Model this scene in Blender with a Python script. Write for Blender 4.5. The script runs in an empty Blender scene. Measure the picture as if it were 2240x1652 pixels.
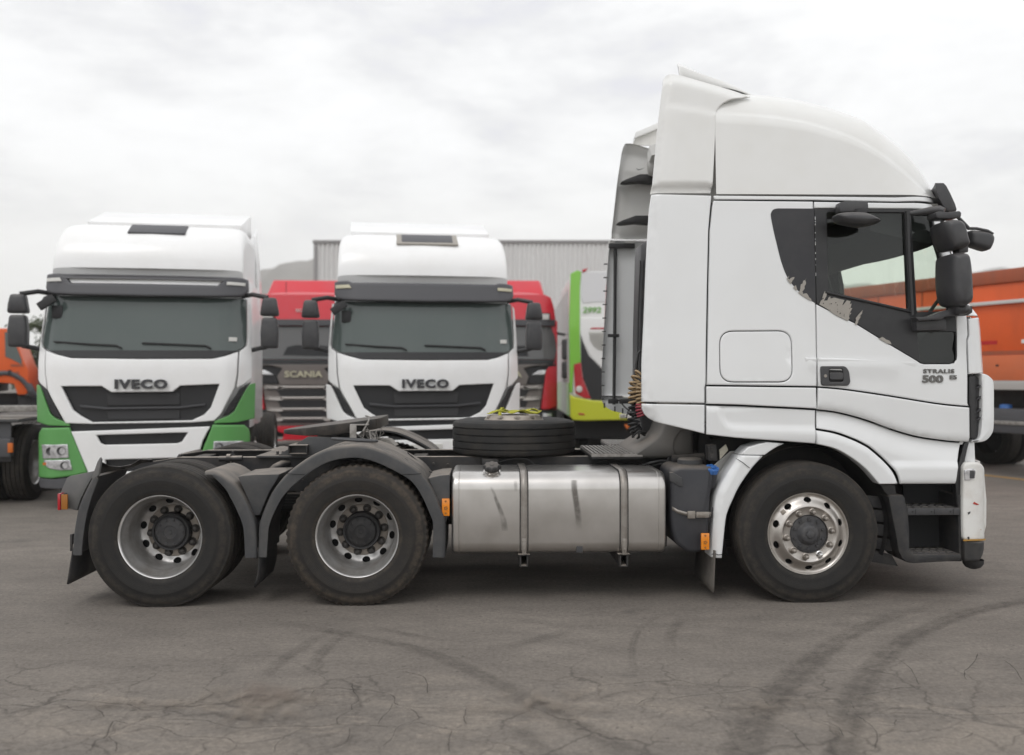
import bpy, bmesh, math, random
import numpy as np
from mathutils import Vector, Matrix
from mathutils.geometry import delaunay_2d_cdt

random.seed(7)
PI = math.pi
SC = bpy.context.scene
COL = SC.collection

# ------------------------------------------------------------------ camera
FPX, CU, CV, CAMH, CAMD = 2033.0, 1120.0, 826.0, 1.62, 6.6
cam_d = bpy.data.cameras.new('camera')
cam = bpy.data.objects.new('camera', cam_d)
COL.objects.link(cam)
cam.location = (0, -CAMD, CAMH)
cam.rotation_euler = (math.radians(90), 0, 0)
cam_d.sensor_width = 36.0
cam_d.lens = 36.0 * FPX / 2240.0
cam_d.clip_start = 0.1
cam_d.clip_end = 6000
cam_d.dof.use_dof = True
cam_d.dof.focus_distance = 6.3
cam_d.dof.aperture_fstop = 1.25
SC.camera = cam

# ------------------------------------------------------------------ world
SUN_EL, SUN_AZ = 52.0, 205.0        # azimuth measured clockwise from +Y
wd = bpy.data.worlds.new('World')
SC.world = wd
wd.use_nodes = True
nt = wd.node_tree
for n in list(nt.nodes):
    nt.nodes.remove(n)
def wn(t, **k):
    n = nt.nodes.new(t)
    for a, b in k.items():
        setattr(n, a, b)
    return n
sky = wn('ShaderNodeTexSky', sky_type='NISHITA')
sky.sun_disc = False
sky.sun_elevation = math.radians(SUN_EL)
sky.sun_rotation = math.radians(SUN_AZ)
sky.air_density = 1.5
sky.dust_density = 4.0
tc = wn('ShaderNodeTexCoord')
mp = wn('ShaderNodeMapping')
mp.inputs['Scale'].default_value = (1.6, 1.2, 4.6)
mp.inputs['Rotation'].default_value = (0.0, 0.16, 0.3)
nt.links.new(tc.outputs['Generated'], mp.inputs['Vector'])
n1 = wn('ShaderNodeTexNoise')
n1.inputs['Scale'].default_value = 2.1
n1.inputs['Detail'].default_value = 9.0
n1.inputs['Roughness'].default_value = 0.56
n1.inputs['Distortion'].default_value = 0.35
nt.links.new(mp.outputs['Vector'], n1.inputs['Vector'])
n2 = wn('ShaderNodeTexNoise')
n2.inputs['Scale'].default_value = 9.0
n2.inputs['Detail'].default_value = 6.0
n2.inputs['Roughness'].default_value = 0.6
nt.links.new(mp.outputs['Vector'], n2.inputs['Vector'])
mixn = wn('ShaderNodeMath', operation='MULTIPLY_ADD')
mixn.inputs[1].default_value = 0.36
nt.links.new(n2.outputs['Fac'], mixn.inputs[0])
nt.links.new(n1.outputs['Fac'], mixn.inputs[2])
rp = wn('ShaderNodeValToRGB')
cr = rp.color_ramp
cr.elements[0].position = 0.48
cr.elements[0].color = (0.72, 0.72, 0.755, 1)
cr.elements[1].position = 0.80
cr.elements[1].color = (0.95, 0.95, 0.945, 1)
e = cr.elements.new(0.56)
e.color = (0.78, 0.78, 0.785, 1)
e = cr.elements.new(0.68)
e.color = (0.89, 0.89, 0.885, 1)
nt.links.new(mixn.outputs[0], rp.inputs['Fac'])
# cream tint low over the horizon
sx = wn('ShaderNodeSeparateXYZ')
nt.links.new(tc.outputs['Generated'], sx.inputs[0])
hr = wn('ShaderNodeMapRange')
hr.inputs['From Min'].default_value = 0.0
hr.inputs['From Max'].default_value = 0.22
hr.inputs['To Min'].default_value = 0.75
hr.inputs['To Max'].default_value = 0.0
nt.links.new(sx.outputs['Z'], hr.inputs['Value'])
mc = wn('ShaderNodeMixRGB')
mc.inputs['Color2'].default_value = (0.93, 0.925, 0.875, 1)
nt.links.new(hr.outputs[0], mc.inputs['Fac'])
nt.links.new(rp.outputs['Color'], mc.inputs['Color1'])
# scale clouds to the Background strength of 0.1
SKY_STR = 0.1
ms = wn('ShaderNodeMixRGB', blend_type='MULTIPLY')
ms.inputs['Fac'].default_value = 1.0
ms.inputs['Color2'].default_value = (9.5, 9.55, 9.65, 1)
nt.links.new(mc.outputs[0], ms.inputs['Color1'])
mk = wn('ShaderNodeMixRGB')
mk.inputs['Fac'].default_value = 0.95
nt.links.new(sky.outputs['Color'], mk.inputs['Color1'])
nt.links.new(ms.outputs[0], mk.inputs['Color2'])
bg = wn('ShaderNodeBackground')
bg.inputs['Strength'].default_value = SKY_STR
nt.links.new(mk.outputs[0], bg.inputs['Color'])
wo = wn('ShaderNodeOutputWorld')
nt.links.new(bg.outputs[0], wo.inputs['Surface'])

# ------------------------------------------------------------------ sun
sd = bpy.data.lights.new('sun', 'SUN')
sd.energy = 0.55
sd.angle = math.radians(24)
sd.color = (1.0, 0.985, 0.97)
sun = bpy.data.objects.new('sun', sd)
COL.objects.link(sun)
az, el = math.radians(SUN_AZ), math.radians(SUN_EL)
sdir = Vector((math.sin(az) * math.cos(el), math.cos(az) * math.cos(el), math.sin(el)))
sun.rotation_euler = sdir.to_track_quat('Z', 'Y').to_euler()
sun.location = (0, -5, 20)

# ------------------------------------------------------------------ exposure
SC.view_settings.view_transform = 'Standard'
SC.view_settings.look = 'None'
SC.view_settings.exposure = 0.37
SC.view_settings.gamma = 1.0
SC.view_settings.use_curve_mapping = False
SC.cycles.use_denoising = True
SC.cycles.max_bounces = 8
SC.cycles.volume_bounces = 1
SC.cycles.transparent_max_bounces = 12
SC.cycles.caustics_reflective = False
SC.cycles.caustics_refractive = False

# ------------------------------------------------------------------ materials
MATS = {}
def mat(name, color, rough=0.5, metal=0.0, dirt=None, dirt_amt=0.4, dirt_scale=6.0, dust=0.0,
        bump=0.0, bump_scale=60.0, coat=0.0, spec=0.5, stretch=(1, 1, 1), rvar=0.0, contrast=(0.42, 0.72), dust_col=(0.24, 0.205, 0.17)):
    m = bpy.data.materials.new(name)
    m.use_nodes = True
    t = m.node_tree
    b = t.nodes['Principled BSDF']
    b.inputs['Base Color'].default_value = (*color, 1)
    b.inputs['Roughness'].default_value = rough
    b.inputs['Metallic'].default_value = metal
    b.inputs['Specular IOR Level'].default_value = spec
    if coat:
        b.inputs['Coat Weight'].default_value = coat
        b.inputs['Coat Roughness'].default_value = 0.06
    L = t.links
    co = t.nodes.new('ShaderNodeTexCoord')
    mpn = t.nodes.new('ShaderNodeMapping')
    mpn.inputs['Scale'].default_value = stretch
    L.new(co.outputs['Object'], mpn.inputs['Vector'])
    last = None
    if dirt is not None:
        n = t.nodes.new('ShaderNodeTexNoise')
        n.inputs['Scale'].default_value = dirt_scale
        n.inputs['Detail'].default_value = 8
        n.inputs['Roughness'].default_value = 0.62
        L.new(mpn.outputs[0], n.inputs['Vector'])
        r = t.nodes.new('ShaderNodeMapRange')
        r.inputs['From Min'].default_value = contrast[0]
        r.inputs['From Max'].default_value = contrast[1]
        r.inputs['To Max'].default_value = dirt_amt
        L.new(n.outputs['Fac'], r.inputs['Value'])
        mx = t.nodes.new('ShaderNodeMixRGB')
        mx.inputs['Color1'].default_value = (*color, 1)
        mx.inputs['Color2'].default_value = (*dirt, 1)
        L.new(r.outputs[0], mx.inputs['Fac'])
        last = mx.outputs[0]
        if rvar:
            rr = t.nodes.new('ShaderNodeMapRange')
            rr.inputs['From Min'].default_value = 0.35
            rr.inputs['From Max'].default_value = 0.7
            rr.inputs['To Min'].default_value = rough
            rr.inputs['To Max'].default_value = min(1, rough + rvar)
            L.new(n.outputs['Fac'], rr.inputs['Value'])
            L.new(rr.outputs[0], b.inputs['Roughness'])
    if dust:
        g = t.nodes.new('ShaderNodeNewGeometry')
        s = t.nodes.new('ShaderNodeSeparateXYZ')
        L.new(g.outputs['Normal'], s.inputs[0])
        r2 = t.nodes.new('ShaderNodeMapRange')
        r2.inputs['From Min'].default_value = 0.25
        r2.inputs['From Max'].default_value = 0.95
        r2.inputs['To Max'].default_value = dust
        L.new(s.outputs['Z'], r2.inputs['Value'])
        nd = t.nodes.new('ShaderNodeTexNoise')
        nd.inputs['Scale'].default_value = 9
        nd.inputs['Detail'].default_value = 6
        L.new(co.outputs['Object'], nd.inputs['Vector'])
        rn = t.nodes.new('ShaderNodeMapRange')
        rn.inputs['From Min'].default_value = 0.3
        rn.inputs['From Max'].default_value = 0.6
        rn.inputs['To Min'].default_value = 0.45
        L.new(nd.outputs['Fac'], rn.inputs['Value'])
        mu = t.nodes.new('ShaderNodeMath')
        mu.operation = 'MULTIPLY'
        L.new(r2.outputs[0], mu.inputs[0])
        L.new(rn.outputs[0], mu.inputs[1])
        mx2 = t.nodes.new('ShaderNodeMixRGB')
        mx2.inputs['Color2'].default_value = (*dust_col, 1)
        if last is None:
            mx2.inputs['Color1'].default_value = (*color, 1)
        else:
            L.new(last, mx2.inputs['Color1'])
        L.new(mu.outputs[0], mx2.inputs['Fac'])
        last = mx2.outputs[0]
    if last is not None:
        L.new(last, b.inputs['Base Color'])
    if bump:
        nb = t.nodes.new('ShaderNodeTexNoise')
        nb.inputs['Scale'].default_value = bump_scale
        nb.inputs['Detail'].default_value = 5
        L.new(mpn.outputs[0], nb.inputs['Vector'])
        bn = t.nodes.new('ShaderNodeBump')
        bn.inputs['Strength'].default_value = bump
        bn.inputs['Distance'].default_value = 0.004
        L.new(nb.outputs['Fac'], bn.inputs['Height'])
        L.new(bn.outputs[0], b.inputs['Normal'])
    MATS[name] = m
    return m

def glass_mat(name, tint, spec=0.55, rough=0.02):
    m = bpy.data.materials.new(name)
    m.use_nodes = True
    t = m.node_tree
    for n in list(t.nodes):
        t.nodes.remove(n)
    o = t.nodes.new('ShaderNodeOutputMaterial')
    tr = t.nodes.new('ShaderNodeBsdfTransparent')
    tr.inputs['Color'].default_value = (*tint, 1)
    gl = t.nodes.new('ShaderNodeBsdfGlossy')
    gl.inputs['Roughness'].default_value = rough
    gl.inputs['Color'].default_value = (0.95, 0.97, 0.96, 1)
    fr = t.nodes.new('ShaderNodeLayerWeight')
    fr.inputs['Blend'].default_value = 0.5
    pw = t.nodes.new('ShaderNodeMath')
    pw.operation = 'POWER'
    pw.inputs[1].default_value = 4.0
    t.links.new(fr.outputs['Facing'], pw.inputs[0])
    mu = t.nodes.new('ShaderNodeMath')
    mu.operation = 'MULTIPLY_ADD'
    mu.inputs[1].default_value = spec
    mu.inputs[2].default_value = 0.045
    t.links.new(pw.outputs[0], mu.inputs[0])
    mx = t.nodes.new('ShaderNodeMixShader')
    t.links.new(mu.outputs[0], mx.inputs[0])
    t.links.new(tr.outputs[0], mx.inputs[1])
    t.links.new(gl.outputs[0], mx.inputs[2])
    t.links.new(mx.outputs[0], o.inputs['Surface'])
    MATS[name] = m
    return m

mat('white_paint', (0.785, 0.795, 0.80), 0.28, coat=1.0, bump=0.05, bump_scale=2.2, dirt=(0.66, 0.655, 0.64), dirt_amt=0.22, dirt_scale=2.4, rvar=0.18)
mat('white_roof', (0.78, 0.78, 0.765), 0.34, coat=0.6, dirt=(0.62, 0.60, 0.54), dirt_amt=0.22, dirt_scale=3.0, rvar=0.15)
mat('white_inner', (0.74, 0.73, 0.70), 0.6, dirt=(0.33, 0.31, 0.28), dirt_amt=0.45, dirt_scale=3.5, stretch=(1, 1, 0.35))
mat('white_bumper', (0.78, 0.775, 0.75), 0.42, dirt=(0.52, 0.46, 0.40), dirt_amt=0.35, dirt_scale=9.0)
mat('white_truck', (0.90, 0.90, 0.90), 0.34, coat=0.3, dirt=(0.68, 0.66, 0.62), dirt_amt=0.25, dirt_scale=1.8)
mat('bracket_grey', (0.13, 0.13, 0.13), 0.6, dirt=(0.20, 0.19, 0.18), dirt_amt=0.6, dirt_scale=7, dust=0.4)
mat('black_gap', (0.012, 0.012, 0.013), 0.8)
mat('black_plastic', (0.022, 0.022, 0.024), 0.55, dirt=(0.075, 0.068, 0.06), dirt_amt=0.5, dirt_scale=11, dust=0.35, bump=0.05, bump_scale=200)
mat('grey_plastic', (0.050, 0.051, 0.054), 0.58, dirt=(0.115, 0.108, 0.10), dirt_amt=0.55, dirt_scale=5, dust=0.85, bump=0.05, bump_scale=120)
mat('mirror_plastic', (0.050, 0.050, 0.054), 0.42, dirt=(0.09, 0.088, 0.085), dirt_amt=0.4, dirt_scale=9, dust=0.2, bump=0.08, bump_scale=260)
mat('decal_black', (0.026, 0.026, 0.030), 0.45, dirt=(0.05, 0.048, 0.05), dirt_amt=0.4, dirt_scale=8)
mat('frame_black', (0.022, 0.022, 0.024), 0.4, dirt=(0.05, 0.05, 0.05), dirt_amt=0.35, dirt_scale=9)
mat('residue', (0.37, 0.345, 0.31), 0.7, dirt=(0.30, 0.28, 0.25), dirt_amt=0.5, dirt_scale=14)
mat('chassis', (0.022, 0.022, 0.024), 0.62, dirt=(0.065, 0.055, 0.046), dirt_amt=0.6, dirt_scale=9, dust=1.0, dust_col=(0.40, 0.35, 0.30))
mat('chassis_dark', (0.014, 0.014, 0.015), 0.7, dirt=(0.035, 0.03, 0.027), dirt_amt=0.5, dirt_scale=9, dust=0.3)
mat('tyre', (0.014, 0.0137, 0.0135), 0.72, dirt=(0.055, 0.045, 0.036), dirt_amt=0.6, dirt_scale=7, bump=0.15, bump_scale=90)
mat('tyre_dusty', (0.018, 0.017, 0.016), 0.8, dirt=(0.085, 0.066, 0.050), dirt_amt=0.6, dirt_scale=8, bump=0.2, bump_scale=90)
mat('tread_tan', (0.115, 0.088, 0.062), 0.85, dirt=(0.055, 0.046, 0.04), dirt_amt=0.6, dirt_scale=12)
mat('rim_steel', (0.60, 0.59, 0.58), 0.32, metal=0.75, dirt=(0.23, 0.19, 0.15), dirt_amt=0.55, dirt_scale=7, rvar=0.2)
mat('rim_barrel', (0.54, 0.53, 0.52), 0.32, metal=0.65, dirt=(0.20, 0.17, 0.14), dirt_amt=0.65, dirt_scale=6, rvar=0.2)
mat('rim_lip', (0.82, 0.81, 0.80), 0.28, metal=0.8, dirt=(0.5, 0.47, 0.44), dirt_amt=0.4, dirt_scale=9)
mat('rim_disc', (0.40, 0.355, 0.31), 0.5, metal=0.3, dirt=(0.17, 0.14, 0.115), dirt_amt=0.7, dirt_scale=9)
mat('rim_alloy', (0.56, 0.53, 0.50), 0.26, metal=0.95, dirt=(0.33, 0.29, 0.25), dirt_amt=0.5, dirt_scale=6, rvar=0.25)
mat('nut_steel', (0.36, 0.33, 0.30), 0.42, metal=0.75, dirt=(0.2, 0.16, 0.12), dirt_amt=0.7, dirt_scale=25)
mat('nut_bright', (0.75, 0.74, 0.73), 0.3, metal=0.9)
mat('nut_cap', (0.045, 0.042, 0.04), 0.5, dirt=(0.10, 0.088, 0.075), dirt_amt=0.6, dirt_scale=25)
mat('hub_black', (0.02, 0.02, 0.022), 0.55, dirt=(0.05, 0.046, 0.044), dirt_amt=0.6, dirt_scale=18)
mat('hub_grey', (0.052, 0.052, 0.056), 0.55, dirt=(0.095, 0.09, 0.085), dirt_amt=0.6, dirt_scale=18)
mat('steel_strap', (0.34, 0.315, 0.29), 0.42, metal=0.6, dirt=(0.2, 0.175, 0.15), dirt_amt=0.6, dirt_scale=14)
mat('rubber_black', (0.015, 0.015, 0.016), 0.7)
mat('amber_lens', (0.85, 0.27, 0.015), 0.25, coat=0.6, dirt=(0.55, 0.16, 0.01), dirt_amt=0.5, dirt_scale=60)
mat('amber_dark', (0.34, 0.13, 0.02), 0.4)
mat('red_lens', (0.42, 0.012, 0.02), 0.22, coat=0.6)
mat('blue_cap', (0.035, 0.14, 0.42), 0.45, dirt=(0.05, 0.09, 0.2), dirt_amt=0.5, dirt_scale=40)
mat('badge_metal', (0.17, 0.165, 0.16), 0.28, metal=0.75)
mat('chrome', (0.50, 0.50, 0.50), 0.20, metal=1.0)
mat('lamp_clear', (0.80, 0.80, 0.82), 0.14, metal=0.55, coat=0.5, dirt=(0.25, 0.25, 0.26), dirt_amt=0.8, dirt_scale=16)
mat('coil_tan', (0.42, 0.30, 0.17), 0.55)
mat('coil_black', (0.022, 0.022, 0.023), 0.5)
mat('coil_red', (0.33, 0.04, 0.06), 0.5)
mat('strap_yellow', (0.50, 0.49, 0.05), 0.75, dirt=(0.20, 0.19, 0.03), dirt_amt=0.8, dirt_scale=40)
mat('interior_dark', (0.022, 0.023, 0.025), 0.8)
mat('interior_grey', (0.12, 0.125, 0.125), 0.8)
mat('interior_liner', (0.17, 0.165, 0.155), 0.9)
mat('mudflap', (0.085, 0.078, 0.07), 0.85, dirt=(0.17, 0.15, 0.13), dirt_amt=0.7, dirt_scale=6)
mat('duct_grey', (0.12, 0.115, 0.108), 0.6, dirt=(0.17, 0.155, 0.14), dirt_amt=0.6, dirt_scale=4, dust=0.6)
mat('plate_steel', (0.36, 0.34, 0.32), 0.5, metal=0.4, dirt=(0.10, 0.09, 0.08), dirt_amt=0.7, dirt_scale=16)
mat('green_paint', (0.115, 0.34, 0.095), 0.4, dirt=(0.10, 0.30, 0.09), dirt_amt=0.4, dirt_scale=2)
mat('green_paint_dark', (0.06, 0.21, 0.045), 0.5)
mat('visor_grey', (0.078, 0.078, 0.085), 0.5)
mat('grille_black', (0.018, 0.018, 0.020), 0.5)
mat('grille_mesh', (0.036, 0.036, 0.038), 0.7, bump=0.6, bump_scale=240)
mat('grille_bar', (0.050, 0.050, 0.055), 0.45)
mat('badge_dark', (0.045, 0.045, 0.05), 0.4)
mat('windscreen_bg', (0.072, 0.092, 0.087), 0.09, spec=0.65, dirt=(0.09, 0.105, 0.10), dirt_amt=0.6, dirt_scale=1.2)
mat('windscreen_grey', (0.10, 0.10, 0.10), 0.12, spec=0.6, dirt=(0.10, 0.10, 0.10), dirt_amt=0.6, dirt_scale=1.2)
mat('red_paint', (0.60, 0.014, 0.030), 0.35, coat=0.4, dirt=(0.50, 0.06, 0.08), dirt_amt=0.4, dirt_scale=2)
mat('taupe_paint', (0.16, 0.14, 0.13), 0.4, dirt=(0.20, 0.18, 0.165), dirt_amt=0.5, dirt_scale=2)
mat('slat_silver', (0.64, 0.60, 0.57), 0.45, metal=0.2)
mat('letter_cream', (0.55, 0.52, 0.38), 0.5)
mat('orange_paint', (0.74, 0.11, 0.018), 0.5, dirt=(0.42, 0.075, 0.02), dirt_amt=0.6, dirt_scale=1.3, stretch=(1, 1, 0.4))
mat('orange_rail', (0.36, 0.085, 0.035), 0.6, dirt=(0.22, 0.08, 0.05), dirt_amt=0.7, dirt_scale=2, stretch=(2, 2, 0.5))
mat('orange_light', (0.62, 0.15, 0.055), 0.55, dirt=(0.50, 0.15, 0.07), dirt_amt=0.5, dirt_scale=2)
mat('orange_cab', (0.72, 0.11, 0.015), 0.42)
mat('tape_white', (0.75, 0.72, 0.70), 0.5)
mat('tape_red', (0.48, 0.01, 0.012), 0.5)
mat('pale_metal', (0.58, 0.57, 0.55), 0.5)
mat('bus_green', (0.20, 0.50, 0.05), 0.3, coat=0.4)
mat('bus_lime', (0.52, 0.56, 0.03), 0.35, coat=0.3)
mat('bus_white', (0.74, 0.74, 0.73), 0.35, coat=0.3)
mat('bus_louvre', (0.50, 0.50, 0.47), 0.6)
mat('bus_glass', (0.30, 0.27, 0.27), 0.15, spec=0.6)
mat('warehouse_wall', (0.72, 0.715, 0.71), 0.55, dirt=(0.56, 0.55, 0.54), dirt_amt=0.5, dirt_scale=0.5, stretch=(1, 1, 0.15))
mat('warehouse_trim', (0.27, 0.26, 0.26), 0.6)
mat('hill_earth', (0.19, 0.175, 0.155), 0.95, dirt=(0.12, 0.118, 0.10), dirt_amt=0.8, dirt_scale=0.012)
mat('yellow_line', (0.50, 0.26, 0.03), 0.8, dirt=(0.22, 0.17, 0.11), dirt_amt=0.7, dirt_scale=6)
mat('bark', (0.09, 0.065, 0.045), 0.9)
mat('leaf', (0.065, 0.085, 0.035), 0.7)
mat('blue_box', (0.03, 0.035, 0.12), 0.55)
mat('plate_white', (0.62, 0.61, 0.58), 0.5)
mat('text_grey', (0.075, 0.075, 0.08), 0.6)
mat('label_red', (0.42, 0.03, 0.02), 0.6)
mat('sticker', (0.42, 0.40, 0.33), 0.6, dirt=(0.25, 0.2, 0.15), dirt_amt=0.5, dirt_scale=40)
mat('orange_signal', (0.60, 0.14, 0.015), 0.4)
mat('bus_text_green', (0.20, 0.42, 0.12), 0.5)
glass_mat('glass_side', (0.84, 0.90, 0.84), 0.42)
glass_mat('glass_front', (0.90, 0.95, 0.88), 0.35)
glass_mat('glass_low', (0.32, 0.34, 0.36), 0.5)
glass_mat('glass_blue', (0.12, 0.38, 0.62), 0.4)

# brushed fuel tank with stains of their own
def tank_mat():
    m = mat('tank_alu', (0.58, 0.55, 0.52), 0.34, metal=0.96)
    t = m.node_tree
    L = t.links
    b = t.nodes['Principled BSDF']
    co = t.nodes.new('ShaderNodeTexCoord')
    mp_ = t.nodes.new('ShaderNodeMapping')
    mp_.inputs['Scale'].default_value = (260, 260, 6)
    L.new(co.outputs['Object'], mp_.inputs['Vector'])
    n = t.nodes.new('ShaderNodeTexNoise')
    n.inputs['Scale'].default_value = 1.0
    n.inputs['Detail'].default_value = 3
    L.new(mp_.outputs[0], n.inputs['Vector'])
    n2_ = t.nodes.new('ShaderNodeTexNoise')
    n2_.inputs['Scale'].default_value = 4.2
    n2_.inputs['Detail'].default_value = 5
    L.new(co.outputs['Object'], n2_.inputs['Vector'])
    r1 = t.nodes.new('ShaderNodeMapRange')
    r1.inputs['From Min'].default_value = 0.38
    r1.inputs['From Max'].default_value = 0.68
    r1.inputs['To Max'].default_value = 0.6
    L.new(n2_.outputs['Fac'], r1.inputs['Value'])
    mx = t.nodes.new('ShaderNodeMixRGB')
    mx.inputs['Color1'].default_value = (0.63, 0.61, 0.59, 1)
    mx.inputs['Color2'].default_value = (0.44, 0.42, 0.395, 1)
    L.new(r1.outputs[0], mx.inputs['Fac'])
    L.new(mx.outputs[0], b.inputs['Base Color'])
    r2 = t.nodes.new('ShaderNodeMapRange')
    r2.inputs['To Min'].default_value = 0.25
    r2.inputs['To Max'].default_value = 0.36
    L.new(n.outputs['Fac'], r2.inputs['Value'])
    L.new(r2.outputs[0], b.inputs['Roughness'])
    return m
tank_mat()

def tyre_mat(name, base, brown, brown_amt):
    m = bpy.data.materials.new(name)
    m.use_nodes = True
    t = m.node_tree
    K = t.links
    b = t.nodes['Principled BSDF']
    b.inputs['Roughness'].default_value = 0.72
    b.inputs['Specular IOR Level'].default_value = 0.4
    co = t.nodes.new('ShaderNodeTexCoord')
    sx_ = t.nodes.new('ShaderNodeSeparateXYZ')
    K.new(co.outputs['Object'], sx_.inputs[0])
    cb = t.nodes.new('ShaderNodeCombineXYZ')
    K.new(sx_.outputs['X'], cb.inputs['X'])
    K.new(sx_.outputs['Z'], cb.inputs['Y'])
    ln = t.nodes.new('ShaderNodeVectorMath')
    ln.operation = 'LENGTH'
    K.new(cb.outputs[0], ln.inputs[0])
    nz = t.nodes.new('ShaderNodeTexNoise')
    nz.inputs['Scale'].default_value = 7
    nz.inputs['Detail'].default_value = 10
    nz.inputs['Roughness'].default_value = 0.7
    K.new(co.outputs['Object'], nz.inputs['Vector'])
    # radius wobbled a little so that the dust rings are uneven
    wb = t.nodes.new('ShaderNodeMath')
    wb.operation = 'MULTIPLY_ADD'
    wb.inputs[1].default_value = 0.03
    K.new(nz.outputs['Fac'], wb.inputs[0])
    K.new(ln.outputs['Value'], wb.inputs[2])
    rp_ = t.nodes.new('ShaderNodeValToRGB')
    mr_ = t.nodes.new('ShaderNodeMapRange')
    mr_.inputs['From Min'].default_value = 0.28
    mr_.inputs['From Max'].default_value = 0.54
    K.new(wb.outputs[0], mr_.inputs['Value'])
    K.new(mr_.outputs[0], rp_.inputs['Fac'])
    e_ = rp_.color_ramp.elements
    e_[0].position, e_[0].color = 0.0, (0.25, 0.25, 0.25, 1)
    e_[1].position, e_[1].color = 1.0, (0.9, 0.9, 0.9, 1)
    for p_, v_ in ((0.18, 0.55), (0.24, 0.1), (0.45, 0.2), (0.58, 0.1), (0.66, 0.65), (0.76, 0.75), (0.82, 0.25), (0.92, 0.8)):
        q_ = e_.new(p_)
        q_.color = (v_, v_, v_, 1)
    n2_ = t.nodes.new('ShaderNodeTexNoise')
    n2_.inputs['Scale'].default_value = 16
    n2_.inputs['Detail'].default_value = 10
    n2_.inputs['Roughness'].default_value = 0.72
    K.new(co.outputs['Object'], n2_.inputs['Vector'])
    r2_ = t.nodes.new('ShaderNodeMapRange')
    r2_.inputs['From Min'].default_value = 0.38
    r2_.inputs['From Max'].default_value = 0.66
    r2_.inputs['To Min'].default_value = 0.15
    K.new(n2_.outputs['Fac'], r2_.inputs['Value'])
    mu_ = t.nodes.new('ShaderNodeMath')
    mu_.operation = 'MULTIPLY'
    K.new(rp_.outputs['Color'], mu_.inputs[0])
    K.new(r2_.outputs[0], mu_.inputs[1])
    m2_ = t.nodes.new('ShaderNodeMath')
    m2_.operation = 'MULTIPLY'
    m2_.inputs[1].default_value = brown_amt
    K.new(mu_.outputs[0], m2_.inputs[0])
    mx_ = t.nodes.new('ShaderNodeMixRGB')
    mx_.inputs['Color1'].default_value = (*base, 1)
    mx_.inputs['Color2'].default_value = (*brown, 1)
    K.new(m2_.outputs[0], mx_.inputs['Fac'])
    K.new(mx_.outputs[0], b.inputs['Base Color'])
    # moulded concentric lines and grain
    wv = t.nodes.new('ShaderNodeMath')
    wv.operation = 'MULTIPLY'
    wv.inputs[1].default_value = 620.0
    K.new(ln.outputs['Value'], wv.inputs[0])
    sn_ = t.nodes.new('ShaderNodeMath')
    sn_.operation = 'SINE'
    K.new(wv.outputs[0], sn_.inputs[0])
    nb_ = t.nodes.new('ShaderNodeTexNoise')
    nb_.inputs['Scale'].default_value = 70
    nb_.inputs['Detail'].default_value = 5
    K.new(co.outputs['Object'], nb_.inputs['Vector'])
    ad_ = t.nodes.new('ShaderNodeMath')
    ad_.operation = 'MULTIPLY_ADD'
    ad_.inputs[1].default_value = 0.12
    K.new(sn_.outputs[0], ad_.inputs[0])
    K.new(nb_.outputs['Fac'], ad_.inputs[2])
    bp = t.nodes.new('ShaderNodeBump')
    bp.inputs['Strength'].default_value = 0.35
    bp.inputs['Distance'].default_value = 0.004
    K.new(ad_.outputs[0], bp.inputs['Height'])
    K.new(bp.outputs[0], b.inputs['Normal'])
    MATS[name] = m
tyre_mat('tyre_road', (0.0125, 0.0122, 0.012), (0.075, 0.060, 0.046), 0.75)
tyre_mat('tyre_dusty', (0.015, 0.0142, 0.0135), (0.105, 0.080, 0.058), 0.95)

# ------------------------------------------------------------------ mesh helpers
def empty(name, loc=(0, 0, 0), rz=0.0, parent=None):
    o = bpy.data.objects.new(name, None)
    o.empty_display_size = 0.2
    COL.objects.link(o)
    o.location = loc
    o.rotation_euler = (0, 0, rz)
    o.parent = parent
    return o

def tag(o, label=None, cat=None, group=None, kind=None):
    if label: o['label'] = label
    if cat: o['category'] = cat
    if group: o['group'] = group
    if kind: o['kind'] = kind
    return o

def finish(bm, name, material, parent=None, sharp=38.0, bevel=0.0, bseg=2, merge=0.0, flat=False, bang=30.0):
    if merge:
        bmesh.ops.remove_doubles(bm, verts=bm.verts, dist=merge)
    bmesh.ops.recalc_face_normals(bm, faces=bm.faces)
    if bevel:
        es = [e for e in bm.edges if len(e.link_faces) == 2 and e.calc_face_angle(0) > math.radians(bang)]
        if es:
            bmesh.ops.bevel(bm, geom=es, offset=bevel, segments=bseg, profile=0.6, affect='EDGES', clamp_overlap=True)
    lim = math.radians(sharp)
    for f in bm.faces:
        f.smooth = not flat
    for e in bm.edges:
        if len(e.link_faces) == 2 and e.calc_face_angle(0) > lim:
            e.smooth = False
    me = bpy.data.meshes.new(name)
    bm.to_mesh(me)
    bm.free()
    if isinstance(material, str):
        material = MATS[material]
    me.materials.append(material)
    o = bpy.data.objects.new(name, me)
    COL.objects.link(o)
    o.parent = parent
    return o

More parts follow.
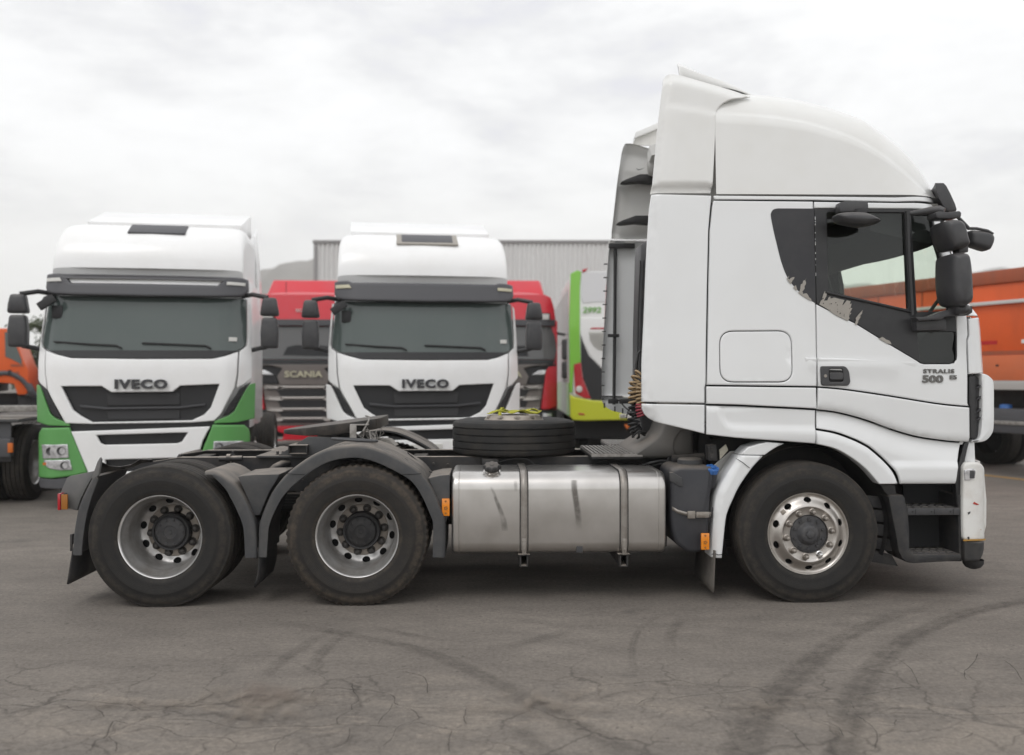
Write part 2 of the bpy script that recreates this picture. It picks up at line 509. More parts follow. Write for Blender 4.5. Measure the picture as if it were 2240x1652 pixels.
class MB:
    """collects shapes, built as one mesh object"""
    def __init__(self):
        self.v = []
        self.f = []
    def add(self, vs, fs):
        n = len(self.v)
        self.v += [tuple(p) for p in vs]
        self.f += [tuple(i + n for i in f) for f in fs]
        return self
    def box(self, x0, x1, y0, y1, z0, z1):
        vs = [(x0, y0, z0), (x1, y0, z0), (x1, y1, z0), (x0, y1, z0), (x0, y0, z1), (x1, y0, z1), (x1, y1, z1), (x0, y1, z1)]
        return self.add(vs, [(0, 3, 2, 1), (4, 5, 6, 7), (0, 1, 5, 4), (1, 2, 6, 5), (2, 3, 7, 6), (3, 0, 4, 7)])
    def obox(self, c, size, M=None):
        sx, sy, sz = size[0] / 2, size[1] / 2, size[2] / 2
        M = M or Matrix.Identity(3)
        c = Vector(c)
        vs = [c + M @ Vector(p) for p in ((-sx, -sy, -sz), (sx, -sy, -sz), (sx, sy, -sz), (-sx, sy, -sz), (-sx, -sy, sz), (sx, -sy, sz), (sx, sy, sz), (-sx, sy, sz))]
        return self.add(vs, [(0, 3, 2, 1), (4, 5, 6, 7), (0, 1, 5, 4), (1, 2, 6, 5), (2, 3, 7, 6), (3, 0, 4, 7)])
    def prism(self, poly, off):
        n = len(poly)
        off = Vector(off)
        vs = [Vector(p) for p in poly] + [Vector(p) + off for p in poly]
        fs = [tuple(range(n))[::-1], tuple(range(n, 2 * n))]
        fs += [(i, (i + 1) % n, n + (i + 1) % n, n + i) for i in range(n)]
        return self.add(vs, fs)
    def loft(self, rings, closed=True, caps=True):
        n = len(rings[0])
        vs = [p for r in rings for p in r]
        fs = []
        for k in range(len(rings) - 1):
            for i in range(n if closed else n - 1):
                j = (i + 1) % n
                fs.append((k * n + i, k * n + j, (k + 1) * n + j, (k + 1) * n + i))
        if caps and closed:
            fs.append(tuple(range(n))[::-1])
            b = (len(rings) - 1) * n
            fs.append(tuple(range(b, b + n)))
        return self.add(vs, fs)
    def tube(self, pts, r, seg=8, closed=False):
        pts = [Vector(p) for p in pts]
        n = len(pts)
        rings = []
        up = None
        for i, p in enumerate(pts):
            if closed:
                d = pts[(i + 1) % n] - pts[i - 1]
            else:
                d = pts[min(i + 1, n - 1)] - pts[max(i - 1, 0)]
            d.normalize()
            if up is None:
                a = Vector((0, 0, 1)) if abs(d.z) < 0.9 else Vector((1, 0, 0))
                up = (a - d * a.dot(d)).normalized()
            else:
                up = (up - d * up.dot(d)).normalized()
            s = d.cross(up)
            rr = r[i] if isinstance(r, (list, tuple)) else r
            rings.append([p + (up * math.cos(2 * PI * k / seg) + s * math.sin(2 * PI * k / seg)) * rr for k in range(seg)])
        if closed:
            rings.append(rings[0])
            return self.loft(rings, caps=False)
        return self.loft(rings)
    def lathe(self, prof, c, axis='y', seg=48, closed=False, rot=0.0):
        """prof: list of (a, r): a along the axis, r radius"""
        c = Vector(c)
        rings = []
        for k in range(seg):
            t = 2 * PI * k / seg + rot
            ring = []
            for a, r in prof:
                if axis == 'y':
                    ring.append(c + Vector((r * math.cos(t), a, r * math.sin(t))))
                elif axis == 'z':
                    ring.append(c + Vector((r * math.cos(t), r * math.sin(t), a)))
                else:
                    ring.append(c + Vector((a, r * math.cos(t), r * math.sin(t))))
            rings.append(ring)
        n = len(prof)
        vs = [p for r in rings for p in r]
        fs = []
        for k in range(seg):
            k2 = (k + 1) % seg
            for i in range(n if closed else n - 1):
                j = (i + 1) % n
                fs.append((k * n + i, k * n + j, k2 * n + j, k2 * n + i))
        return self.add(vs, fs)
    def build(self, name, material, parent=None, **kw):
        me = bpy.data.meshes.new('tmp')
        me.from_pydata(self.v, [], self.f)
        bm = bmesh.new()
        bm.from_mesh(me)
        bpy.data.meshes.remove(me)
        return finish(bm, name, material, parent, **kw)

def cat(pts, n=6, closed=False):
    """Catmull-Rom through points (tuples of any length)"""
    P = [np.array(p, float) for p in pts]
    m = len(P)
    out = []
    rng = range(m) if closed else range(m - 1)
    for i in rng:
        if closed:
            p0, p1, p2, p3 = P[i - 1], P[i], P[(i + 1) % m], P[(i + 2) % m]
        else:
            p0, p1, p2, p3 = P[max(i - 1, 0)], P[i], P[i + 1], P[min(i + 2, m - 1)]
        for k in range(n):
            t = k / n
            out.append(tuple(0.5 * ((2 * p1) + (-p0 + p2) * t + (2 * p0 - 5 * p1 + 4 * p2 - p3) * t * t + (-p0 + 3 * p1 - 3 * p2 + p3) * t ** 3)))
    if not closed:
        out.append(tuple(P[-1]))
    return out

def rounded(poly, r, n=4):
    """round the corners of a 2D polygon; r number or list"""
    out = []
    m = len(poly)
    for i in range(m):
        p0, p1, p2 = np.array(poly[i - 1], float), np.array(poly[i], float), np.array(poly[(i + 1) % m], float)
        a, b = p0 - p1, p2 - p1
        la, lb = np.linalg.norm(a), np.linalg.norm(b)
        rr = r[i] if isinstance(r, (list, tuple)) else r
        rr = min(rr, la * 0.45, lb * 0.45)
        if rr <= 0:
            out.append(tuple(p1))
            continue
        q0, q2 = p1 + a / la * rr, p1 + b / lb * rr
        for k in range(n + 1):
            t = k / n
            out.append(tuple((1 - t) ** 2 * q0 + 2 * t * (1 - t) * p1 + t * t * q2))
    return out

def area2(P):
    P = np.asarray(P)
    x, y = P[:, 0], P[:, 1]
    return 0.5 * np.sum(x * np.roll(y, -1) - np.roll(x, -1) * y)

def resample(P, sp):
    out = []
    m = len(P)
    for i in range(m):
        a, b = np.array(P[i]), np.array(P[(i + 1) % m])
        d = np.linalg.norm(b - a)
        if d < 1e-6:
            continue
        k = max(1, int(math.ceil(d / sp)))
        for j in range(k):
            out.append(a + (b - a) * j / k)
    return np.array(out)

def offset2(P, d):
    """offset closed CCW polygon inward by d"""
    P = np.asarray(P)
    a = P - np.roll(P, 1, 0)
    b = np.roll(P, -1, 0) - P
    a /= np.maximum(np.linalg.norm(a, axis=1, keepdims=True), 1e-9)
    b /= np.maximum(np.linalg.norm(b, axis=1, keepdims=True), 1e-9)
    na = np.stack([-a[:, 1], a[:, 0]], 1)
    nb = np.stack([-b[:, 1], b[:, 0]], 1)
    n = na + nb
    l2 = np.maximum(np.sum(n * n, 1, keepdims=True), 0.6)
    return P + n * 2 / l2 * d

def inside(pts, poly):
    pts = np.asarray(pts)
    poly = np.asarray(poly)
    x, y = pts[:, 0], pts[:, 1]
    c = np.zeros(len(pts), bool)
    x1, y1 = poly[:, 0], poly[:, 1]
    x2, y2 = np.roll(x1, -1), np.roll(y1, -1)
    for i in range(len(poly)):
        if y1[i] == y2[i]:
            continue
        cond = (y1[i] > y) != (y2[i] > y)
        xi = (x2[i] - x1[i]) * (y - y1[i]) / (y2[i] - y1[i]) + x1[i]
        c ^= cond & (x < xi)
    return c

def tri_region(loops, sp):
    """loops[0] outer CCW, others holes; returns verts (loops first) and triangles"""
    pts, edges = [], []
    for lp in loops:
        n0 = len(pts)
        pts += [tuple(p) for p in lp]
        edges += [(n0 + i, n0 + (i + 1) % len(lp)) for i in range(len(lp))]
    nb = len(pts)
    B = np.array(pts)
    mn, mx_ = B.min(0), B.max(0)
    xs = np.arange(mn[0] + sp * 0.5, mx_[0], sp)
    ys = np.arange(mn[1] + sp * 0.5, mx_[1], sp * 0.9)
    if len(xs) and len(ys):
        G = np.array([(x + (sp * 0.5 if j % 2 else 0), y) for j, y in enumerate(ys) for x in xs])
        ok = inside(G, loops[0])
        for h in loops[1:]:
            ok &= ~inside(G, h)
        G = G[ok]
        if len(G):
            d = np.min(np.linalg.norm(G[:, None, :] - B[None, :, :], axis=2), 1)
            G = G[d > sp * 0.45]
            pts += [tuple(g) for g in G]
    res = delaunay_2d_cdt([Vector(p) for p in pts], edges, [], 0, 1e-7)
    V, _, F = res[0], res[1], res[2]
    orig = res[3]
    V = np.array([(v.x, v.y) for v in V])
    F = [tuple(f) for f in F]
    C = np.array([V[list(f)].mean(0) for f in F])
    ok = inside(C, loops[0])
    for h in loops[1:]:
        ok &= ~inside(C, h)
    F = [f for f, k in zip(F, ok) if k]
    return V, F

def sheet_panel(name, outer, holes, y_of, material, parent, gap=0.0, roll=0.006, flange=0.03, sp=0.06, mirror_y=None, sharp=62, ydir=1.0, inv=None):
    """a panel with rolled edges lying on the surface y = y_of(x, z).
    outer / holes are 2D (x, z) outlines."""
    def prep(P, s):
        P = np.array(P, float)
        if area2(P) < 0:
            P = P[::-1]
        return resample(P, s)
    lay = [(gap + roll * 1.9, 0.0), (gap + roll, 0.0), (gap + roll * 0.3, roll * 0.35), (gap, roll), (gap, flange)]
    loops = [prep(outer, sp)] + [prep(h, sp) for h in holes]
    sg = [1] + [-1] * len(holes)
    L0 = [offset2(lp, s * lay[0][0]) for lp, s in zip(loops, sg)]
    V, F = tri_region(L0, sp)
    verts = [(x, y_of(x, z), z) for x, z in V]
    faces = list(F)
    for lp, s in zip(loops, sg):
        prev = None
        for k, (ins, dep) in enumerate(lay):
            Q = offset2(lp, s * ins)
            b = len(verts)
            verts += [(x, y_of(x, z) + ydir * dep, z) for x, z in Q]
            n = len(Q)
            if prev is not None:
                for i in range(n):
                    j = (i + 1) % n
                    faces.append((prev + i, prev + j, b + j, b + i))
            prev = b
    out = []
    for mir in ((False, True) if mirror_y is not None else (False,)):
        mb = MB()
        vs = [(x, (2 * mirror_y - y) if mir else y, z) for x, y, z in verts]
        mb.add(vs, [f[::-1] for f in faces] if mir else faces)
        out.append(mb.build(name, material, parent, sharp=sharp, merge=1e-5))
    return out

def arr2(path, k=1.0):
    return [(p[0] * k, p[1] * k) for p in path]

def text_mesh(name, s, size, material, M, parent, extrude=0.004, bold=0.0, sx=1.0, shear=0.0, spacing=1.0, align='CENTER'):
    cu = bpy.data.curves.new('tmp_text', 'FONT')
    cu.body = s
    cu.size = size
    cu.extrude = extrude
    cu.offset = bold
    cu.shear = shear
    cu.space_character = spacing
    cu.align_x = align
    cu.align_y = 'CENTER'
    cu.resolution_u = 3
    ob = bpy.data.objects.new('tmp_text', cu)
    COL.objects.link(ob)
    dg = bpy.context.evaluated_depsgraph_get()
    me = bpy.data.meshes.new_from_object(ob.evaluated_get(dg))
    bpy.data.objects.remove(ob)
    bpy.data.curves.remove(cu)
    me.name = name
    me.materials.clear()
    me.materials.append(MATS[material] if isinstance(material, str) else material)
    me.transform(M @ Matrix.Diagonal((sx, 1, 1, 1)))
    o = bpy.data.objects.new(name, me)
    COL.objects.link(o)
    o.parent = parent
    return o

FACE_CAM = Matrix.Rotation(math.radians(90), 4, 'X')     # text upright, facing -Y

def copy_tree(o, parent=None):
    c = o.copy()
    COL.objects.link(c)
    c.parent = parent
    for ch in list(o.children):
        copy_tree(ch, c)
    return c

def ss(a, b, x):
    t = min(1.0, max(0.0, (x - a) / (b - a)))
    return t * t * (3 - 2 * t)

def at(u, v, Y):
    d = CAMD + Y
    return Vector(((u - CU) * d / FPX, Y, CAMH - (v - CV) * d / FPX))

def on_ground(u, v):
    d = CAMH * FPX / (v - CV)
    return ((u - CU) * d / FPX, d - CAMD)

# ------------------------------------------------------------------ ground
def ground_material():
    m = bpy.data.materials.new('asphalt')
    m.use_nodes = True
    t = m.node_tree
    L = t.links
    b = t.nodes['Principled BSDF']
    b.inputs['Roughness'].default_value = 0.88
    b.inputs['Specular IOR Level'].default_value = 0.3
    co = t.nodes.new('ShaderNodeTexCoord')
    def noise(scale, detail=6, rough=0.6, st=(1, 1, 1), dist=0.0):
        mp_ = t.nodes.new('ShaderNodeMapping')
        mp_.inputs['Scale'].default_value = st
        L.new(co.outputs['Object'], mp_.inputs['Vector'])
        n = t.nodes.new('ShaderNodeTexNoise')
        n.inputs['Scale'].default_value = scale
        n.inputs['Detail'].default_value = detail
        n.inputs['Roughness'].default_value = rough
        n.inputs['Distortion'].default_value = dist
        L.new(mp_.outputs[0], n.inputs['Vector'])
        return n.outputs['Fac']
    def rng(x, a, b_, c, d):
        r = t.nodes.new('ShaderNodeMapRange')
        r.inputs['From Min'].default_value = a
        r.inputs['From Max'].default_value = b_
        r.inputs['To Min'].default_value = c
        r.inputs['To Max'].default_value = d
        L.new(x, r.inputs['Value'])
        return r.outputs[0]
    def mix(f, c1, c2, mode='MIX'):
        x = t.nodes.new('ShaderNodeMixRGB')
        x.blend_type = mode
        for sock, val in ((x.inputs['Fac'], f), (x.inputs['Color1'], c1), (x.inputs['Color2'], c2)):
            if isinstance(val, (tuple, float, int)):
                sock.default_value = (*val, 1) if isinstance(val, tuple) else val
            else:
                L.new(val, sock)
        return x.outputs[0]
    def mul(a, b_):
        x = t.nodes.new('ShaderNodeMath')
        x.operation = 'MULTIPLY'
        L.new(a, x.inputs[0])
        if isinstance(b_, float):
            x.inputs[1].default_value = b_
        else:
            L.new(b_, x.inputs[1])
        return x.outputs[0]
    big = rng(noise(0.55, 5, 0.55, (1, 1.6, 1)), 0.35, 0.65, 0, 1)
    c = mix(big, (0.166, 0.147, 0.129), (0.214, 0.190, 0.166))
    med = rng(noise(3.2, 7, 0.65, (0.7, 1.5, 1)), 0.40, 0.66, 0, 0.75)
    c = mix(med, c, (0.141, 0.125, 0.111))
    # worn beige band in the foreground, where the top layer has broken up
    sp = t.nodes.new('ShaderNodeSeparateXYZ')
    L.new(co.outputs['Object'], sp.inputs[0])
    wob = rng(noise(0.9, 3), 0.3, 0.7, -0.35, 0.35)
    ad = t.nodes.new('ShaderNodeMath')
    ad.operation = 'ADD'
    L.new(sp.outputs['Y'], ad.inputs[0])
    L.new(wob, ad.inputs[1])
    near = rng(ad.outputs[0], -1.55, -1.95, 0, 1)
    patch = rng(noise(2.0, 8, 0.7, (0.8, 1.3, 1), 0.6), 0.47, 0.62, 0, 1)
    c = mix(mul(mul(near, patch), 0.75), c, (0.235, 0.205, 0.174))
    patch2 = rng(noise(4.4, 8, 0.72, (0.7, 1.4, 1), 0.8), 0.56, 0.66, 0, 1)
    c = mix(mul(mul(near, patch2), 0.6), c, (0.275, 0.235, 0.196))
    # alligator cracking: cell borders, only in worn zones
    def cells(scale, wid, dist, seed):
        mp_ = t.nodes.new('ShaderNodeMapping')
        mp_.inputs['Scale'].default_value = (1.0, 1.15, 1)
        mp_.inputs['Location'].default_value = (seed, seed * 0.7, 0)
        L.new(co.outputs['Object'], mp_.inputs['Vector'])
        nv = t.nodes.new('ShaderNodeTexNoise')
        nv.inputs['Scale'].default_value = scale * 2.2
        nv.inputs['Detail'].default_value = 5
        L.new(mp_.outputs[0], nv.inputs['Vector'])
        av = t.nodes.new('ShaderNodeVectorMath')
        av.operation = 'MULTIPLY_ADD'
        av.inputs[1].default_value = (dist, dist, 0)
        L.new(nv.outputs['Color'], av.inputs[0])
        L.new(mp_.outputs[0], av.inputs[2])
        vo = t.nodes.new('ShaderNodeTexVoronoi')
        vo.feature = 'DISTANCE_TO_EDGE'
        vo.inputs['Scale'].default_value = scale
        L.new(av.outputs[0], vo.inputs['Vector'])
        return rng(vo.outputs['Distance'], 0.0, wid * scale, 1, 0)
    zone = mul(rng(ad.outputs[0], -1.0, -1.7, 0, 1), rng(noise(0.8, 3, 0.5), 0.36, 0.50, 0, 1))
    c = mix(mul(mul(cells(1.9, 0.012, 0.32, 3.1), zone), 0.6), c, (0.055, 0.048, 0.043))
    zone2 = mul(rng(ad.outputs[0], -1.2, -1.9, 0, 1), rng(noise(1.3, 3, 0.5), 0.46, 0.58, 0, 1))
    c = mix(mul(mul(cells(4.2, 0.008, 0.16, 8.3), zone2), 0.5), c, (0.07, 0.06, 0.053))
    fine = rng(noise(85, 4, 0.7), 0.3, 0.7, 0.80, 1.20)
    grit = rng(noise(34, 3, 0.6), 0.35, 0.65, 0.86, 1.14)
    cmul = t.nodes.new('ShaderNodeVectorMath')
    cmul.operation = 'SCALE'
    L.new(c, cmul.inputs[0])
    L.new(mul(fine, grit), cmul.inputs['Scale'])
    c = cmul.outputs[0]
    # dark specks, pale grit, oil spots
    spk = rng(noise(22, 2, 0.4), 0.70, 0.74, 0, 0.6)
    c = mix(spk, c, (0.06, 0.055, 0.05))
    spw = rng(noise(47, 2, 0.4), 0.72, 0.76, 0, 0.5)
    c = mix(spw, c, (0.36, 0.33, 0.29))
    oil = rng(noise(1.7, 4, 0.5), 0.66, 0.74, 0, 0.45)
    c = mix(oil, c, (0.085, 0.078, 0.072))
    L.new(c, b.inputs['Base Color'])
    bn = t.nodes.new('ShaderNodeBump')
    bn.inputs['Strength'].default_value = 0.35
    bn.inputs['Distance'].default_value = 0.006
    L.new(noise(110, 5, 0.65), bn.inputs['Height'])
    L.new(bn.outputs[0], b.inputs['Normal'])
    MATS['asphalt'] = m
ground_material()

mbg = MB()
GS = 3000.0
mbg.add([(-GS, -60, 0), (GS, -60, 0), (GS, GS, 0), (-GS, GS, 0)], [(0, 1, 2, 3)])
ground = mbg.build('ground', 'asphalt')
tag(ground, 'worn grey asphalt yard with tyre marks and cracks', 'ground', kind='structure')

# soft-edged marks lying on the ground (rubber, cracks, sediment)
def mark_material(name, color, strength, nscale=6.0, stretch=(1, 1, 1), lo=0.3, hi=0.62, mn=0.12):
    m = bpy.data.materials.new(name)
    m.use_nodes = True
    t = m.node_tree
    L = t.links
    b = t.nodes['Principled BSDF']
    b.inputs['Roughness'].default_value = 0.9
    b.inputs['Specular IOR Level'].default_value = 0.2
    b.inputs['Base Color'].default_value = (*color, 1)
    at_ = t.nodes.new('ShaderNodeAttribute')
    at_.attribute_name = 'fade'
    co = t.nodes.new('ShaderNodeTexCoord')
    mp_ = t.nodes.new('ShaderNodeMapping')
    mp_.inputs['Scale'].default_value = stretch
    L.new(co.outputs['Object'], mp_.inputs['Vector'])
    n = t.nodes.new('ShaderNodeTexNoise')
    n.inputs['Scale'].default_value = nscale
    n.inputs['Detail'].default_value = 6
    L.new(mp_.outputs[0], n.inputs['Vector'])
    r = t.nodes.new('ShaderNodeMapRange')
    r.inputs['From Min'].default_value = lo
    r.inputs['From Max'].default_value = hi
    r.inputs['To Min'].default_value = mn
    r.inputs['To Max'].default_value = strength
    L.new(n.outputs['Fac'], r.inputs['Value'])
    mu = t.nodes.new('ShaderNodeMath')
    mu.operation = 'MULTIPLY'
    L.new(at_.outputs['Fac'], mu.inputs[0])
    L.new(r.outputs[0], mu.inputs[1])
    L.new(mu.outputs[0], b.inputs['Alpha'])
    MATS[name] = m
mark_material('rubber_mark', (0.085, 0.077, 0.071), 0.34, 9.0, lo=0.33, hi=0.68)
mark_material('rubber_mark_fresh', (0.075, 0.067, 0.062), 0.42, 9.0, lo=0.33, hi=0.68)
mark_material('crack_fill', (0.055, 0.048, 0.043), 0.85, 20.0, lo=0.2, hi=0.45, mn=0.5)
mark_material('sediment', (0.26, 0.222, 0.185), 0.55, 7.0, (1.6, 0.9, 1), lo=0.44, hi=0.60, mn=0.05)
mark_material('sediment_dark', (0.20, 0.155, 0.128), 0.42, 7.0, (2.8, 0.8, 1), lo=0.30, hi=0.66, mn=0.15)

def strip(name, pts_uv, width, material, z, ends=(1, 1), n=8, prof=(0, 0.75, 1, 0.75, 0), jit=0.0, ef=0.4):
    """strip on the ground following image points, traced to ground coordinates"""
    G = [on_ground(u, v) for u, v in pts_uv]
    G = cat(G, n)
    m = len(G)
    k = len(prof)
    vs, fs, fade = [], [], []
    for i, p in enumerate(G):
        a = np.array(G[min(i + 1, m - 1)]) - np.array(G[max(i - 1, 0)])
        a = a / max(np.linalg.norm(a), 1e-6)
        nx, ny = -a[1], a[0]
        jx = random.uniform(-jit, jit)
        w = (width[0] + (width[1] - width[0]) * i / (m - 1)) if isinstance(width, tuple) else width
        if jit:
            w *= random.uniform(0.45, 1.3)
        t = i / (m - 1)
        fe = 1.0
        if ends[0]: fe *= min(1, t / ef)
        if ends[1]: fe *= min(1, (1 - t) / ef)
        for j in range(k):
            o = (j / (k - 1) - 0.5) * w + jx
            vs.append((p[0] + nx * o, p[1] + ny * o, z))
            fade.append(prof[j] * fe)
    for i in range(m - 1):
        for j in range(k - 1):
            fs.append((i * k + j, i * k + j + 1, (i + 1) * k + j + 1, (i + 1) * k + j))
    me = bpy.data.meshes.new(name)
    me.from_pydata(vs, [], fs)
    at_ = me.attributes.new('fade', 'FLOAT', 'POINT')
    at_.data.foreach_set('value', fade)
    me.materials.append(MATS[material])
    o = bpy.data.objects.new(name, me)
    COL.objects.link(o)
    o.parent = ground
    return o

TP = (0, 0.35, 0.75, 0.6, 0.9, 0.55, 0)
zi = 0.004
for pts, w, e_ in (
    ([(2290, 1306), (2140, 1335), (2050, 1365), (1985, 1398), (1930, 1440), (1890, 1490), (1865, 1545), (1848, 1610), (1838, 1700)], (0.16, 0.20), (0, 0)),
    ([(2120, 1305), (2030, 1328), (1950, 1350), (1880, 1378), (1815, 1415), (1765, 1455), (1710, 1510), (1660, 1570), (1625, 1640), (1610, 1720)], (0.12, 0.26), (1, 0)),
    ([(520, 1345), (640, 1368), (760, 1390), (900, 1418), (1010, 1460), (1130, 1520), (1260, 1590), (1400, 1660), (1480, 1710)], (0.10, 0.20), (1, 0)),
    ([(790, 1368), (900, 1392), (985, 1408)], 0.09, (1, 1)),
    ([(745, 1375), (690, 1400), (640, 1430), (590, 1470), (555, 1505)], 0.11, (1, 1)),
    ([(790, 1372), (730, 1405), (690, 1450), (670, 1490)], 0.10, (1, 1)),
    ([(1265, 1372), (1200, 1395), (1130, 1412), (1060, 1420)], 0.12, (1, 1)),
    ([(1450, 1345), (1405, 1375), (1385, 1410), (1383, 1450), (1400, 1490)], 0.06, (1, 1)),
    ([(1500, 1350), (1470, 1385), (1462, 1420)], 0.10, (1, 1)),
    ([(1110, 1580), (1160, 1620), (1210, 1670)], 0.10, (1, 0)),
):
    strip('tyre_mark', pts, w, 'rubber_mark_fresh' if pts[0][0] > 2000 else 'rubber_mark', zi, e_, prof=TP)
    zi += 0.0012

def zc(x, y): return (x * 0.5, 1312.5 + y * 0.5)      # crack tracing helper, full view pixels
K = 1.8286 * 1.09375
def zl(x, y): return (x / K, 2400 / 1.8286 + y / K)
def zr(x, y): return (2048 / 1.8286 + x / K, 2400 / 1.8286 + y / K)
for i, (fn, pts) in enumerate((
    (zl, [(-40, 488), (60, 480), (170, 486), (260, 458), (360, 460), (470, 468), (560, 476), (620, 500), (700, 500), (800, 470), (900, 468), (985, 470), (1050, 445), (1140, 436), (1200, 444)]),
    (zl, [(285, 480), (330, 500), (430, 505), (450, 535)]),
    (zl, [(390, 690), (420, 640), (470, 615), (490, 552), (560, 562), (660, 570), (740, 592), (790, 618), (900, 622), (1000, 628), (1040, 650), (1150, 640), (1260, 615), (1330, 580), (1370, 560)]),
    (zl, [(470, 615), (510, 650), (505, 690)]),
    (zl, [(1040, 650), (1010, 680), (960, 700)]),
    (zl, [(660, 545), (780, 540), (900, 548), (960, 565), (1040, 580), (1150, 578), (1250, 572), (1380, 575), (1470, 565), (1640, 572), (1740, 576), (1820, 555), (1900, 575), (2010, 590), (2120, 585)]),
    (zl, [(1360, 435), (1385, 408), (1460, 405), (1540, 410), (1640, 418), (1720, 440), (1730, 470), (1790, 485), (1900, 492), (2010, 490)]),
    (zl, [(1545, 380), (1548, 420), (1570, 455), (1540, 480), (1535, 505), (1480, 530), (1475, 565)]),
    (zl, [(1320, 480), (1400, 485), (1540, 475)]),
    (zl, [(1720, 470), (1690, 520), (1650, 565)]),
    (zl, [(1760, 330), (1850, 350), (1870, 390), (1865, 430)]),
    (zl, [(1790, 490), (1830, 540), (1740, 575), (1720, 620), (1670, 665)]),
    (zl, [(1530, 575), (1520, 640), (1450, 670), (1380, 680)]),
    (zl, [(2045, 490), (2030, 530), (2040, 565)]),
    (zl, [(1980, 590), (1965, 640), (1968, 690)]),
    (zl, [(1250, 615), (1210, 655), (1200, 690)]),
    (zr, [(540, 480), (590, 452), (700, 450), (830, 432), (960, 425), (1060, 405), (1120, 395), (1185, 390)]),
    (zr, [(1060, 440), (1100, 450), (1130, 480), (1180, 455), (1300, 458), (1460, 455), (1500, 500)]),
    (zr, [(1500, 520), (1700, 515), (1900, 520), (2100, 522), (2260, 510)]),
    (zr, [(1500, 520), (1570, 570), (1600, 620), (1580, 680)]),
    (zr, [(1600, 560), (1670, 570), (1680, 545), (1720, 540)]),
    (zr, [(2040, 250), (2010, 300), (1980, 330), (1990, 370)]),
    (zr, [(1170, 565), (1230, 600), (1270, 650), (1310, 690)]),
    (zr, [(1350, 545), (1430, 580), (1450, 620)]),
    (zr, [(1780, 640), (1850, 620), (1960, 630), (2020, 600)]),
    (zr, [(2150, 280), (2200, 320), (2230, 370)]),
    (zr, [(1680, 270), (1750, 320), (1780, 390)]),
    (zr, [(1500, 440), (1700, 405), (1800, 400)]),
)):
    P = [fn(*p) for p in pts]
    P = [(u + random.uniform(-1.6, 1.6), v + random.uniform(-0.8, 0.8)) for u, v in cat(P, 2)]
    strip('crack', P, (0.013 if i in (0, 2, 5, 6) else 0.009, 0.008), 'crack_fill', 0.0215, (1, 1), n=2, prof=(0, 1, 0), jit=0.003, ef=0.06)

def blob(name, u, v, ru, rv, material, z, seed=0):
    rs = np.random.RandomState(seed)
    ph = rs.rand(6) * 6.28
    vs, fs, fade = [], [], []
    nr, na = 6, 48
    for i in range(nr + 1):
        for j in range(na):
            a = 2 * PI * j / na
            k = 1 + 0.16 * math.sin(3 * a + ph[0]) + 0.10 * math.sin(5 * a + ph[1]) + 0.06 * math.sin(9 * a + ph[2])
            r = i / nr * k
            x, y = on_ground(u + ru * r * math.cos(a), v + rv * r * math.sin(a))
            vs.append((x, y, z))
            fade.append(max(0.0, 1 - (i / nr) ** 2.2))
    for i in range(nr):
        for j in range(na):
            j2 = (j + 1) % na
            fs.append((i * na + j, i * na + j2, (i + 1) * na + j2, (i + 1) * na + j))
    me = bpy.data.meshes.new(name)
    me.from_pydata(vs, [], fs)
    a_ = me.attributes.new('fade', 'FLOAT', 'POINT')
    a_.data.foreach_set('value', fade)
    me.materials.append(MATS[material])
    o = bpy.data.objects.new(name, me)
    COL.objects.link(o)
    o.parent = ground
    return o
blob('sediment_patch', 560, 1545, 170, 48, 'sediment', 0.018, 3)
blob('sediment_stain', 585, 1525, 80, 28, 'sediment_dark', 0.020, 5)
blob('sediment_patch', 1180, 1545, 190, 34, 'sediment', 0.0185, 8)
blob('sediment_patch', 1690, 1545, 130, 16, 'sediment', 0.019, 11)
blob('sediment_patch', 300, 1545, 150, 14, 'sediment', 0.0195, 12)

# yellow paint lines
def paint_line(a, b, w):
    a, b = Vector((*a, 0.004)), Vector((*b, 0.004))
    d = (b - a).normalized()
    n = Vector((-d.y, d.x, 0)) * w / 2
    mb = MB()
    mb.add([a - n, b - n, b + n, a + n], [(0, 1, 2, 3)])
    mb.build('painted_line', 'yellow_line', ground)
paint_line(on_ground(2100, 1034), on_ground(2420, 1070), 0.14)
paint_line(on_ground(-60, 1100), on_ground(10, 1050), 0.12)

# ================================================================== hero truck
PSI = 0.028
OX, OY = 0.0, 0.03
CP, SP = math.cos(PSI), math.sin(PSI)
MY = 1.22                       # lateral centre line (local y)
hero = empty('tractor_truck', (OX, OY, 0), PSI)
tag(hero, 'white three-axle tractor unit with tall cab seen side-on in the foreground', 'truck')

def L(u, v, y):
    """image point -> truck-local point on the plane local y"""
    dx = (u - CU) / FPX
    num = y - ((0 - OX) * (-SP) + (-CAMD - OY) * CP)
    den = dx * (-SP) + CP
    t = num / den
    px, py = dx * t - OX, -CAMD + t - OY
    return Vector((px * CP + py * SP, y, CAMH - (v - CV) / FPX * t))
def UV(x, y, z):
    wx, wy = OX + x * CP - y * SP, OY + x * SP + y * CP
    d = wy + CAMD
    return CU + wx / d * FPX, CV - (z - CAMH) / d * FPX
def L2(u, v, y):
    p = L(u, v, y)
    return (p.x, p.z)

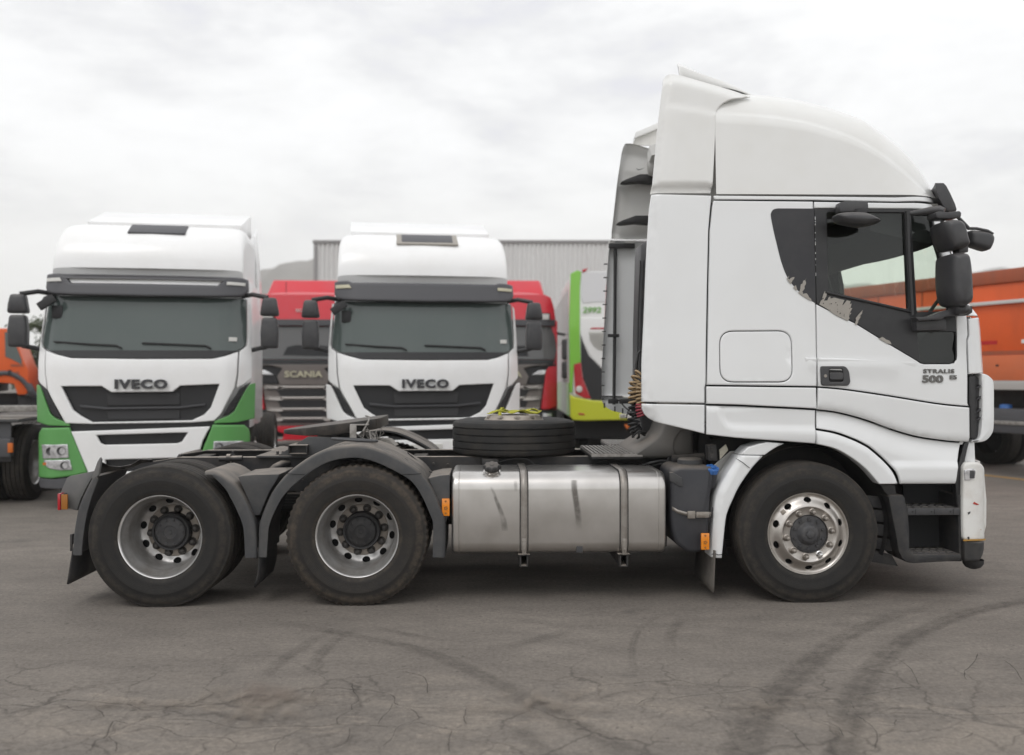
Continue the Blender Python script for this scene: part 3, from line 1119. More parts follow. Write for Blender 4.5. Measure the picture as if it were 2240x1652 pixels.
# ---- wheels --------------------------------------------------------
def holed_disc(mb, prof, n, hs, ha, hb, phase, sp, lip=0.012):
    """revolved profile (list of (a,r)) with n oval holes; hs: position along profile 0..1"""
    P = np.array(prof)
    s = np.concatenate([[0], np.cumsum(np.linalg.norm(np.diff(P, axis=0), axis=1))])
    tot = s[-1]
    def at_s(q):
        return np.interp(q, s, P[:, 0]), np.interp(q, s, P[:, 1])
    rmid = at_s(hs * tot)[1]
    wid = 2 * PI / n * rmid
    na, ns = max(4, int(wid / sp)), max(3, int(tot / sp))
    outer = [(wid * i / na, 0) for i in range(na)] + [(wid, tot * j / ns) for j in range(ns)] + \
            [(wid * (na - i) / na, tot) for i in range(na)] + [(0, tot * (ns - j) / ns) for j in range(ns)]
    hole = [(wid / 2 + ha * math.cos(2 * PI * k / 18), hs * tot + hb * math.sin(2 * PI * k / 18)) for k in range(18)]
    V, F = tri_region([np.array(outer), np.array(hole)], sp)
    H = np.array(hole)
    for k in range(n):
        vs = []
        def m3(a, q, dep=0.0):
            y, r = at_s(q)
            t = a / rmid + 2 * PI * k / n + phase
            return (r * math.cos(t), y + dep, r * math.sin(t))
        b = [m3(a, q) for a, q in V]
        mb.add(b, F)
        r0 = [m3(a, q) for a, q in H]
        r1 = [m3(a, q, lip) for a, q in H]
        mb.add(r0 + r1, [(i, (i + 1) % 18, 18 + (i + 1) % 18, 18 + i) for i in range(18)])

def hexnut(mb, c, r, h, seg=6, y0=0.0):
    pr = [(y0, r), (y0 - h * 0.75, r), (y0 - h, r * 0.8), (y0 - h, 0.0001)]
    mb.lathe(pr, c, 'y', seg)

def tyre_mesh(y0, width, R=0.507, grooves=5, lugs=0, dusty=False, bead=0.292):
    """tyre between y0 (outer) and y0+width; axis y through origin"""
    w = width
    half = [(0.022, bead), (0.010, bead + 0.018), (0.002, bead + 0.045), (0.0022, bead + 0.050), (-0.004, bead + 0.075), (-0.0075, bead + 0.105),
            (-0.0075, bead + 0.112), (-0.004, bead + 0.118), (-0.004, bead + 0.140), (0.000, bead + 0.150), (0.0, bead + 0.158), (0.008, R - 0.034), (0.014, R - 0.026), (0.016, R - 0.012), (0.026, R - 0.004)]
    left = [(y0 + a, r) for a, r in half]
    right = [(y0 + w - a, r) for a, r in half][::-1]
    tread = []
    t0, t1 = y0 + 0.032, y0 + w - 0.032
    for g in range(grooves):
        c = t0 + (t1 - t0) * (g + 0.5) / grooves
        gw = 0.0048
        tread += [(c - gw - 0.001, R), (c - gw, R - 0.003), (c - gw + 0.002, R - 0.013), (c + gw - 0.002, R - 0.013), (c + gw, R - 0.003), (c + gw + 0.001, R)]
    prof = left + tread + right
    mb = MB()
    seg = 248 if lugs else 96
    mb.lathe(prof, (0, 0, 0), 'y', seg)
    if lugs:
        n = len(prof)
        nv = []
        for i, (x, y, z) in enumerate(mb.v):
            k, j = i // n, i % n
            r = math.hypot(x, z)
            if r > R - 0.03 and (k % 4) in (0, 1):
                f = 1 - (0.008 if r > R - 0.014 else 0.003) / r
                x, z = x * f, z * f
            nv.append((x, y, z))
        mb.v = nv
    return mb

def flatten(o, zc_):
    for v in o.data.vertices:
        if v.co.z < -zc_ + 0.0:
            v.co.z = -zc_

ZW = 0.494
def rear_rim():
    mb = MB()
    # flange and barrel
    mb.lathe([(0.014, 0.283), (0.03, 0.281), (0.05, 0.279), (0.085, 0.262), (0.12, 0.257), (0.18, 0.254), (0.24, 0.250), (0.258, 0.246)], (0, 0, 0), 'y', 72)
    mb.lathe([(0.012, 0.300), (0.05, 0.288), (0.10, 0.272), (0.30, 0.272)], (0, 0, 0), 'y', 48)
    holed_disc(mb, [(0.258, 0.246), (0.271, 0.240), (0.281, 0.226), (0.289, 0.210), (0.295, 0.198), (0.295, 0.190)], 10, 0.50, 0.0300, 0.0250, 0.13, 0.014)
    return mb
def build_dual_wheel(name, lugs, dusty, parent, outward=-1):
    rim = rear_rim().build(name, 'rim_barrel', parent, sharp=50, merge=1e-5)
    lp = MB()
    lp.lathe([(0.012, 0.300), (0.0, 0.299), (-0.004, 0.294), (0.0, 0.289), (0.014, 0.2832)], (0, 0, 0), 'y', 72)
    lp.build('rim_lip', 'rim_lip', rim, sharp=60)
    d = MB()
    d.lathe([(0.295, 0.191), (0.289, 0.189), (0.285, 0.184), (0.286, 0.12)], (0, 0, 0), 'y', 60)
    d.build('rim_disc', 'rim_disc', rim, sharp=50)
    b = MB()
    b.lathe([(0.34, 0.26), (0.34, 0.02)], (0, 0, 0), 'y', 32)
    b.build('brake_drum', 'black_gap', rim)
    mt = 'tyre_dusty' if dusty else 'tyre_road'
    to = tyre_mesh(-0.022, 0.285, grooves=4 if not lugs else 3, lugs=lugs).build('tyre', mt, rim, sharp=42)
    flatten(to, ZW)
    ti = tyre_mesh(0.305, 0.285, grooves=4 if not lugs else 3, lugs=lugs).build('tyre', mt, rim, sharp=42)
    flatten(ti, ZW)
    h = MB()
    h.lathe([(0.288, 0.140), (0.26, 0.139), (0.220, 0.136), (0.216, 0.132), (0.218, 0.121), (0.226, 0.118), (0.226, 0.110)], (0, 0, 0), 'y', 48)
    h.build('hub', 'hub_black', rim, sharp=45)
    h = MB()
    h.lathe([(0.226, 0.112), (0.215, 0.110), (0.206, 0.104), (0.203, 0.090), (0.202, 0.055), (0.199, 0.052), (0.199, 0.046), (0.204, 0.043), (0.204, 0.018), (0.200, 0.014), (0.200, 0.0001)], (0, 0, 0), 'y', 48)
    for k in range(10):
        a = 2 * PI * k / 10
        hexnut(h, (0.090 * math.cos(a), 0, 0.090 * math.sin(a)), 0.010, 0.008, 6, 0.204)
    h.build('hub_cap', 'hub_grey' if not dusty else 'hub_black', rim, sharp=45)
    for k in range(10):
        a = 2 * PI * k / 10 + 0.10
        nb = MB()
        nb.lathe([(0, 0.027), (-0.018, 0.026), (-0.032, 0.023), (-0.040, 0.016), (-0.042, 0.0001)], (0, 0, 0), 'y', 14)
        nb.lathe([(0.0, 0.031), (-0.004, 0.031), (-0.005, 0.026)], (0, 0, 0), 'y', 14)
        if k == 0:
            n0 = nb.build('nut', 'nut_cap', rim, sharp=45)
            n0.location = (0.162 * math.cos(a), 0.286, 0.162 * math.sin(a))
        else:
            n1_ = n0.copy()
            COL.objects.link(n1_)
            n1_.parent = rim
            n1_.location = (0.162 * math.cos(a), 0.286, 0.162 * math.sin(a))
    return rim

def build_front_wheel(name, parent):
    mb = MB()
    mb.lathe([(0.02, 0.300), (0.004, 0.2985), (-0.002, 0.294), (-0.001, 0.287), (0.006, 0.283), (0.009, 0.276)], (0, 0, 0), 'y', 84)
    holed_disc(mb, [(0.009, 0.276), (0.011, 0.262), (0.006, 0.250), (-0.012, 0.230), (-0.024, 0.216), (-0.030, 0.206), (-0.031, 0.199)], 10, 0.40, 0.0275, 0.0225, 0.02, 0.014, 0.02)
    mb.lathe([(-0.031, 0.199), (-0.030, 0.193), (-0.022, 0.187), (-0.019, 0.182), (-0.019, 0.140), (-0.014, 0.1365), (0.012, 0.136)], (0, 0, 0), 'y', 84)
    rim = mb.build(name, 'rim_alloy', parent, sharp=50, merge=1e-5)
    b = MB()
    b.lathe([(0.06, 0.28), (0.06, 0.02)], (0, 0, 0), 'y', 32)
    b.build('brake_drum', 'black_gap', rim)
    t = tyre_mesh(-0.02, 0.30, R=0.512, grooves=4).build('tyre', 'tyre_road', rim, sharp=42)
    flatten(t, 0.497)
    h = MB()
    h.lathe([(0.012, 0.1365), (-0.008, 0.134), (-0.012, 0.128), (-0.012, 0.085), (-0.018, 0.078), (-0.034, 0.066), (-0.044, 0.058), (-0.048, 0.046), (-0.048, 0.026), (-0.056, 0.024), (-0.056, 0.0001)], (0, 0, 0), 'y', 48)
    for k in range(10):
        a = 2 * PI * k / 10 + 0.3
        hexnut(h, (0.106 * math.cos(a), 0, 0.106 * math.sin(a)), 0.0115, 0.012, 6, -0.012)
    hexnut(h, (0, 0, 0), 0.030, 0.012, 6, -0.048)
    h.build('hub', 'hub_grey', rim, sharp=40)
    proto = {}
    for k in range(10):
        a = 2 * PI * k / 10 + 0.16
        key = 'nut_bright' if k == 8 else 'nut_steel'
        if key not in proto:
            nb = MB()
            nb.lathe([(0, 0.026), (-0.005, 0.025), (-0.008, 0.020), (-0.009, 0.019)], (0, 0, 0), 'y', 16)
            nb.lathe([(-0.008, 0.0195), (-0.030, 0.019), (-0.036, 0.015), (-0.036, 0.0001)], (0, 0, 0), 'y', 6)
            nb.lathe([(-0.036, 0.013), (-0.046, 0.012), (-0.048, 0.009), (-0.048, 0.0001)], (0, 0, 0), 'y', 12)
            n = nb.build('nut', key, rim, sharp=40)
            proto[key] = n
        else:
            n = proto[key].copy()
            COL.objects.link(n)
            n.parent = rim
        n.location = (0.162 * math.cos(a), -0.019, 0.162 * math.sin(a))
    w = MB()
    w.obox((0, 0, 0), (0.03, 0.004, 0.034))
    wt = w.build('balance_weight', 'rim_disc', rim, bevel=0.001)
    wt.location = (-0.186, -0.014, 0.158)
    wt.rotation_euler = (0, 0.9, 0)
    return rim

pr = L(350.2, 1172.8, 0)
pm = L(781.2, 1172.7, 0)
pf = L(1767.6, 1169.6, 0)
wheel_rear = build_dual_wheel('wheel', 0, False, hero)
wheel_rear.location = (pr.x, 0, ZW)
wheel_mid = build_dual_wheel('wheel', 44, True, hero)
wheel_mid.location = (pm.x, 0, ZW)
wheel_mid.rotation_euler = (0, 0.0, 0)
wheel_front = build_front_wheel('wheel', hero)
wheel_front.location = (pf.x, 0.0, 0.497)
for w_, x_, z_ in ((wheel_rear, pr.x, ZW), (wheel_mid, pm.x, ZW), (wheel_front, pf.x, 0.497)):
    c = copy_tree(w_, hero)
    c.location = (x_, 2 * MY, z_)
    c.rotation_euler = (0, 0, PI)

# axles
mb = MB()
for x_ in (pr.x, pm.x):
    mb = MB()
    mb.lathe([(0.45, 0.09), (0.9, 0.10), (1.0, 0.2), (1.44, 0.2), (1.54, 0.10), (2.0, 0.09)], (x_, 0, ZW), 'y', 20)
    mb.build('axle', 'chassis_dark', hero)
mb = MB()
mb.lathe([(0.3, 0.07), (2.1, 0.07)], (pf.x, 0, 0.47), 'y', 14)
mb.build('axle', 'chassis_dark', hero)

# ---- chassis rails -------------------------------------------------
ZR = 0.985
XR0, XR1 = L(330, 1009, 0.82).x, 3.0
for s, y0 in ((1, 0.82), (-1, 1.62)):
    mb = MB()
    xt = L(392, 998, 0.82).x
    t = 0.009
    H = 0.27
    # web
    def web(ya, yb):
        poly = [(XR0, ya, ZR - H + 0.05), (xt, ya, ZR - H), (XR1, ya, ZR - H), (XR1, ya, ZR), (xt, ya, ZR), (XR0, ya, ZR - 0.035)]
        mb.prism(poly, (0, yb - ya, 0))
    web(y0, y0 + s * t)
    fl = y0 + s * 0.075
    for za, zb in ((ZR - t, ZR), (ZR - H, ZR - H + t)):
        mb.prism([(xt, y0 + s * 0.001, za), (XR1, y0 + s * 0.001, za), (XR1, y0 + s * 0.001, zb + 0.0005), (xt, y0 + s * 0.001, zb + 0.0005)], (0, fl - y0, 0))
    mb.prism([(XR0, y0 + s * 0.001, ZR - 0.035 - t), (xt, y0 + s * 0.001, ZR - t), (xt, y0 + s * 0.001, ZR + 0.0005), (XR0, y0 + s * 0.001, ZR - 0.0345)], (0, fl - y0, 0))
    rail = mb.build('chassis_rail', 'chassis', hero, sharp=30)
    # bolts on the web
    bb = MB()
    for i in range(46):
        x_ = XR0 + 0.15 + i * 0.105 + random.uniform(-0.02, 0.02)
        for z_ in (ZR - 0.07, ZR - 0.18):
            if random.random() < 0.6:
                bb.lathe([(0, 0.011), (-0.009 * s, 0.010), (-0.009 * s, 0.0001)], (x_, y0, z_ + random.uniform(-0.02, 0.02)), 'y', 6)
    bo_ = bb.build('rail_bolts', 'chassis', rail)
    bo_['kind'] = 'stuff'
for x_ in (XR0 + 0.25, -1.85, -1.45, -0.75, -0.1, 0.75, 1.4):
    mb = MB()
    mb.box(x_ - 0.06, x_ + 0.06, 0.835, 1.605, ZR - 0.22, ZR - 0.03)
    mb.build('crossmember', 'chassis_dark', hero, bevel=0.01)
# brackets, valves and pipes between rails and around the suspension
mb = MB()
mb.tube([(x_, 0.93, ZR - 0.07 + 0.01 * math.sin(x_ * 7)) for x_ in np.linspace(-2.6, 1.2, 24)], 0.014, 6)
mb.tube([(x_, 0.90, ZR - 0.11 + 0.012 * math.sin(x_ * 5 + 1)) for x_ in np.linspace(-2.6, 1.2, 24)], 0.010, 6)
mb.build('brake_pipe', 'coil_black', hero)
mb = MB()
for x_ in (pr.x, pm.x):
    mb = MB()
    mb.box(x_ - 0.10, x_ + 0.10, 0.66, 0.815, ZR - 0.42, ZR - 0.05)
    mb.lathe([(0.60, 0.075), (0.78, 0.075)], (x_ + 0.16, 0, ZR - 0.28), 'y', 16)
    mb.build('suspension_bracket', 'chassis_dark', hero, bevel=0.012)
mb = MB()
mb.tube([L(590, 1034, 0.72), L(602, 1024, 0.74), L(618, 1016, 0.78), L(634, 1013, 0.82)], [0.028, 0.034, 0.034, 0.02], 10)
mb.build('air_elbow', 'chassis', hero)
mb = MB()
mb.tube([L(480, 1004, 0.74), L(530, 1003, 0.74)], 0.022, 10)
mb.lathe([(0, 0.035), (-0.03, 0.035), (-0.03, 0.001)], L(505, 1003, 0.74), 'x', 12)
mb.build('air_valve', 'chassis', hero)
# leaf spring packs
mb = MB()
for k in range(5):
    l_ = 0.52 - 0.08 * k
    mb.box((pr.x + pm.x) / 2 - l_, (pr.x + pm.x) / 2 + l_, 0.70, 0.79, 0.60 + k * 0.022, 0.62 + k * 0.022)
mb.build('leaf_spring', 'chassis_dark', hero)

# ---- rear mudguards ------------------------------------------------
def guard(name, outer_uv, lip, y1, material='grey_plastic', y0=0.0, ribs=5, endcap=False, thick=0.006, mir=True):
    """mudguard: outer edge line (image points on y0), lip width list (m), top running back to y1"""
    P = [L(u, v, y0) for u, v in cat(outer_uv, 4)]
    lips = np.interp(np.linspace(0, 1, len(P)), np.linspace(0, 1, len(lip)), lip)
    c = Vector((sum(p.x for p in P) / len(P), y0, 0.45))
    n = len(P)
    rings = []
    for i, p in enumerate(P):
        d = (P[min(i + 1, n - 1)] - P[max(i - 1, 0)]).normalized()
        nn = Vector((d.z, 0, -d.x))
        if nn.dot(Vector((c.x, 0, c.z)) - Vector((p.x, 0, p.z))) < 0:
            nn = -nn
        r = 0.018
        sec = [(lips[i], 0.010), (lips[i] * 0.98, 0.0), (r * 1.4, -0.004), (r * 0.5, 0.003), (0.002, r * 0.7), (0.0, r * 1.6)]
        # ribbed top
        k = 0
        yy = 0.055
        while ribs and k < ribs:
            sec += [(0.0, yy), (0.012, yy + 0.005), (0.012, yy + 0.013), (0.0, yy + 0.018)]
            yy += 0.055
            k += 1
        sec += [(0.0, y1 - y0), (thick + 0.01, y1 - y0), (thick + 0.012, 0.03), (r * 1.5 + thick, thick + 0.004), (lips[i], thick + 0.010)]
        rings.append([p + nn * a + Vector((0, b, 0)) for a, b in sec])
    objs = []
    for m_ in ((0, 1) if mir else (0,)):
        mb = MB()
        rr = [[Vector((q.x, 2 * MY - q.y, q.z)) if m_ else q for q in r_] for r_ in rings]
        mb.loft(rr)
        objs.append(mb.build(name, material, hero, sharp=45))
    return objs

g_mid = [(563.6, 1219), (564.5, 1185), (567, 1145), (584, 1098.6), (601.6, 1066), (627, 1036.5), (653, 1015.5), (678.5, 998.5), (704, 985.7), (729.7, 978), (755.4, 974.3), (781, 973.2), (806.6, 976.5),
         (832.3, 984.2), (857.9, 995.3), (883.5, 1008.3), (909.2, 1024), (924, 1038), (938, 1057), (952, 1083.5), (966, 1118), (973, 1140), (974, 1180), (973, 1220)]
guard('mudguard', g_mid, [0.062, 0.075, 0.095, 0.094, 0.092, 0.094, 0.094, 0.09, 0.085, 0.088], 0.62)
# overlapping seams on the middle mudguard
for uv in ([(577, 1104), (604, 1068), (627, 1037), (629, 1036)],):
    pass
mb = MB()
for (ua, va), (ub, vb) in (((627, 1036), (668, 1038)), ((922, 1036), (880, 1038))):
    a, b = L(ua, va, -0.005), L(ub, vb, -0.003)
    mb = MB()
    mb.tube([a, (a + b) / 2 + Vector((0, -0.001, -0.003)), b], 0.0022, 5)
    mb.build('mudguard_seam', 'black_gap', hero)
g_rr = [(447.6, 1031), (462, 1030.5), (479, 1036), (497, 1047), (515, 1061.5), (530, 1083), (543, 1108), (556.6, 1141), (561, 1180), (562, 1220)]
guard('mudguard', g_rr, [0.012, 0.05, 0.082, 0.088, 0.086], 0.62, ribs=0)
g_rl = [(157.7, 1214.6), (158.5, 1190), (160.5, 1165), (169, 1117), (177, 1094), (186, 1075), (199.5, 1047.6), (205, 1040)]
guard('mudguard', g_rl, [0.066, 0.072, 0.070, 0.055, 0.035], 0.62, ribs=0)
# torn remains of the mudguard over the rear wheel (curved sheet deeper in)
mb = MB()
rows = []
top = [(206, 1052, 0.06), (216, 1012, 0.10), (219, 1001, 0.12), (224, 1011, 0.2), (240, 1019, 0.26), (262, 1021, 0.32), (285, 1017, 0.38), (306, 1004, 0.44), (331, 1006, 0.5)]
bot = [(196, 1080, 0.30), (212, 1050, 0.36), (222, 1042, 0.40), (232, 1036, 0.44), (248, 1030, 0.5), (268, 1026, 0.54), (290, 1021, 0.57), (310, 1012, 0.60), (335, 1009, 0.61)]
A_ = [L(*p) for p in top]
B_ = [L(*p) for p in bot]
mb.loft([A_, [a.lerp(b, 0.5) + Vector((0, 0, 0.012)) for a, b in zip(A_, B_)], B_], closed=False)
o = mb.build('torn_mudguard', 'black_plastic', hero, sharp=60)
sm = o.modifiers.new('solid', 'SOLIDIFY')
sm.thickness = 0.006
# black gusset panels between the guards and before the tank
def plate(name, uv, y, depth, material, rnd=0.006, bevel=0.006, y2=None, parent=None, par=None, mir=False):
    P = [L(u, v, y) for u, v in uv]
    out = []
    for m_ in ((0, 1) if mir else (0,)):
        mb = MB()
        Q = [Vector((p.x, 2 * MY - p.y, p.z)) if m_ else p for p in P]
        mb.prism(Q, (0, -depth if m_ else depth, 0))
        out.append(mb.build(name, material, par or hero, bevel=bevel, sharp=40))
    return out[0]
plate('torn_shard', [(199.5, 1046), (206, 1030), (213, 1010), (218.5, 1001), (221, 1006), (219, 1020), (215, 1040), (209, 1046), (203, 1048)], 0.0, 0.03, 'bracket_grey', bevel=0.003)
plate('gusset', [(519, 1042), (560, 1038), (612, 1037), (606, 1050), (590, 1075), (575, 1110), (568, 1128), (553, 1128), (545, 1100), (532, 1070)], 0.05, 0.5, 'grey_plastic', bevel=0.012)
plate('gusset', [(936, 1046), (962, 1040), (984, 1038), (984, 1120), (972, 1150), (960, 1110), (948, 1075)], 0.05, 0.5, 'grey_plastic', bevel=0.012)
plate('mudguard_stay', [(551, 1140), (571, 1140), (569, 1222), (553, 1222)], 0.10, 0.45, 'black_plastic', bevel=0.006)
# springy edge wires on the mudguard top
mb = MB()
mb.tube([L(886, 1003, 0.15), L(905, 1019, 0.15), L(925, 1040, 0.12), L(934, 1050, 0.10), L(942, 1050, 0.10)], 0.004, 6)
mb.tube([L(891, 990, 0.45), L(915, 1010, 0.45), L(935, 1030, 0.45), L(950, 1036, 0.42)], 0.004, 6)
mb.tube([L(600, 1040, 0.10), L(620, 1036, 0.2), L(632, 1028, 0.3)], 0.004, 6)
mb.build('guard_clip', 'coil_black', hero)
# strap tie lying on the mid guard
mb = MB()
c0 = L(776, 966, 0.30)
ring = [(c0.x + 0.165 * math.cos(a), c0.y + 0.055 * math.sin(a), c0.z + 0.012 - 0.010 * math.cos(a)) for a in np.linspace(0, 2 * PI, 28, endpoint=False)]
mb.tube(ring, 0.010, 8, closed=True)
mb.build('rubber_loop', 'hub_grey', hero)

# ---- rear lamp, bracket, mudflaps ----------------------------------
plate('lamp_bracket', [(133, 1076), (146, 1046), (152, 1042), (204, 1031), (206, 1038), (190, 1064), (176, 1092), (168, 1117), (150, 1112), (134, 1110)], 0.10, 0.04, 'bracket_grey', bevel=0.003)
mb = MB()
a, b = L(126, 1081, 0.04), L(149, 1115, 0.04)
mb.box(a.x + 0.022, b.x - 0.035, 0.04, 0.42, b.z, a.z)
lampb = mb.build('tail_lamp', 'black_plastic', hero, bevel=0.004)
mb = MB()
mb.box(a.x, a.x + 0.022, 0.035, 0.42, b.z - 0.004, a.z + 0.004)
mb.build('red_lens', 'red_lens', lampb, bevel=0.006)
mb = MB()
mb.box(a.x + 0.03, b.x, 0.028, 0.042, b.z + 0.002, a.z - 0.002)
mb.build('amber_lens', 'amber_dark', lampb, bevel=0.003)
plate('guard_clamp', [(153, 1169), (158, 1169), (158, 1206), (153, 1206)], 0.06, 0.05, 'black_plastic', bevel=0.002)
def flap(uv_top, uv_bot, yend, material='mudflap', bend=0.0):
    a, b = L(*uv_top, 0.02), L(*uv_bot, 0.02)
    n = 6
    r1, r2 = [], []
    for i in range(n + 1):
        t = i / n
        p = a.lerp(b, t) + Vector((bend * math.sin(PI * t), 0, 0))
        r1.append(p)
        r2.append(Vector((p.x, yend, p.z)))
    mb = MB()
    mb.loft([r1, r2], closed=False)
    o = mb.build('mudflap', material, hero)
    s = o.modifiers.new('solid', 'SOLIDIFY')
    s.thickness = 0.012
    c_ = o.copy()
    c_.data = o.data.copy()
    COL.objects.link(c_)
    for v in c_.data.vertices:
        v.co.y = 2 * MY - v.co.y
    return o
flap((160, 1190), (146, 1278), 0.60, 'chassis', 0.0)
flap((561, 1200), (555, 1284), 0.58, 'black_plastic', 0.02)
flap((1566, 1205), (1562, 1296), 0.60, 'mudflap', 0.0)

# ---- side marker lamps ---------------------------------------------
def marker(u0, v0, u1, v1, y):
    a, b = L(u0, v0, y), L(u1, v1, y)
    mb = MB()
    mb.box(a.x, b.x, y, y + 0.022, b.z, a.z)
    o = mb.build('side_marker', 'amber_lens', hero, bevel=0.005, bseg=2)
    mb = MB()
    cx_, cz_ = (a.x + b.x) / 2, (a.z + b.z) / 2
    for dz in (-0.043, 0.043):
        mb.lathe([(0, 0.008), (-0.003, 0.007), (-0.003, 0.0001)], (cx_, y, cz_ + dz), 'y', 10)
    for k in range(5):
        an = 2 * PI * k / 5
        mb.lathe([(0, 0.006), (-0.002, 0.0055), (-0.002, 0.0001)], (cx_ + 0.0095 * math.cos(an), y, cz_ - 0.006 + 0.0095 * math.sin(an)), 'y', 8)
    mb.build('reflector', 'amber_dark', o)
marker(966.5, 1091, 983.5, 1129, 0.025)
marker(1534, 1167, 1552, 1203, 0.0)
mb = MB()
mb.tube([L(1552, 1180, 0.03), L(1555, 1150, 0.05), L(1560, 1110, 0.10)], 0.005, 6)
mb.build('lamp_cable', 'coil_black', hero)

# ---- fuel tank -----------------------------------------------------
TY0, TY1 = 0.03, 0.70
tx0, tx1 = L(987.5, 1115, TY0).x, L(1458, 1115, TY0).x
tz1, tz0 = 0.938, L(1200, 1211, TY0 + 0.03).z
def tank_section(grow=0.0, n=9):
    """closed section (y, z) counter-clockwise"""
    pts = []
    cs = [(TY0, tz1, 0.125, 180, 90), (TY1, tz1, 0.07, 90, 0), (TY1, tz0, 0.07, 0, -90), (TY0, tz0, 0.085, -90, -180)]
    for (y_, z_, r, a0, a1) in cs:
        sy = 1 if y_ == TY0 else -1
        sz = -1 if z_ == tz1 else 1
        cy_, cz_ = y_ + sy * r, z_ + sz * r
        for k in range(n):
            a = math.radians(a0 + (a1 - a0) * k / (n - 1))
            pts.append((cy_ + (r + grow) * math.cos(a), cz_ + (r + grow) * math.sin(a)))
    return pts
mb = MB()
rings = []
for x_, g in ((tx0, -0.030), (tx0 + 0.002, -0.018), (tx0 + 0.009, -0.008), (tx0 + 0.022, -0.001), (tx0 + 0.035, 0.0), (tx0 + 0.049, 0.0), (tx0 + 0.051, 0.0025), (tx0 + 0.056, 0.0025), (tx0 + 0.058, 0.0),
              (tx1 - 0.058, 0.0), (tx1 - 0.056, 0.0025), (tx1 - 0.051, 0.0025), (tx1 - 0.049, 0.0), (tx1 - 0.035, 0.0), (tx1 - 0.022, -0.001), (tx1 - 0.009, -0.008), (tx1 - 0.002, -0.018), (tx1, -0.030)):
    rings.append([(x_, y_, z_) for y_, z_ in tank_section(g)])
# extra rings so shading stays even
mid = [[(x_, y_, z_) for y_, z_ in tank_section(0)] for x_ in np.linspace(tx0 + 0.1, tx1 - 0.1, 14)]
rings = rings[:9] + mid + rings[9:]
mb.loft(rings)
tank = mb.build('fuel_tank', 'tank_alu', hero, sharp=50)
# straps with rubber edging
for u0, u1 in ((1137, 1156), (1356, 1375)):
    xa, xb = L(u0, 1115, 0.02).x, L(u1, 1115, 0.02).x
    S = tank_section(0.006)
    S2 = tank_section(0.010)
    n4 = 9
    band = S[-5:] and (S[n4:2 * n4][::-1][:0] + S[:n4] )
    # path: from the back top over the front to the bottom
    path = [(TY1 - 0.05, tz1 + 0.006)] + [p for p in S[:n4][::-1]] + [p for p in S[3 * n4:][::-1]][:5]
    st = MB()
    r1 = [(xa + 0.006, y_, z_) for y_, z_ in path]
    r2 = [(xb - 0.006, y_, z_) for y_, z_ in path]
    st.loft([r1, r2], closed=False)
    so = st.build('tank_strap', 'steel_strap', tank, sharp=60)
    s_ = so.modifiers.new('solid', 'SOLIDIFY')
    s_.thickness = 0.004
    s_.offset = 1
    rb = MB()
    for xx in (xa + 0.004, xb - 0.004):
        rb.tube([(xx, y_, z_) for y_, z_ in path], 0.0048, 6)
    rb.build('strap_edging', 'rubber_black', so)
    bk = MB()
    p0 = L((u0 + u1) / 2, 1188, 0.012)
    bk.box(xa + 0.016, xb - 0.016, 0.008, 0.022, p0.z - 0.085, p0.z + 0.03)
    bk.lathe([(0, 0.008), (-0.008, 0.008), (-0.008, 0.0001)], ((xa + xb) / 2, 0.008, p0.z - 0.045), 'y', 8)
    bk.lathe([(0, 0.005), (-0.005, 0.005), (-0.005, 0.0001)], ((xa + xb) / 2 - 0.012, 0.008, p0.z + 0.015), 'y', 8)
    bk.lathe([(0, 0.005), (-0.005, 0.005), (-0.005, 0.0001)], ((xa + xb) / 2 + 0.012, 0.008, p0.z + 0.015), 'y', 8)
    bk.build('strap_buckle', 'steel_strap', so, bevel=0.003)
    # hanger bracket below: open channel
    hk = MB()
    za, zb = tz0 - 0.005, L(u0, 1240, 0.05).z
    t_ = 0.012
    hk.box(xa, xa + t_, 0.04, 0.62, zb, za)
    hk.box(xb - t_, xb, 0.04, 0.62, zb, za)
    hk.box(xa + t_ - 0.002, xb - t_ + 0.002, 0.04, 0.62, zb, zb + t_)
    hk.box(xa - 0.012, xb + 0.012, 0.03, 0.62, za - 0.006, za + 0.004)
    hk.build('tank_hanger', 'chassis', hero, bevel=0.003)
# filler neck and cap
fc = L(1076, 1031, 0.12)
ax = Vector((0.0, -0.38, 0.92)).normalized()
def tilt(mb, prof, c, axis, seg=24, star=0):
    q = Vector((0, 0, 1)).rotation_difference(axis)
    t0 = len(mb.v)
    mb.lathe(prof, (0, 0, 0), 'z', seg)
    for i in range(t0, len(mb.v)):
        p = Vector(mb.v[i])
        if star:
            a = math.atan2(p.y, p.x)
            r = math.hypot(p.x, p.y)
            if r > 0.03 and p.z > 0.002:
                k = 1 + 0.10 * math.cos(star * a)
                p.x *= k
                p.y *= k
        p = q @ p + Vector(c)
        mb.v[i] = tuple(p)
mb = MB()
tilt(mb, [(-0.05, 0.058), (-0.004, 0.058), (0.0, 0.062), (0.006, 0.062), (0.008, 0.054), (0.018, 0.053), (0.02, 0.0001)], fc - ax * 0.004, ax, 32)
neck = mb.build('filler_neck', 'tank_alu', tank, sharp=40)
mb = MB()
tilt(mb, [(0.0, 0.056), (0.006, 0.060), (0.028, 0.058), (0.036, 0.050), (0.036, 0.018), (0.040, 0.014), (0.040, 0.0001)], fc + ax * 0.018, ax, 56, star=8)
mb.build('filler_cap', 'black_plastic', tank, sharp=40)
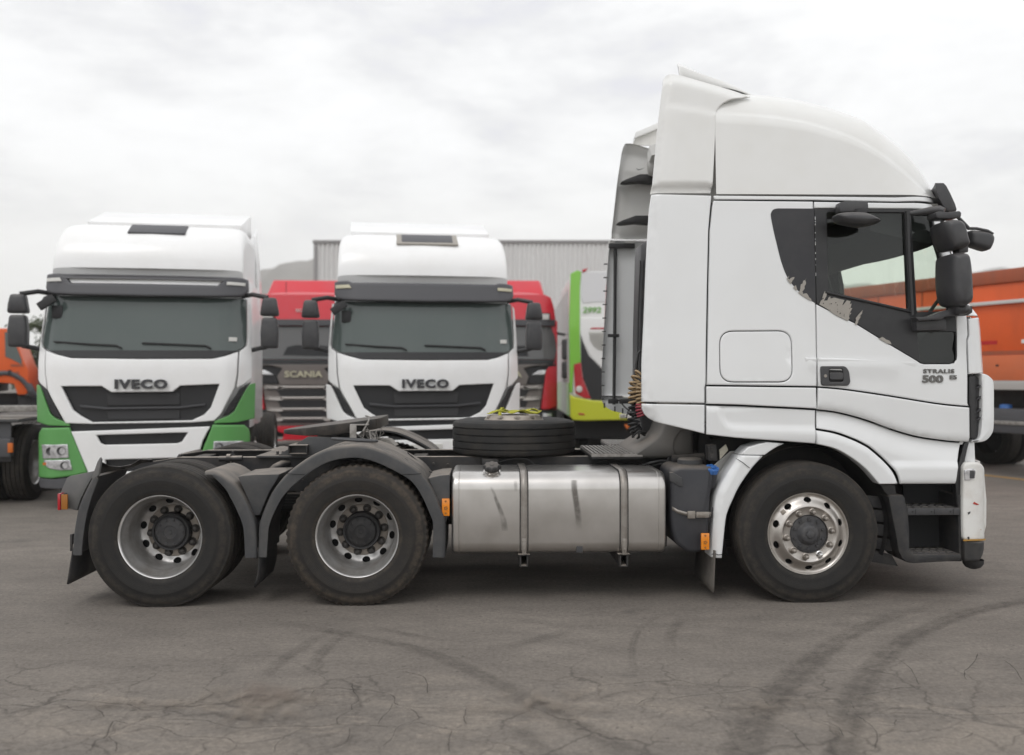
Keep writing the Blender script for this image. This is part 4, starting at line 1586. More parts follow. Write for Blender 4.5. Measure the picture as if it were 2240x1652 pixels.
# soot-like scuff marks and a drain plug
mark_material('tank_scuff', (0.17, 0.155, 0.14), 0.85, 14.0, lo=0.25, hi=0.5)
def scuff(pts, w0, w1):
    vs, fs, fd = [], [], []
    pr_ = (0, 0.8, 1, 0.8, 0)
    for i, (u, v, st_) in enumerate(pts):
        y_ = TY0 - 0.0018
        p = L(u, v, y_)
        z_ = p.z
        if z_ > tz1 - 0.125:
            dz = z_ - (tz1 - 0.125)
            y_ = TY0 + 0.125 - math.sqrt(max(0, 0.1268 ** 2 - dz * dz))
            p = L(u, v, y_)
        w = w0 + (w1 - w0) * i / (len(pts) - 1)
        for j in range(5):
            vs.append((p.x + (j / 4 - 0.5) * w, p.y, p.z))
            fd.append(pr_[j] * st_)
    for i in range(len(pts) - 1):
        for j in range(4):
            fs.append((i * 5 + j, i * 5 + j + 1, (i + 1) * 5 + j + 1, (i + 1) * 5 + j))
    me = bpy.data.meshes.new('scuff_mark')
    me.from_pydata(vs, [], fs)
    a_ = me.attributes.new('fade', 'FLOAT', 'POINT')
    a_.data.foreach_set('value', fd)
    me.materials.append(MATS['tank_scuff'])
    o = bpy.data.objects.new('scuff_mark', me)
    COL.objects.link(o)
    o.parent = tank
scuff([(1252, 1036, 0.3), (1254, 1044, 0.75), (1256, 1052, 0.45), (1256, 1062, 0.6), (1257, 1075, 0.9), (1260, 1095, 0.9), (1263, 1115, 0.9), (1265, 1130, 0.7), (1265, 1145, 0.25), (1266, 1160, 0.0)], 0.05, 0.055)
scuff([(1074, 1065, 0.1), (1080, 1078, 0.5), (1086, 1095, 0.6), (1094, 1115, 0.65), (1101, 1135, 0.7), (1103, 1150, 0.6), (1103, 1162, 0.1)], 0.02, 0.06)
scuff([(1128, 1052, 0.1), (1128, 1062, 0.35), (1128, 1075, 0.1)], 0.03, 0.03)
plate('drain_plug', [(1261, 1193), (1275, 1193), (1275, 1209), (1261, 1209)], 0.035, 0.03, 'hub_grey', bevel=0.003, par=tank)
far_tank = tank.copy()  # far-side tank, added to block light under the truck
far_tank.data = tank.data.copy()
COL.objects.link(far_tank)
for v_ in far_tank.data.vertices:
    v_.co.y = 2 * MY - v_.co.y
far_tank.data.flip_normals()
# driveline, air tanks, plates and box added to block light under the truck
mb = MB()
mb.lathe([(0.9, 0.22), (1.25, 0.26), (2.0, 0.24)], (0, MY, 0.62), 'x', 20)
mb.lathe([(-1.1, 0.07), (0.9, 0.07)], (0, MY, 0.66), 'x', 14)
mb.lathe([(-2.5, 0.06), (-1.1, 0.06)], (0, MY, 0.56), 'x', 14)
mb.build('driveline', 'chassis_dark', hero)
for y_ in (0.98, 1.46):
    mb = MB()
    mb.lathe([(-0.75, 0.02), (-0.72, 0.13), (0.35, 0.13), (0.38, 0.02)], (0, y_, 0.55), 'x', 20)
    mb.build('air_tank', 'chassis_dark', hero)
mb = MB()
mb.box(-0.95, 0.95, 0.84, 1.60, 0.72, 0.76)
mb.build('light_block_plate', 'chassis_dark', hero)
mb = MB()
mb.box(-2.3, -1.35, 0.84, 1.60, 0.74, 0.78)
mb.build('light_block_plate', 'chassis_dark', hero)
mb = MB()
mb.box(1.0, 1.62, 1.72, 2.38, 0.38, 0.92)
mb.build('battery_box', 'black_plastic', hero, bevel=0.03)

# ---- AdBlue tank ---------------------------------------------------
ay0 = 0.06
P = [(1467, 1140), (1466, 1060), (1470, 1030), (1482, 1021), (1560, 1021), (1561, 1046), (1554, 1090), (1553, 1150), (1548, 1190), (1532, 1210), (1505, 1210), (1478, 1190), (1470, 1165)]
mb = MB()
P3 = rounded([L2(u, v, ay0) for u, v in P], 0.03, 3)
rings = []
for y_, ins in ((ay0, 0.030), (ay0 + 0.006, 0.012), (ay0 + 0.022, 0.002), (ay0 + 0.05, 0.0), (ay0 + 0.45, 0.0), (ay0 + 0.5, 0.02)):
    Q = np.array(P3)
    if area2(Q) < 0: Q = Q[::-1]
    Q = offset2(Q, ins)
    rings.append([(q[0], y_, q[1]) for q in Q])
mb.loft(rings)
adb = mb.build('fluid_tank', 'black_plastic', hero, sharp=50)
adb.data.materials[0] = mat('adblue_plastic', (0.030, 0.031, 0.037), 0.5, dirt=(0.06, 0.058, 0.06), dirt_amt=0.5, dirt_scale=5, dust=0.7)
mb = MB()
c0 = L(1509, 1011, 0.30)
mb.lathe([(-0.05, 0.085), (-0.012, 0.087), (-0.010, 0.094), (0.020, 0.092), (0.030, 0.082), (0.032, 0.0001)], c0, 'z', 32)
mb.build('tank_lid', 'grey_plastic', adb, sharp=40)
mb = MB()
c1 = L(1557, 1030, 0.10)
ax2 = Vector((0.10, -0.42, 0.9)).normalized()
tilt(mb, [(-0.12, 0.05), (-0.03, 0.045), (-0.005, 0.042), (0.0, 0.0001)], c1, ax2, 24)
mb.build('fluid_neck', 'adblue_plastic', adb, sharp=40)
mb = MB()
tilt(mb, [(-0.008, 0.046), (0.024, 0.047), (0.030, 0.042), (0.030, 0.030), (0.022, 0.027), (0.022, 0.018), (0.034, 0.015), (0.034, 0.0001)], c1, ax2, 40, star=8)
mb.build('fluid_cap', 'blue_cap', adb, sharp=35)
# strap with clamp
mb = MB()
path = [L(u, v, y_) for u, v, y_ in ((1467, 1100, 0.30), (1467, 1105, 0.12), (1470, 1112, 0.065), (1482, 1119, 0.045), (1500, 1124, 0.043), (1520, 1126, 0.043), (1545, 1126, 0.045), (1556, 1124, 0.06))]
mb.loft([[p + Vector((0, 0, 0.013)) for p in path], [p - Vector((0, 0, 0.013)) for p in path]], closed=False)
o = mb.build('band_clamp', 'steel_strap', adb)
s_ = o.modifiers.new('solid', 'SOLIDIFY')
s_.thickness = 0.004
mb = MB()
a, b = L(1504, 1118, 0.036), L(1551, 1134, 0.036)
mb.box(a.x, a.x + 0.055, 0.030, 0.042, b.z, a.z)
mb.box(a.x + 0.062, b.x, 0.026, 0.042, b.z + 0.006, a.z - 0.006)
mb.box(a.x + 0.075, b.x - 0.03, 0.021, 0.03, b.z + 0.016, a.z - 0.016)
for dx in (0.008, 0.045):
    for dz in (0.010, 0.042):
        mb.lathe([(0, 0.004), (-0.003, 0.004), (-0.003, 0.0001)], (a.x + dx, 0.030, b.z + dz - 0.004), 'y', 8)
mb.build('clamp_buckle', 'nut_steel', adb, bevel=0.002)
plate('tank_clip', [(1466, 1034), (1473, 1034), (1492, 1046), (1494, 1064), (1486, 1064), (1466, 1052)], 0.05, 0.05, 'grey_plastic', bevel=0.004)

# ---- fifth wheel ---------------------------------------------------
fy = MY
a0, a1 = L(626, 941, 0.95), L(842, 913, 0.95)
PX0, PX1 = L(626, 941, fy).x, L(842, 913, fy).x
PZ0, PZ1 = L(626, 941, fy).z, L(842, 913, fy).z
mb = MB()
outl = [(0.0, -0.10), (0.05, -0.22), (0.30, -0.44), (0.55, -0.50), (0.80, -0.50), (0.97, -0.42), (1.0, -0.30)]
outl = outl + [(a, -b) for a, b in outl[::-1]]
top, bot = [], []
for a, b in outl:
    x_ = PX0 + (PX1 - PX0) * a
    z_ = PZ0 + (PZ1 - PZ0) * a
    th = 0.035 + 0.05 * ss(0, 0.5, a)
    top.append((x_, fy + b * 0.95, z_ + 0.01))
    bot.append((x_, fy + b * 0.93, z_ + 0.01 - th))
mb.loft([bot, top])
fw = mb.build('fifth_wheel', 'chassis', hero, bevel=0.008, sharp=35)
fw.data.materials[0] = mat('grease_black', (0.025, 0.023, 0.022), 0.5, dirt=(0.085, 0.070, 0.058), dirt_amt=0.7, dirt_scale=8, bump=0.5, bump_scale=30, dust=0.35)
mb = MB()
for y_ in (0.78, 1.58):
    a_, b_, c_, d_ = L(645, 998, y_), L(700, 945, y_), L(745, 940, y_), L(800, 995, y_)
    mb.prism([Vector((-1.86, y_, ZR + 0.0)), Vector((-1.60, y_, ZR + 0.165)), Vector((-1.38, y_, ZR + 0.165)), Vector((-1.10, y_, ZR + 0.0))], (0, 0.08, 0))
mb.box(-2.0, -0.95, 0.76, 1.70, ZR + 0.001, ZR + 0.018)
mb.build('fifth_wheel_pedestal', 'grey_plastic', fw, bevel=0.006)
# square crossbar end seen as an open box section
mb = MB()
q = L(652, 1000, 0.72)
for (x0_, x1_, z0_, z1_) in ((-0.075, 0.075, 0.0, 0.010), (-0.075, 0.075, 0.065, 0.075), (-0.075, -0.065, 0.009, 0.066), (0.065, 0.075, 0.009, 0.066)):
    mb.box(q.x + x0_, q.x + x1_, 0.70, 1.72, ZR + 0.03 + z0_, ZR + 0.03 + z1_)
mb.build('box_crossbar', 'chassis', fw, bevel=0.004)
mb = MB()
for u_, v_ in ((606, 1000), (618, 996), (636, 998), (508, 988)):
    q = L(u_, v_, 0.84)
    mb.lathe([(0.0, 0.020), (0.022, 0.020), (0.022, 0.011), (0.045, 0.011), (0.045, 0.0001)], (q.x, 0.86, ZR), 'z', 6)
mb.box(L(575, 998, 0.84).x, L(650, 998, 0.84).x, 0.83, 0.94, ZR + 0.001, ZR + 0.012)
mb.build('mounting_bolt', 'chassis', fw)
# locking handle post with tangled wire
mb = MB()
q0, q1 = L(765, 964, 0.70), L(784, 930, 0.70)
mb.box(q0.x, q1.x - 0.015, 0.70, 0.706, q0.z - 0.03, q1.z)
mb.box(q0.x, q1.x + 0.075, 0.70, 0.78, q1.z - 0.003, q1.z + 0.006)
mb.build('lock_bracket', 'plate_steel', fw, bevel=0.002)
mb = MB()
rs = random.Random(3)
for k in range(9):
    p_ = L(790 + rs.uniform(-4, 6), 955, 0.72 + rs.uniform(0, 0.2))
    pts = []
    for j in range(7):
        pts.append((p_.x + j * 0.022 * rs.uniform(0.6, 1.4), p_.y + rs.uniform(-0.03, 0.03), p_.z + 0.05 * math.sin(j * rs.uniform(0.7, 1.6)) + rs.uniform(-0.015, 0.03)))
    mb.tube(cat(pts, 3), 0.003, 5)
mb.tube([L(794, 944, 0.7), L(806, 922, 0.72), L(808, 912, 0.76), L(800, 910, 0.80)], 0.007, 6)
mb.build('wire_tangle', 'plate_steel', fw)
mb = MB()
q = L(828, 950, 1.5)
mb.loft([[(q.x - 0.10, 1.4, 1.06), (q.x + 0.16, 1.4, 1.03), (q.x + 0.16, 1.7, 1.02), (q.x - 0.10, 1.7, 1.03)], [(q.x - 0.06, 1.42, 1.10), (q.x + 0.10, 1.42, 1.085), (q.x + 0.10, 1.68, 1.08), (q.x - 0.06, 1.68, 1.09)]])
mb.build('cable_cover', 'residue', fw, bevel=0.01)

# ---- deck plates, intake duct, coils -------------------------------
def tread_plate(u0, u1, y0_, y1_, z_):
    x0_, x1_ = L(u0, 1000, y0_).x, L(u1, 1000, y0_).x
    mb = MB()
    mb.box(x0_, x1_, y0_, y1_, z_, z_ + 0.022)
    o = mb.build('deck_plate', 'chassis_dark', hero, bevel=0.003)  # base coloured darker than the ribs to stand in for shade between them
    mb = MB()
    n = 12
    for i in range(n):
        xx = x0_ + (x1_ - x0_) * (i + 0.5) / n
        mb.box(xx - 0.0075, xx + 0.0075, y0_ + 0.008, y1_ - 0.008, z_ + 0.021, z_ + 0.042)
    for ya_ in (y0_, y1_ - 0.02):
        mb.box(x0_, x1_, ya_, ya_ + 0.02, z_ + 0.015, z_ + 0.037)
    mb.build('grip_ribs', 'plate_steel', o)
tread_plate(1294, 1406, 0.56, 1.44, ZR + 0.004)
tread_plate(1335, 1412, 1.52, 2.2, ZR + 0.004)
mb = MB()
mb.box(L(1290, 1006, .8).x, L(1400, 1006, .8).x, 0.80, 0.82, ZR - 0.06, ZR - 0.035)
mb.box(L(1312, 1006, .8).x, L(1332, 1006, .8).x, 0.79, 0.83, ZR - 0.11, ZR - 0.03)
mb.build('plate_bracket', 'chassis_dark', hero, bevel=0.003)
# grey moulded intake duct
def ring_uv(uvs, y): return [L(u, v, y) for u, v in uvs]
duct = [(1382, 994), (1390, 984), (1440, 952), (1455, 905), (1458, 880), (1518, 880), (1518, 1003), (1390, 1004)]
mb = MB()
rr = []
for y_, ins in ((0.56, 0.03), (0.58, 0.008), (0.62, 0.0), (1.40, 0.0), (1.46, 0.02)):
    Q = np.array(rounded([L2(u, v, 0.58) for u, v in duct], 0.05, 3))
    if area2(Q) < 0: Q = Q[::-1]
    Q = offset2(Q, ins)
    rr.append([(q_[0], y_, q_[1]) for q_ in Q])
mb.loft(rr)
mb.build('intake_duct', 'duct_grey', hero, sharp=50)
# dark snorkel column behind the cab
mb = MB()
prof = [(1390, 545), (1414, 532), (1425, 540), (1425, 700), (1420, 960), (1460, 985), (1430, 985), (1398, 955), (1384, 900), (1385, 740)]
rr = []
for y_, ins in ((1.0, 0.02), (1.012, 0.004), (1.03, 0.0), (1.32, 0.0), (1.35, 0.02)):
    Q = np.array([L2(u, v, 1.30) for u, v in prof])
    if area2(Q) < 0: Q = Q[::-1]
    Q = offset2(resample(Q, 0.12), ins)
    rr.append([(q_[0], y_, q_[1]) for q_ in Q])
mb.loft(rr)
sn = mb.build('air_snorkel', 'grey_plastic', hero, sharp=50)
sn.data.materials[0] = MATS['mirror_plastic']
mb = MB()
for du in (6, 13):
    mb.tube([L(1392 + du + 3, 570, 0.998), L(1390 + du, 700, 0.998), L(1388 + du, 860, 0.998)], 0.006, 6)
mb.build('snorkel_rib', 'black_plastic', sn)
mb = MB()
mb.tube([L(1385, 958, 0.9), L(1384, 890, 0.9), L(1392, 800, 0.9), L(1395, 775, 0.9), L(1400, 768, 0.9), L(1408, 775, 0.9), L(1420, 795, 0.92)], 0.012, 8)
mb.build('hose_hook', 'coil_black', hero)
def coil(name, ctrl, R, r, turns, material, y, seg=14):
    C = cat([tuple(L(u, v, y)) for u, v in ctrl], 8)
    C = [Vector(c) for c in C]
    n = int(turns * seg)
    pts = []
    for i in range(n + 1):
        t = i / n * (len(C) - 1)
        k = min(int(t), len(C) - 2)
        p = C[k].lerp(C[k + 1], t - k)
        d = (C[k + 1] - C[k]).normalized()
        e1 = Vector((0, 1, 0))
        e1 = (e1 - d * e1.dot(d)).normalized()
        e2 = d.cross(e1)
        a = 2 * PI * i / seg
        pts.append(p + (e1 * math.cos(a) + e2 * math.sin(a)) * R)
    mb = MB()
    mb.tube(pts, r, 6)
    return mb.build(name, material, hero)
coil('coiled_hose', [(1402, 816), (1394, 824), (1388, 840), (1386, 855), (1386, 868), (1387, 882)], 0.040, 0.0085, 7, 'coil_tan', 0.80)
coil('coiled_hose', [(1404, 838), (1402, 855), (1402, 872), (1404, 890)], 0.034, 0.008, 7, 'coil_tan', 0.72)
coil('coiled_hose', [(1402, 884), (1401, 896), (1404, 910)], 0.034, 0.008, 5, 'coil_red', 0.72)
coil('coiled_hose', [(1398, 845), (1390, 870), (1387, 900), (1386, 925), (1390, 940), (1398, 948), (1402, 942)], 0.044, 0.0085, 13, 'coil_black', 0.84)
coil('coiled_hose', [(1390, 838), (1388, 860), (1389, 885), (1388, 910)], 0.036, 0.0075, 9, 'coil_black', 0.90)
mb = MB()
for u_ in (1462, 1469, 1478, 1488):
    mb.tube(cat([tuple(L(u_ + 2, 930, 0.62)), tuple(L(u_, 965, 0.60)), tuple(L(u_ + random.uniform(-3, 3), 1000, 0.58)), tuple(L(u_ - 4, 1018, 0.6))], 4), random.choice([0.010, 0.014]), 7)
mb.build('cab_hose', 'coil_black', hero)
mb = MB()
mb.tube(cat([tuple(L(*p)) for p in ((1400, 1020, 0.6), (1425, 1012, 0.5), (1450, 1008, 0.5), (1475, 1012, 0.5), (1490, 1016, 0.5))], 5), 0.009, 6)
mb.build('cable_loom', 'coil_black', hero)
mb = MB()
mb.tube(cat([tuple(L(*p)) for p in ((1420, 1022, 0.6), (1448, 1014, 0.5), (1480, 1010, 0.5), (1500, 1014, 0.5))], 5), 0.007, 6)
mb.build('cable_loom', 'coil_black', hero)
mb = MB()
mb.tube(cat([tuple(L(*p)) for p in ((1085, 1012, 0.75), (1110, 1006, 0.72), (1135, 1003, 0.72), (1155, 1006, 0.72), (1170, 1018, 0.72))], 5), 0.007, 6)
mb.build('cable_loom', 'coil_black', hero)
mb = MB()
p_ = L(1060, 1012, 0.74)
mb.box(p_.x - 0.02, p_.x + 0.11, 0.72, 0.79, p_.z - 0.015, p_.z + 0.03)
mb.build('cable_box', 'black_plastic', hero, bevel=0.006)
# small black steel junction block and sticker plate by the front mudguard
plate('junction_block', [(1549, 975), (1567, 973), (1570, 1008), (1551, 1008)], 0.16, 0.10, 'black_plastic', bevel=0.005)
mb = MB()
for v_ in (983, 998):
    q = L(1558, v_, 0.16)
    mb.lathe([(0, 0.017), (-0.012, 0.016), (-0.012, 0.0001)], q, 'y', 12)
mb.build('junction_stud', 'black_plastic', hero)
plate('sticker_plate', [(1574, 984), (1588, 972), (1593, 985), (1575, 1006)], 0.14, 0.01, 'sticker', bevel=0.002)
# engine / gearbox mass under and behind the cab
mb = MB()
mb.box(1.55, 3.1, 0.55, 1.9, 0.35, 1.15)
mb.build('engine_block', 'chassis_dark', hero, bevel=0.05)
mb = MB()
mb.lathe([(0, 0.15), (0.5, 0.15)], L(1515, 975, 0.55), 'y', 24)
mb.tube([L(1470, 1010, 0.45), L(1540, 1005, 0.45)], 0.05, 12)
mb.build('air_filter', 'chassis_dark', hero)
mb = MB()
mb.box(-0.3, 1.2, 0.74, 0.80, 0.40, 0.70)
mb.build('frame_side_box', 'chassis_dark', hero, bevel=0.01)

# ================================================================== hero cab
CABY = 0.02
# front silhouette x(z), read where the corner turns away from the lens
SIL = [(2030, 395), (2049, 433), (2061, 470), (2090, 560), (2127, 667), (2147, 693), (2150, 720), (2155, 818), (2156, 968), (2136, 1008), (2150, 1300)]
RC = 0.30
_s = [L(u, v, 0.16) for u, v in SIL]
SZ = np.array([p.z for p in _s][::-1])
SXX = np.array([p.x for p in _s][::-1])
def sil_x(z):
    return float(np.interp(z, SZ, SXX))
def side_y(x, z):
    y = CABY + 0.028 * max(0.0, z - 1.6)
    if z > 2.9:
        y += 0.05 * (z - 2.9)
    xs = sil_x(z) - 0.267
    if x > xs:
        q = min(0.96, (x - xs) / RC)
        y += RC * (1 - math.sqrt(1 - q * q))
    return y
def XZ(u, v, yo=0.0, fn=side_y):
    y = 0.05
    for _ in range(4):
        p = L(u, v, y)
        y = fn(p.x, p.z) + yo
    return (p.x, p.z)

def panel(name, uv, material='white_paint', holes=(), yo=0.0, relief=None, gap=0.0035, roll=0.006, flange=0.028, sp=0.06, mir=True, fn=side_y, par=None):
    outer = [XZ(u, v, yo, fn) for u, v in uv]
    hl = [[XZ(u, v, yo, fn) for u, v in h] for h in holes]
    def yf(x, z):
        y = fn(x, z) + yo
        if relief:
            u, v = UV(x, y, z)
            y += relief(u, v)
        return y
    return sheet_panel(name, outer, hl, yf, material, par or hero, gap, roll, flange, sp, MY if mir else None)

# --- rear side deflector
def top_round(x, z):
    y = side_y(x, z)
    return y
defl_top = cat([(1426.6, 422), (1429, 398), (1435.4, 328.6), (1441, 267), (1447, 218), (1452, 180), (1456, 164), (1463, 156.5), (1477, 155.4)], 4) + \
    cat([(1500, 160), (1521, 166.4), (1573.5, 181.7), (1615, 194), (1648, 207)], 3) + \
    cat([(1632, 210.5), (1604, 217.3), (1582, 227.4), (1571, 239), (1567, 251), (1566.5, 262)], 4) + [(1565, 300), (1562.5, 350.5), (1559.5, 405), (1558, 422.5)]
def rel_defl(u, v):
    # rolled-in top edge, crease at mid height, ledge at the foot
    vt = np.interp(u, [1455, 1477, 1521, 1573, 1648], [160, 156, 166, 181, 207])
    vc = np.interp(u, [1440, 1500, 1567], [232, 240, 252])
    r = 0.055 * (1 - ss(0, 26, v - vt))
    r += -0.012 * ss(vc - 7, vc + 2, v) * ss(1452, 1480, u)
    r += 0.040 * ss(404, 412, v)
    ul = np.interp(v, [160, 267, 422], [1457, 1441, 1427])
    r += 0.035 * (1 - ss(0, 12, u - ul))
    return r
panel('side_deflector', defl_top, 'white_roof', relief=rel_defl, sp=0.028)
def rel_left(u, v):
    ul = np.interp(v, [423, 548, 701, 788, 900], [1425, 1415.6, 1409, 1404.7, 1404.7])
    return 0.03 * (1 - ss(0, 11, u - ul))
panel('side_deflector', [(1426, 423.5), (1557.5, 427), (1553.5, 470), (1550.7, 504), (1547.5, 635.6), (1545.3, 767), (1545, 838), (1542.5, 848), (1542.5, 883), (1404.7, 880.5), (1404.7, 787.7), (1409, 701), (1415.6, 548), (1421, 460)], relief=rel_left, sp=0.04)
panel('side_deflector', [(1404.7, 882.5), (1542.5, 885), (1542.5, 950.5), (1510, 942.5), (1477, 934.6), (1450, 928.5), (1433, 924), (1419, 915.5), (1410, 906), (1405.5, 896)], relief=lambda u, v: 0.03 * (1 - ss(0, 10, u - 1404.7 - max(0, (v - 890) * 0.8))), sp=0.04)

# --- roof cap: loft of cross sections
ROOF_T = [(1560, 200), (1600, 203), (1648, 208), (1674, 209.4), (1740, 219), (1806, 234.4), (1871.7, 256.3), (1915.5, 278.2), (1959.4, 306.7), (1994.4, 339.6), (2020.7, 372.5), (2038.3, 403), (2046, 424), (2049, 432)]
ROOF_C = [(1560, 251), (1630, 255), (1696, 260.7), (1762, 271.6), (1806, 284.8), (1850, 300), (1893.6, 319.9), (1937.4, 348.4), (1968, 372.5), (2003, 403), (2030, 422), (2046, 431)]
BASE_V = lambda u: np.interp(u, [1560, 1784, 1959, 2047], [424.5, 426.5, 429, 432.5])
YS = 0.44
tp = [L(u, v, float(np.interp(u, [1880, 2049], [YS, 0.17]))) for u, v in ROOF_T]
cp = [L(u, v, 0.11) for u, v in ROOF_C]
tx, tz = [p.x for p in tp], [p.z for p in tp]
cx, cz = [p.x for p in cp], [p.z for p in cp]
x0r, x1r = L(1566, 420, 0.07).x, max(tx)
bz0, bz1 = L(1566, 424.5, 0.06).z, L(2047, 432.5, 0.16).z
rows = []
NS = 64
for i in range(NS + 1):
    s = i / NS
    s = 1 - (1 - s) ** 1.6
    x = x0r + (x1r - x0r) * s
    zt = float(np.interp(x, tx, tz))
    zc_ = float(np.interp(x + 0.0, cx, cz))
    zb = bz0 + (bz1 - bz0) * (x - x0r) / (x1r - x0r)
    zt = max(zt, zb + 0.004)
    zc_ = min(max(zc_, zb + 0.002), zt - 0.001)
    yb = side_y(min(x, sil_x(zb) - 0.02), zb)
    yb0 = CABY + 0.028 * (zb - 1.6)
    front = ss(0.70, 1.0, s)
    half = []
    half.append((yb, zb))
    for k in range(1, 8):
        t = k / 8
        half.append((yb + 0.038 * t, zb + (zc_ - zb) * t))
    yc = yb + 0.038
    # crease then a shoulder that rolls over to the top
    ysp = max(0.15, YS + 0.16 - yc)
    hgt = zt + 0.018 - zc_
    half.append((yc, zc_))
    half.append((yc + 0.010, zc_ + 0.006 * min(1, hgt * 8)))
    for k in range(1, 17):
        a = k / 16
        yy = yc + 0.012 + ysp * (0.30 * a + 0.70 * a ** 2.1)
        zz = zc_ + 0.006 * min(1, hgt * 8) + (hgt - 0.006 * min(1, hgt * 8)) * (1 - (1 - a) ** 1.75)
        half.append((yy, zz))
    ytop, ztop = half[-1]
    for k in range(1, 9):
        t = k / 8
        half.append((ytop + (MY - ytop) * t, ztop + 0.06 * math.sin(t * PI / 2) * (1 - front * 0.6)))
    ring = []
    for (yy, zz) in half + [(2 * MY - a, b) for a, b in half[-2::-1]]:
        q = (yy - MY) / (MY - 0.1)
        bul = 0.15 * (1 - abs(q) ** 2.6) * front
        ring.append((x + bul, yy, zz))
    rows.append(ring)
mb = MB()
mb.loft(rows, closed=False)
mb.build('roof_cap', 'white_roof', hero, sharp=75)

# --- central roof spoiler between the deflectors
sp_n = [L(1649, 209, 0.35), L(1600, 184, 0.38), L(1540, 161, 0.40), L(1484, 138.5, 0.42)]
mb = MB()
ys_ = [0.30, 0.34, 0.42, 0.6, 0.9, MY, 2 * MY - 0.9, 2 * MY - 0.6, 2 * MY - 0.42, 2 * MY - 0.34, 2 * MY - 0.30]
zr_ = [-0.16, -0.05, 0.0, 0.012, 0.02, 0.022, 0.02, 0.012, 0.0, -0.05, -0.16]
prof = cat([(p.x, p.z) for p in sp_n], 5)
rows = []
for (x_, z_) in prof:
    k = (x_ - prof[0][0]) / (prof[-1][0] - prof[0][0])
    rows.append([(x_ + 0.34 * k * ss(0.41, 0.85, y_) * (1 - 0.8 * ss(1.75, 2.05, y_)), y_, z_ + d * (0.15 + 0.85 * k) - 0.22 * k * ss(0.45, 1.0, y_)) for y_, d in zip(ys_, zr_)])
last = rows[-1]
rows.append([(a - 0.012, b, c - 0.006) for a, b, c in last])
rows.append([(a - 0.016 + 0.02, b, c - 0.10) for a, b, c in last])
rows.append([(a + 0.12, b, c - 0.13) for a, b, c in last])
mb.loft(rows, closed=False)
spl = mb.build('roof_spoiler', 'white_roof', hero, sharp=35)
s_ = spl.modifiers.new('solid', 'SOLIDIFY')
s_.thickness = 0.006

# --- gutter strip along the roof edge, sleeper side, door etc.
panel('roof_gutter', [(1561, 427.5), (1784, 429.5), (1959, 431.5), (2046, 435.5), (2046, 445), (1959, 441.5), (1784, 438), (1563, 436.5)], flange=0.02, sp=0.05, gap=0.002, roll=0.004)
win_rear = cat([(1781, 456), (1702, 455.5)], 1)[:1] + cat([(1702, 455.5), (1692, 458), (1686.5, 466), (1686.5, 476), (1691.9, 504), (1700, 538), (1709.4, 574.2), (1722.6, 607), (1740, 630), (1762, 650), (1785.3, 664.5)], 4)
def rel_sleeper(u, v):
    r = 0.0
    # recessed window surround, locker lid handled separately
    vc = np.interp(u, [1761, 1800], [784, 785])
    r += -0.006 * ss(vc - 1.5, vc + 2.5, v) * (1 - ss(vc + 5, vc + 40, v)) * ss(1760, 1768, u)
    r += -0.004 * ss(1690, 1680, u) * 0
    return r
lock = rounded([(1574.5, 724.5), (1732.5, 724.5), (1733.5, 835), (1577, 835)], [28, 28, 22, 26], 6)
lock = rounded([(1574.5, 725), (1731, 724), (1734, 836), (1575.5, 836)], 30, 7)
panel('sleeper_panel', [(1560.5, 438), (1779.5, 440), (1781.5, 548), (1785, 662), (1787, 784), (1788, 846), (1546, 842.8), (1547.5, 767), (1549.8, 635.6), (1553, 504), (1558, 450)],
      holes=[lock], relief=rel_sleeper, sp=0.035)
panel('locker_lid', lock, sp=0.05, gap=0.003, roll=0.005)
panel('window_decal', win_rear, 'decal_black', yo=-0.0035, gap=0.001, roll=0.002, flange=0.004, sp=0.06)

door_out = [(1781, 440.5), (1959, 443), (2043, 447.5), (2049, 452), (2061, 485), (2073, 525), (2085, 564), (2105, 640), (2113, 680), (2116.5, 700), (2118, 734), (2114.6, 743), (2117.5, 818), (2117.5, 882), (2121, 889.5)]
door_bot = cat([(2121, 889.5), (2072, 885.2), (2023.4, 878.4), (1945, 865.5), (1867, 854), (1830, 849.5), (1789.5, 846.3)], 4)
black_low = [(1787, 785), (1785.3, 664.5), (1830, 686), (1874, 708.5), (1943, 751), (2006, 788.5), (2014, 794), (2022, 796), (2078, 796), (2087, 793.5), (2092, 787), (2093, 778), (2092.5, 730), (2091, 694), (2086, 675), (2069, 600), (2054, 540), (2041.5, 480), (2035, 460), (1780.5, 456.5)]
def rel_door(u, v):
    r = 0.0
    vc = np.interp(u, [1781, 2000], [785, 793.5])
    r += -0.007 * ss(vc - 1.5, vc + 2.5, v) * (1 - ss(vc + 5, vc + 45, v)) * (1 - ss(1940, 2005, u))
    # moulding below the mirror base
    r += -0.006 * ss(738, 742, v) * ss(2096, 2112, u) * (1 - ss(744, 770, v))
    return r
panel('door', door_out + door_bot[1:] + black_low, relief=rel_door, sp=0.035)
w_main = rounded([(1808.5, 465), (1979, 465), (1983, 560), (1988, 677), (1813, 637.5)], 5, 3)
w_quart = rounded([(1992, 470), (2036, 471), (2049, 531), (2063, 605), (2076.5, 680), (2006, 683), (1999, 560)], 4, 3)
w_low = rounded([(2006, 727), (2091, 726), (2092, 793), (2014, 793)], 6, 3)
blk = [(1781, 457)] + [(1784.8, 663)] + black_low[2:-1]
blk = [(1781.5, 457.5), (1786, 665)] + black_low[2:-2] + [(2034, 461), (2033, 458)]
panel('door_window_frame', blk, 'frame_black', holes=[w_main, w_quart, w_low], yo=0.004, gap=0.0005, roll=0.003, flange=0.045, sp=0.05)
panel('window_glass', w_main, 'glass_side', yo=0.022, gap=-0.006, roll=0.002, flange=0.004, sp=0.12)
panel('window_glass', w_quart, 'glass_side', yo=0.022, gap=-0.006, roll=0.002, flange=0.004, sp=0.12)
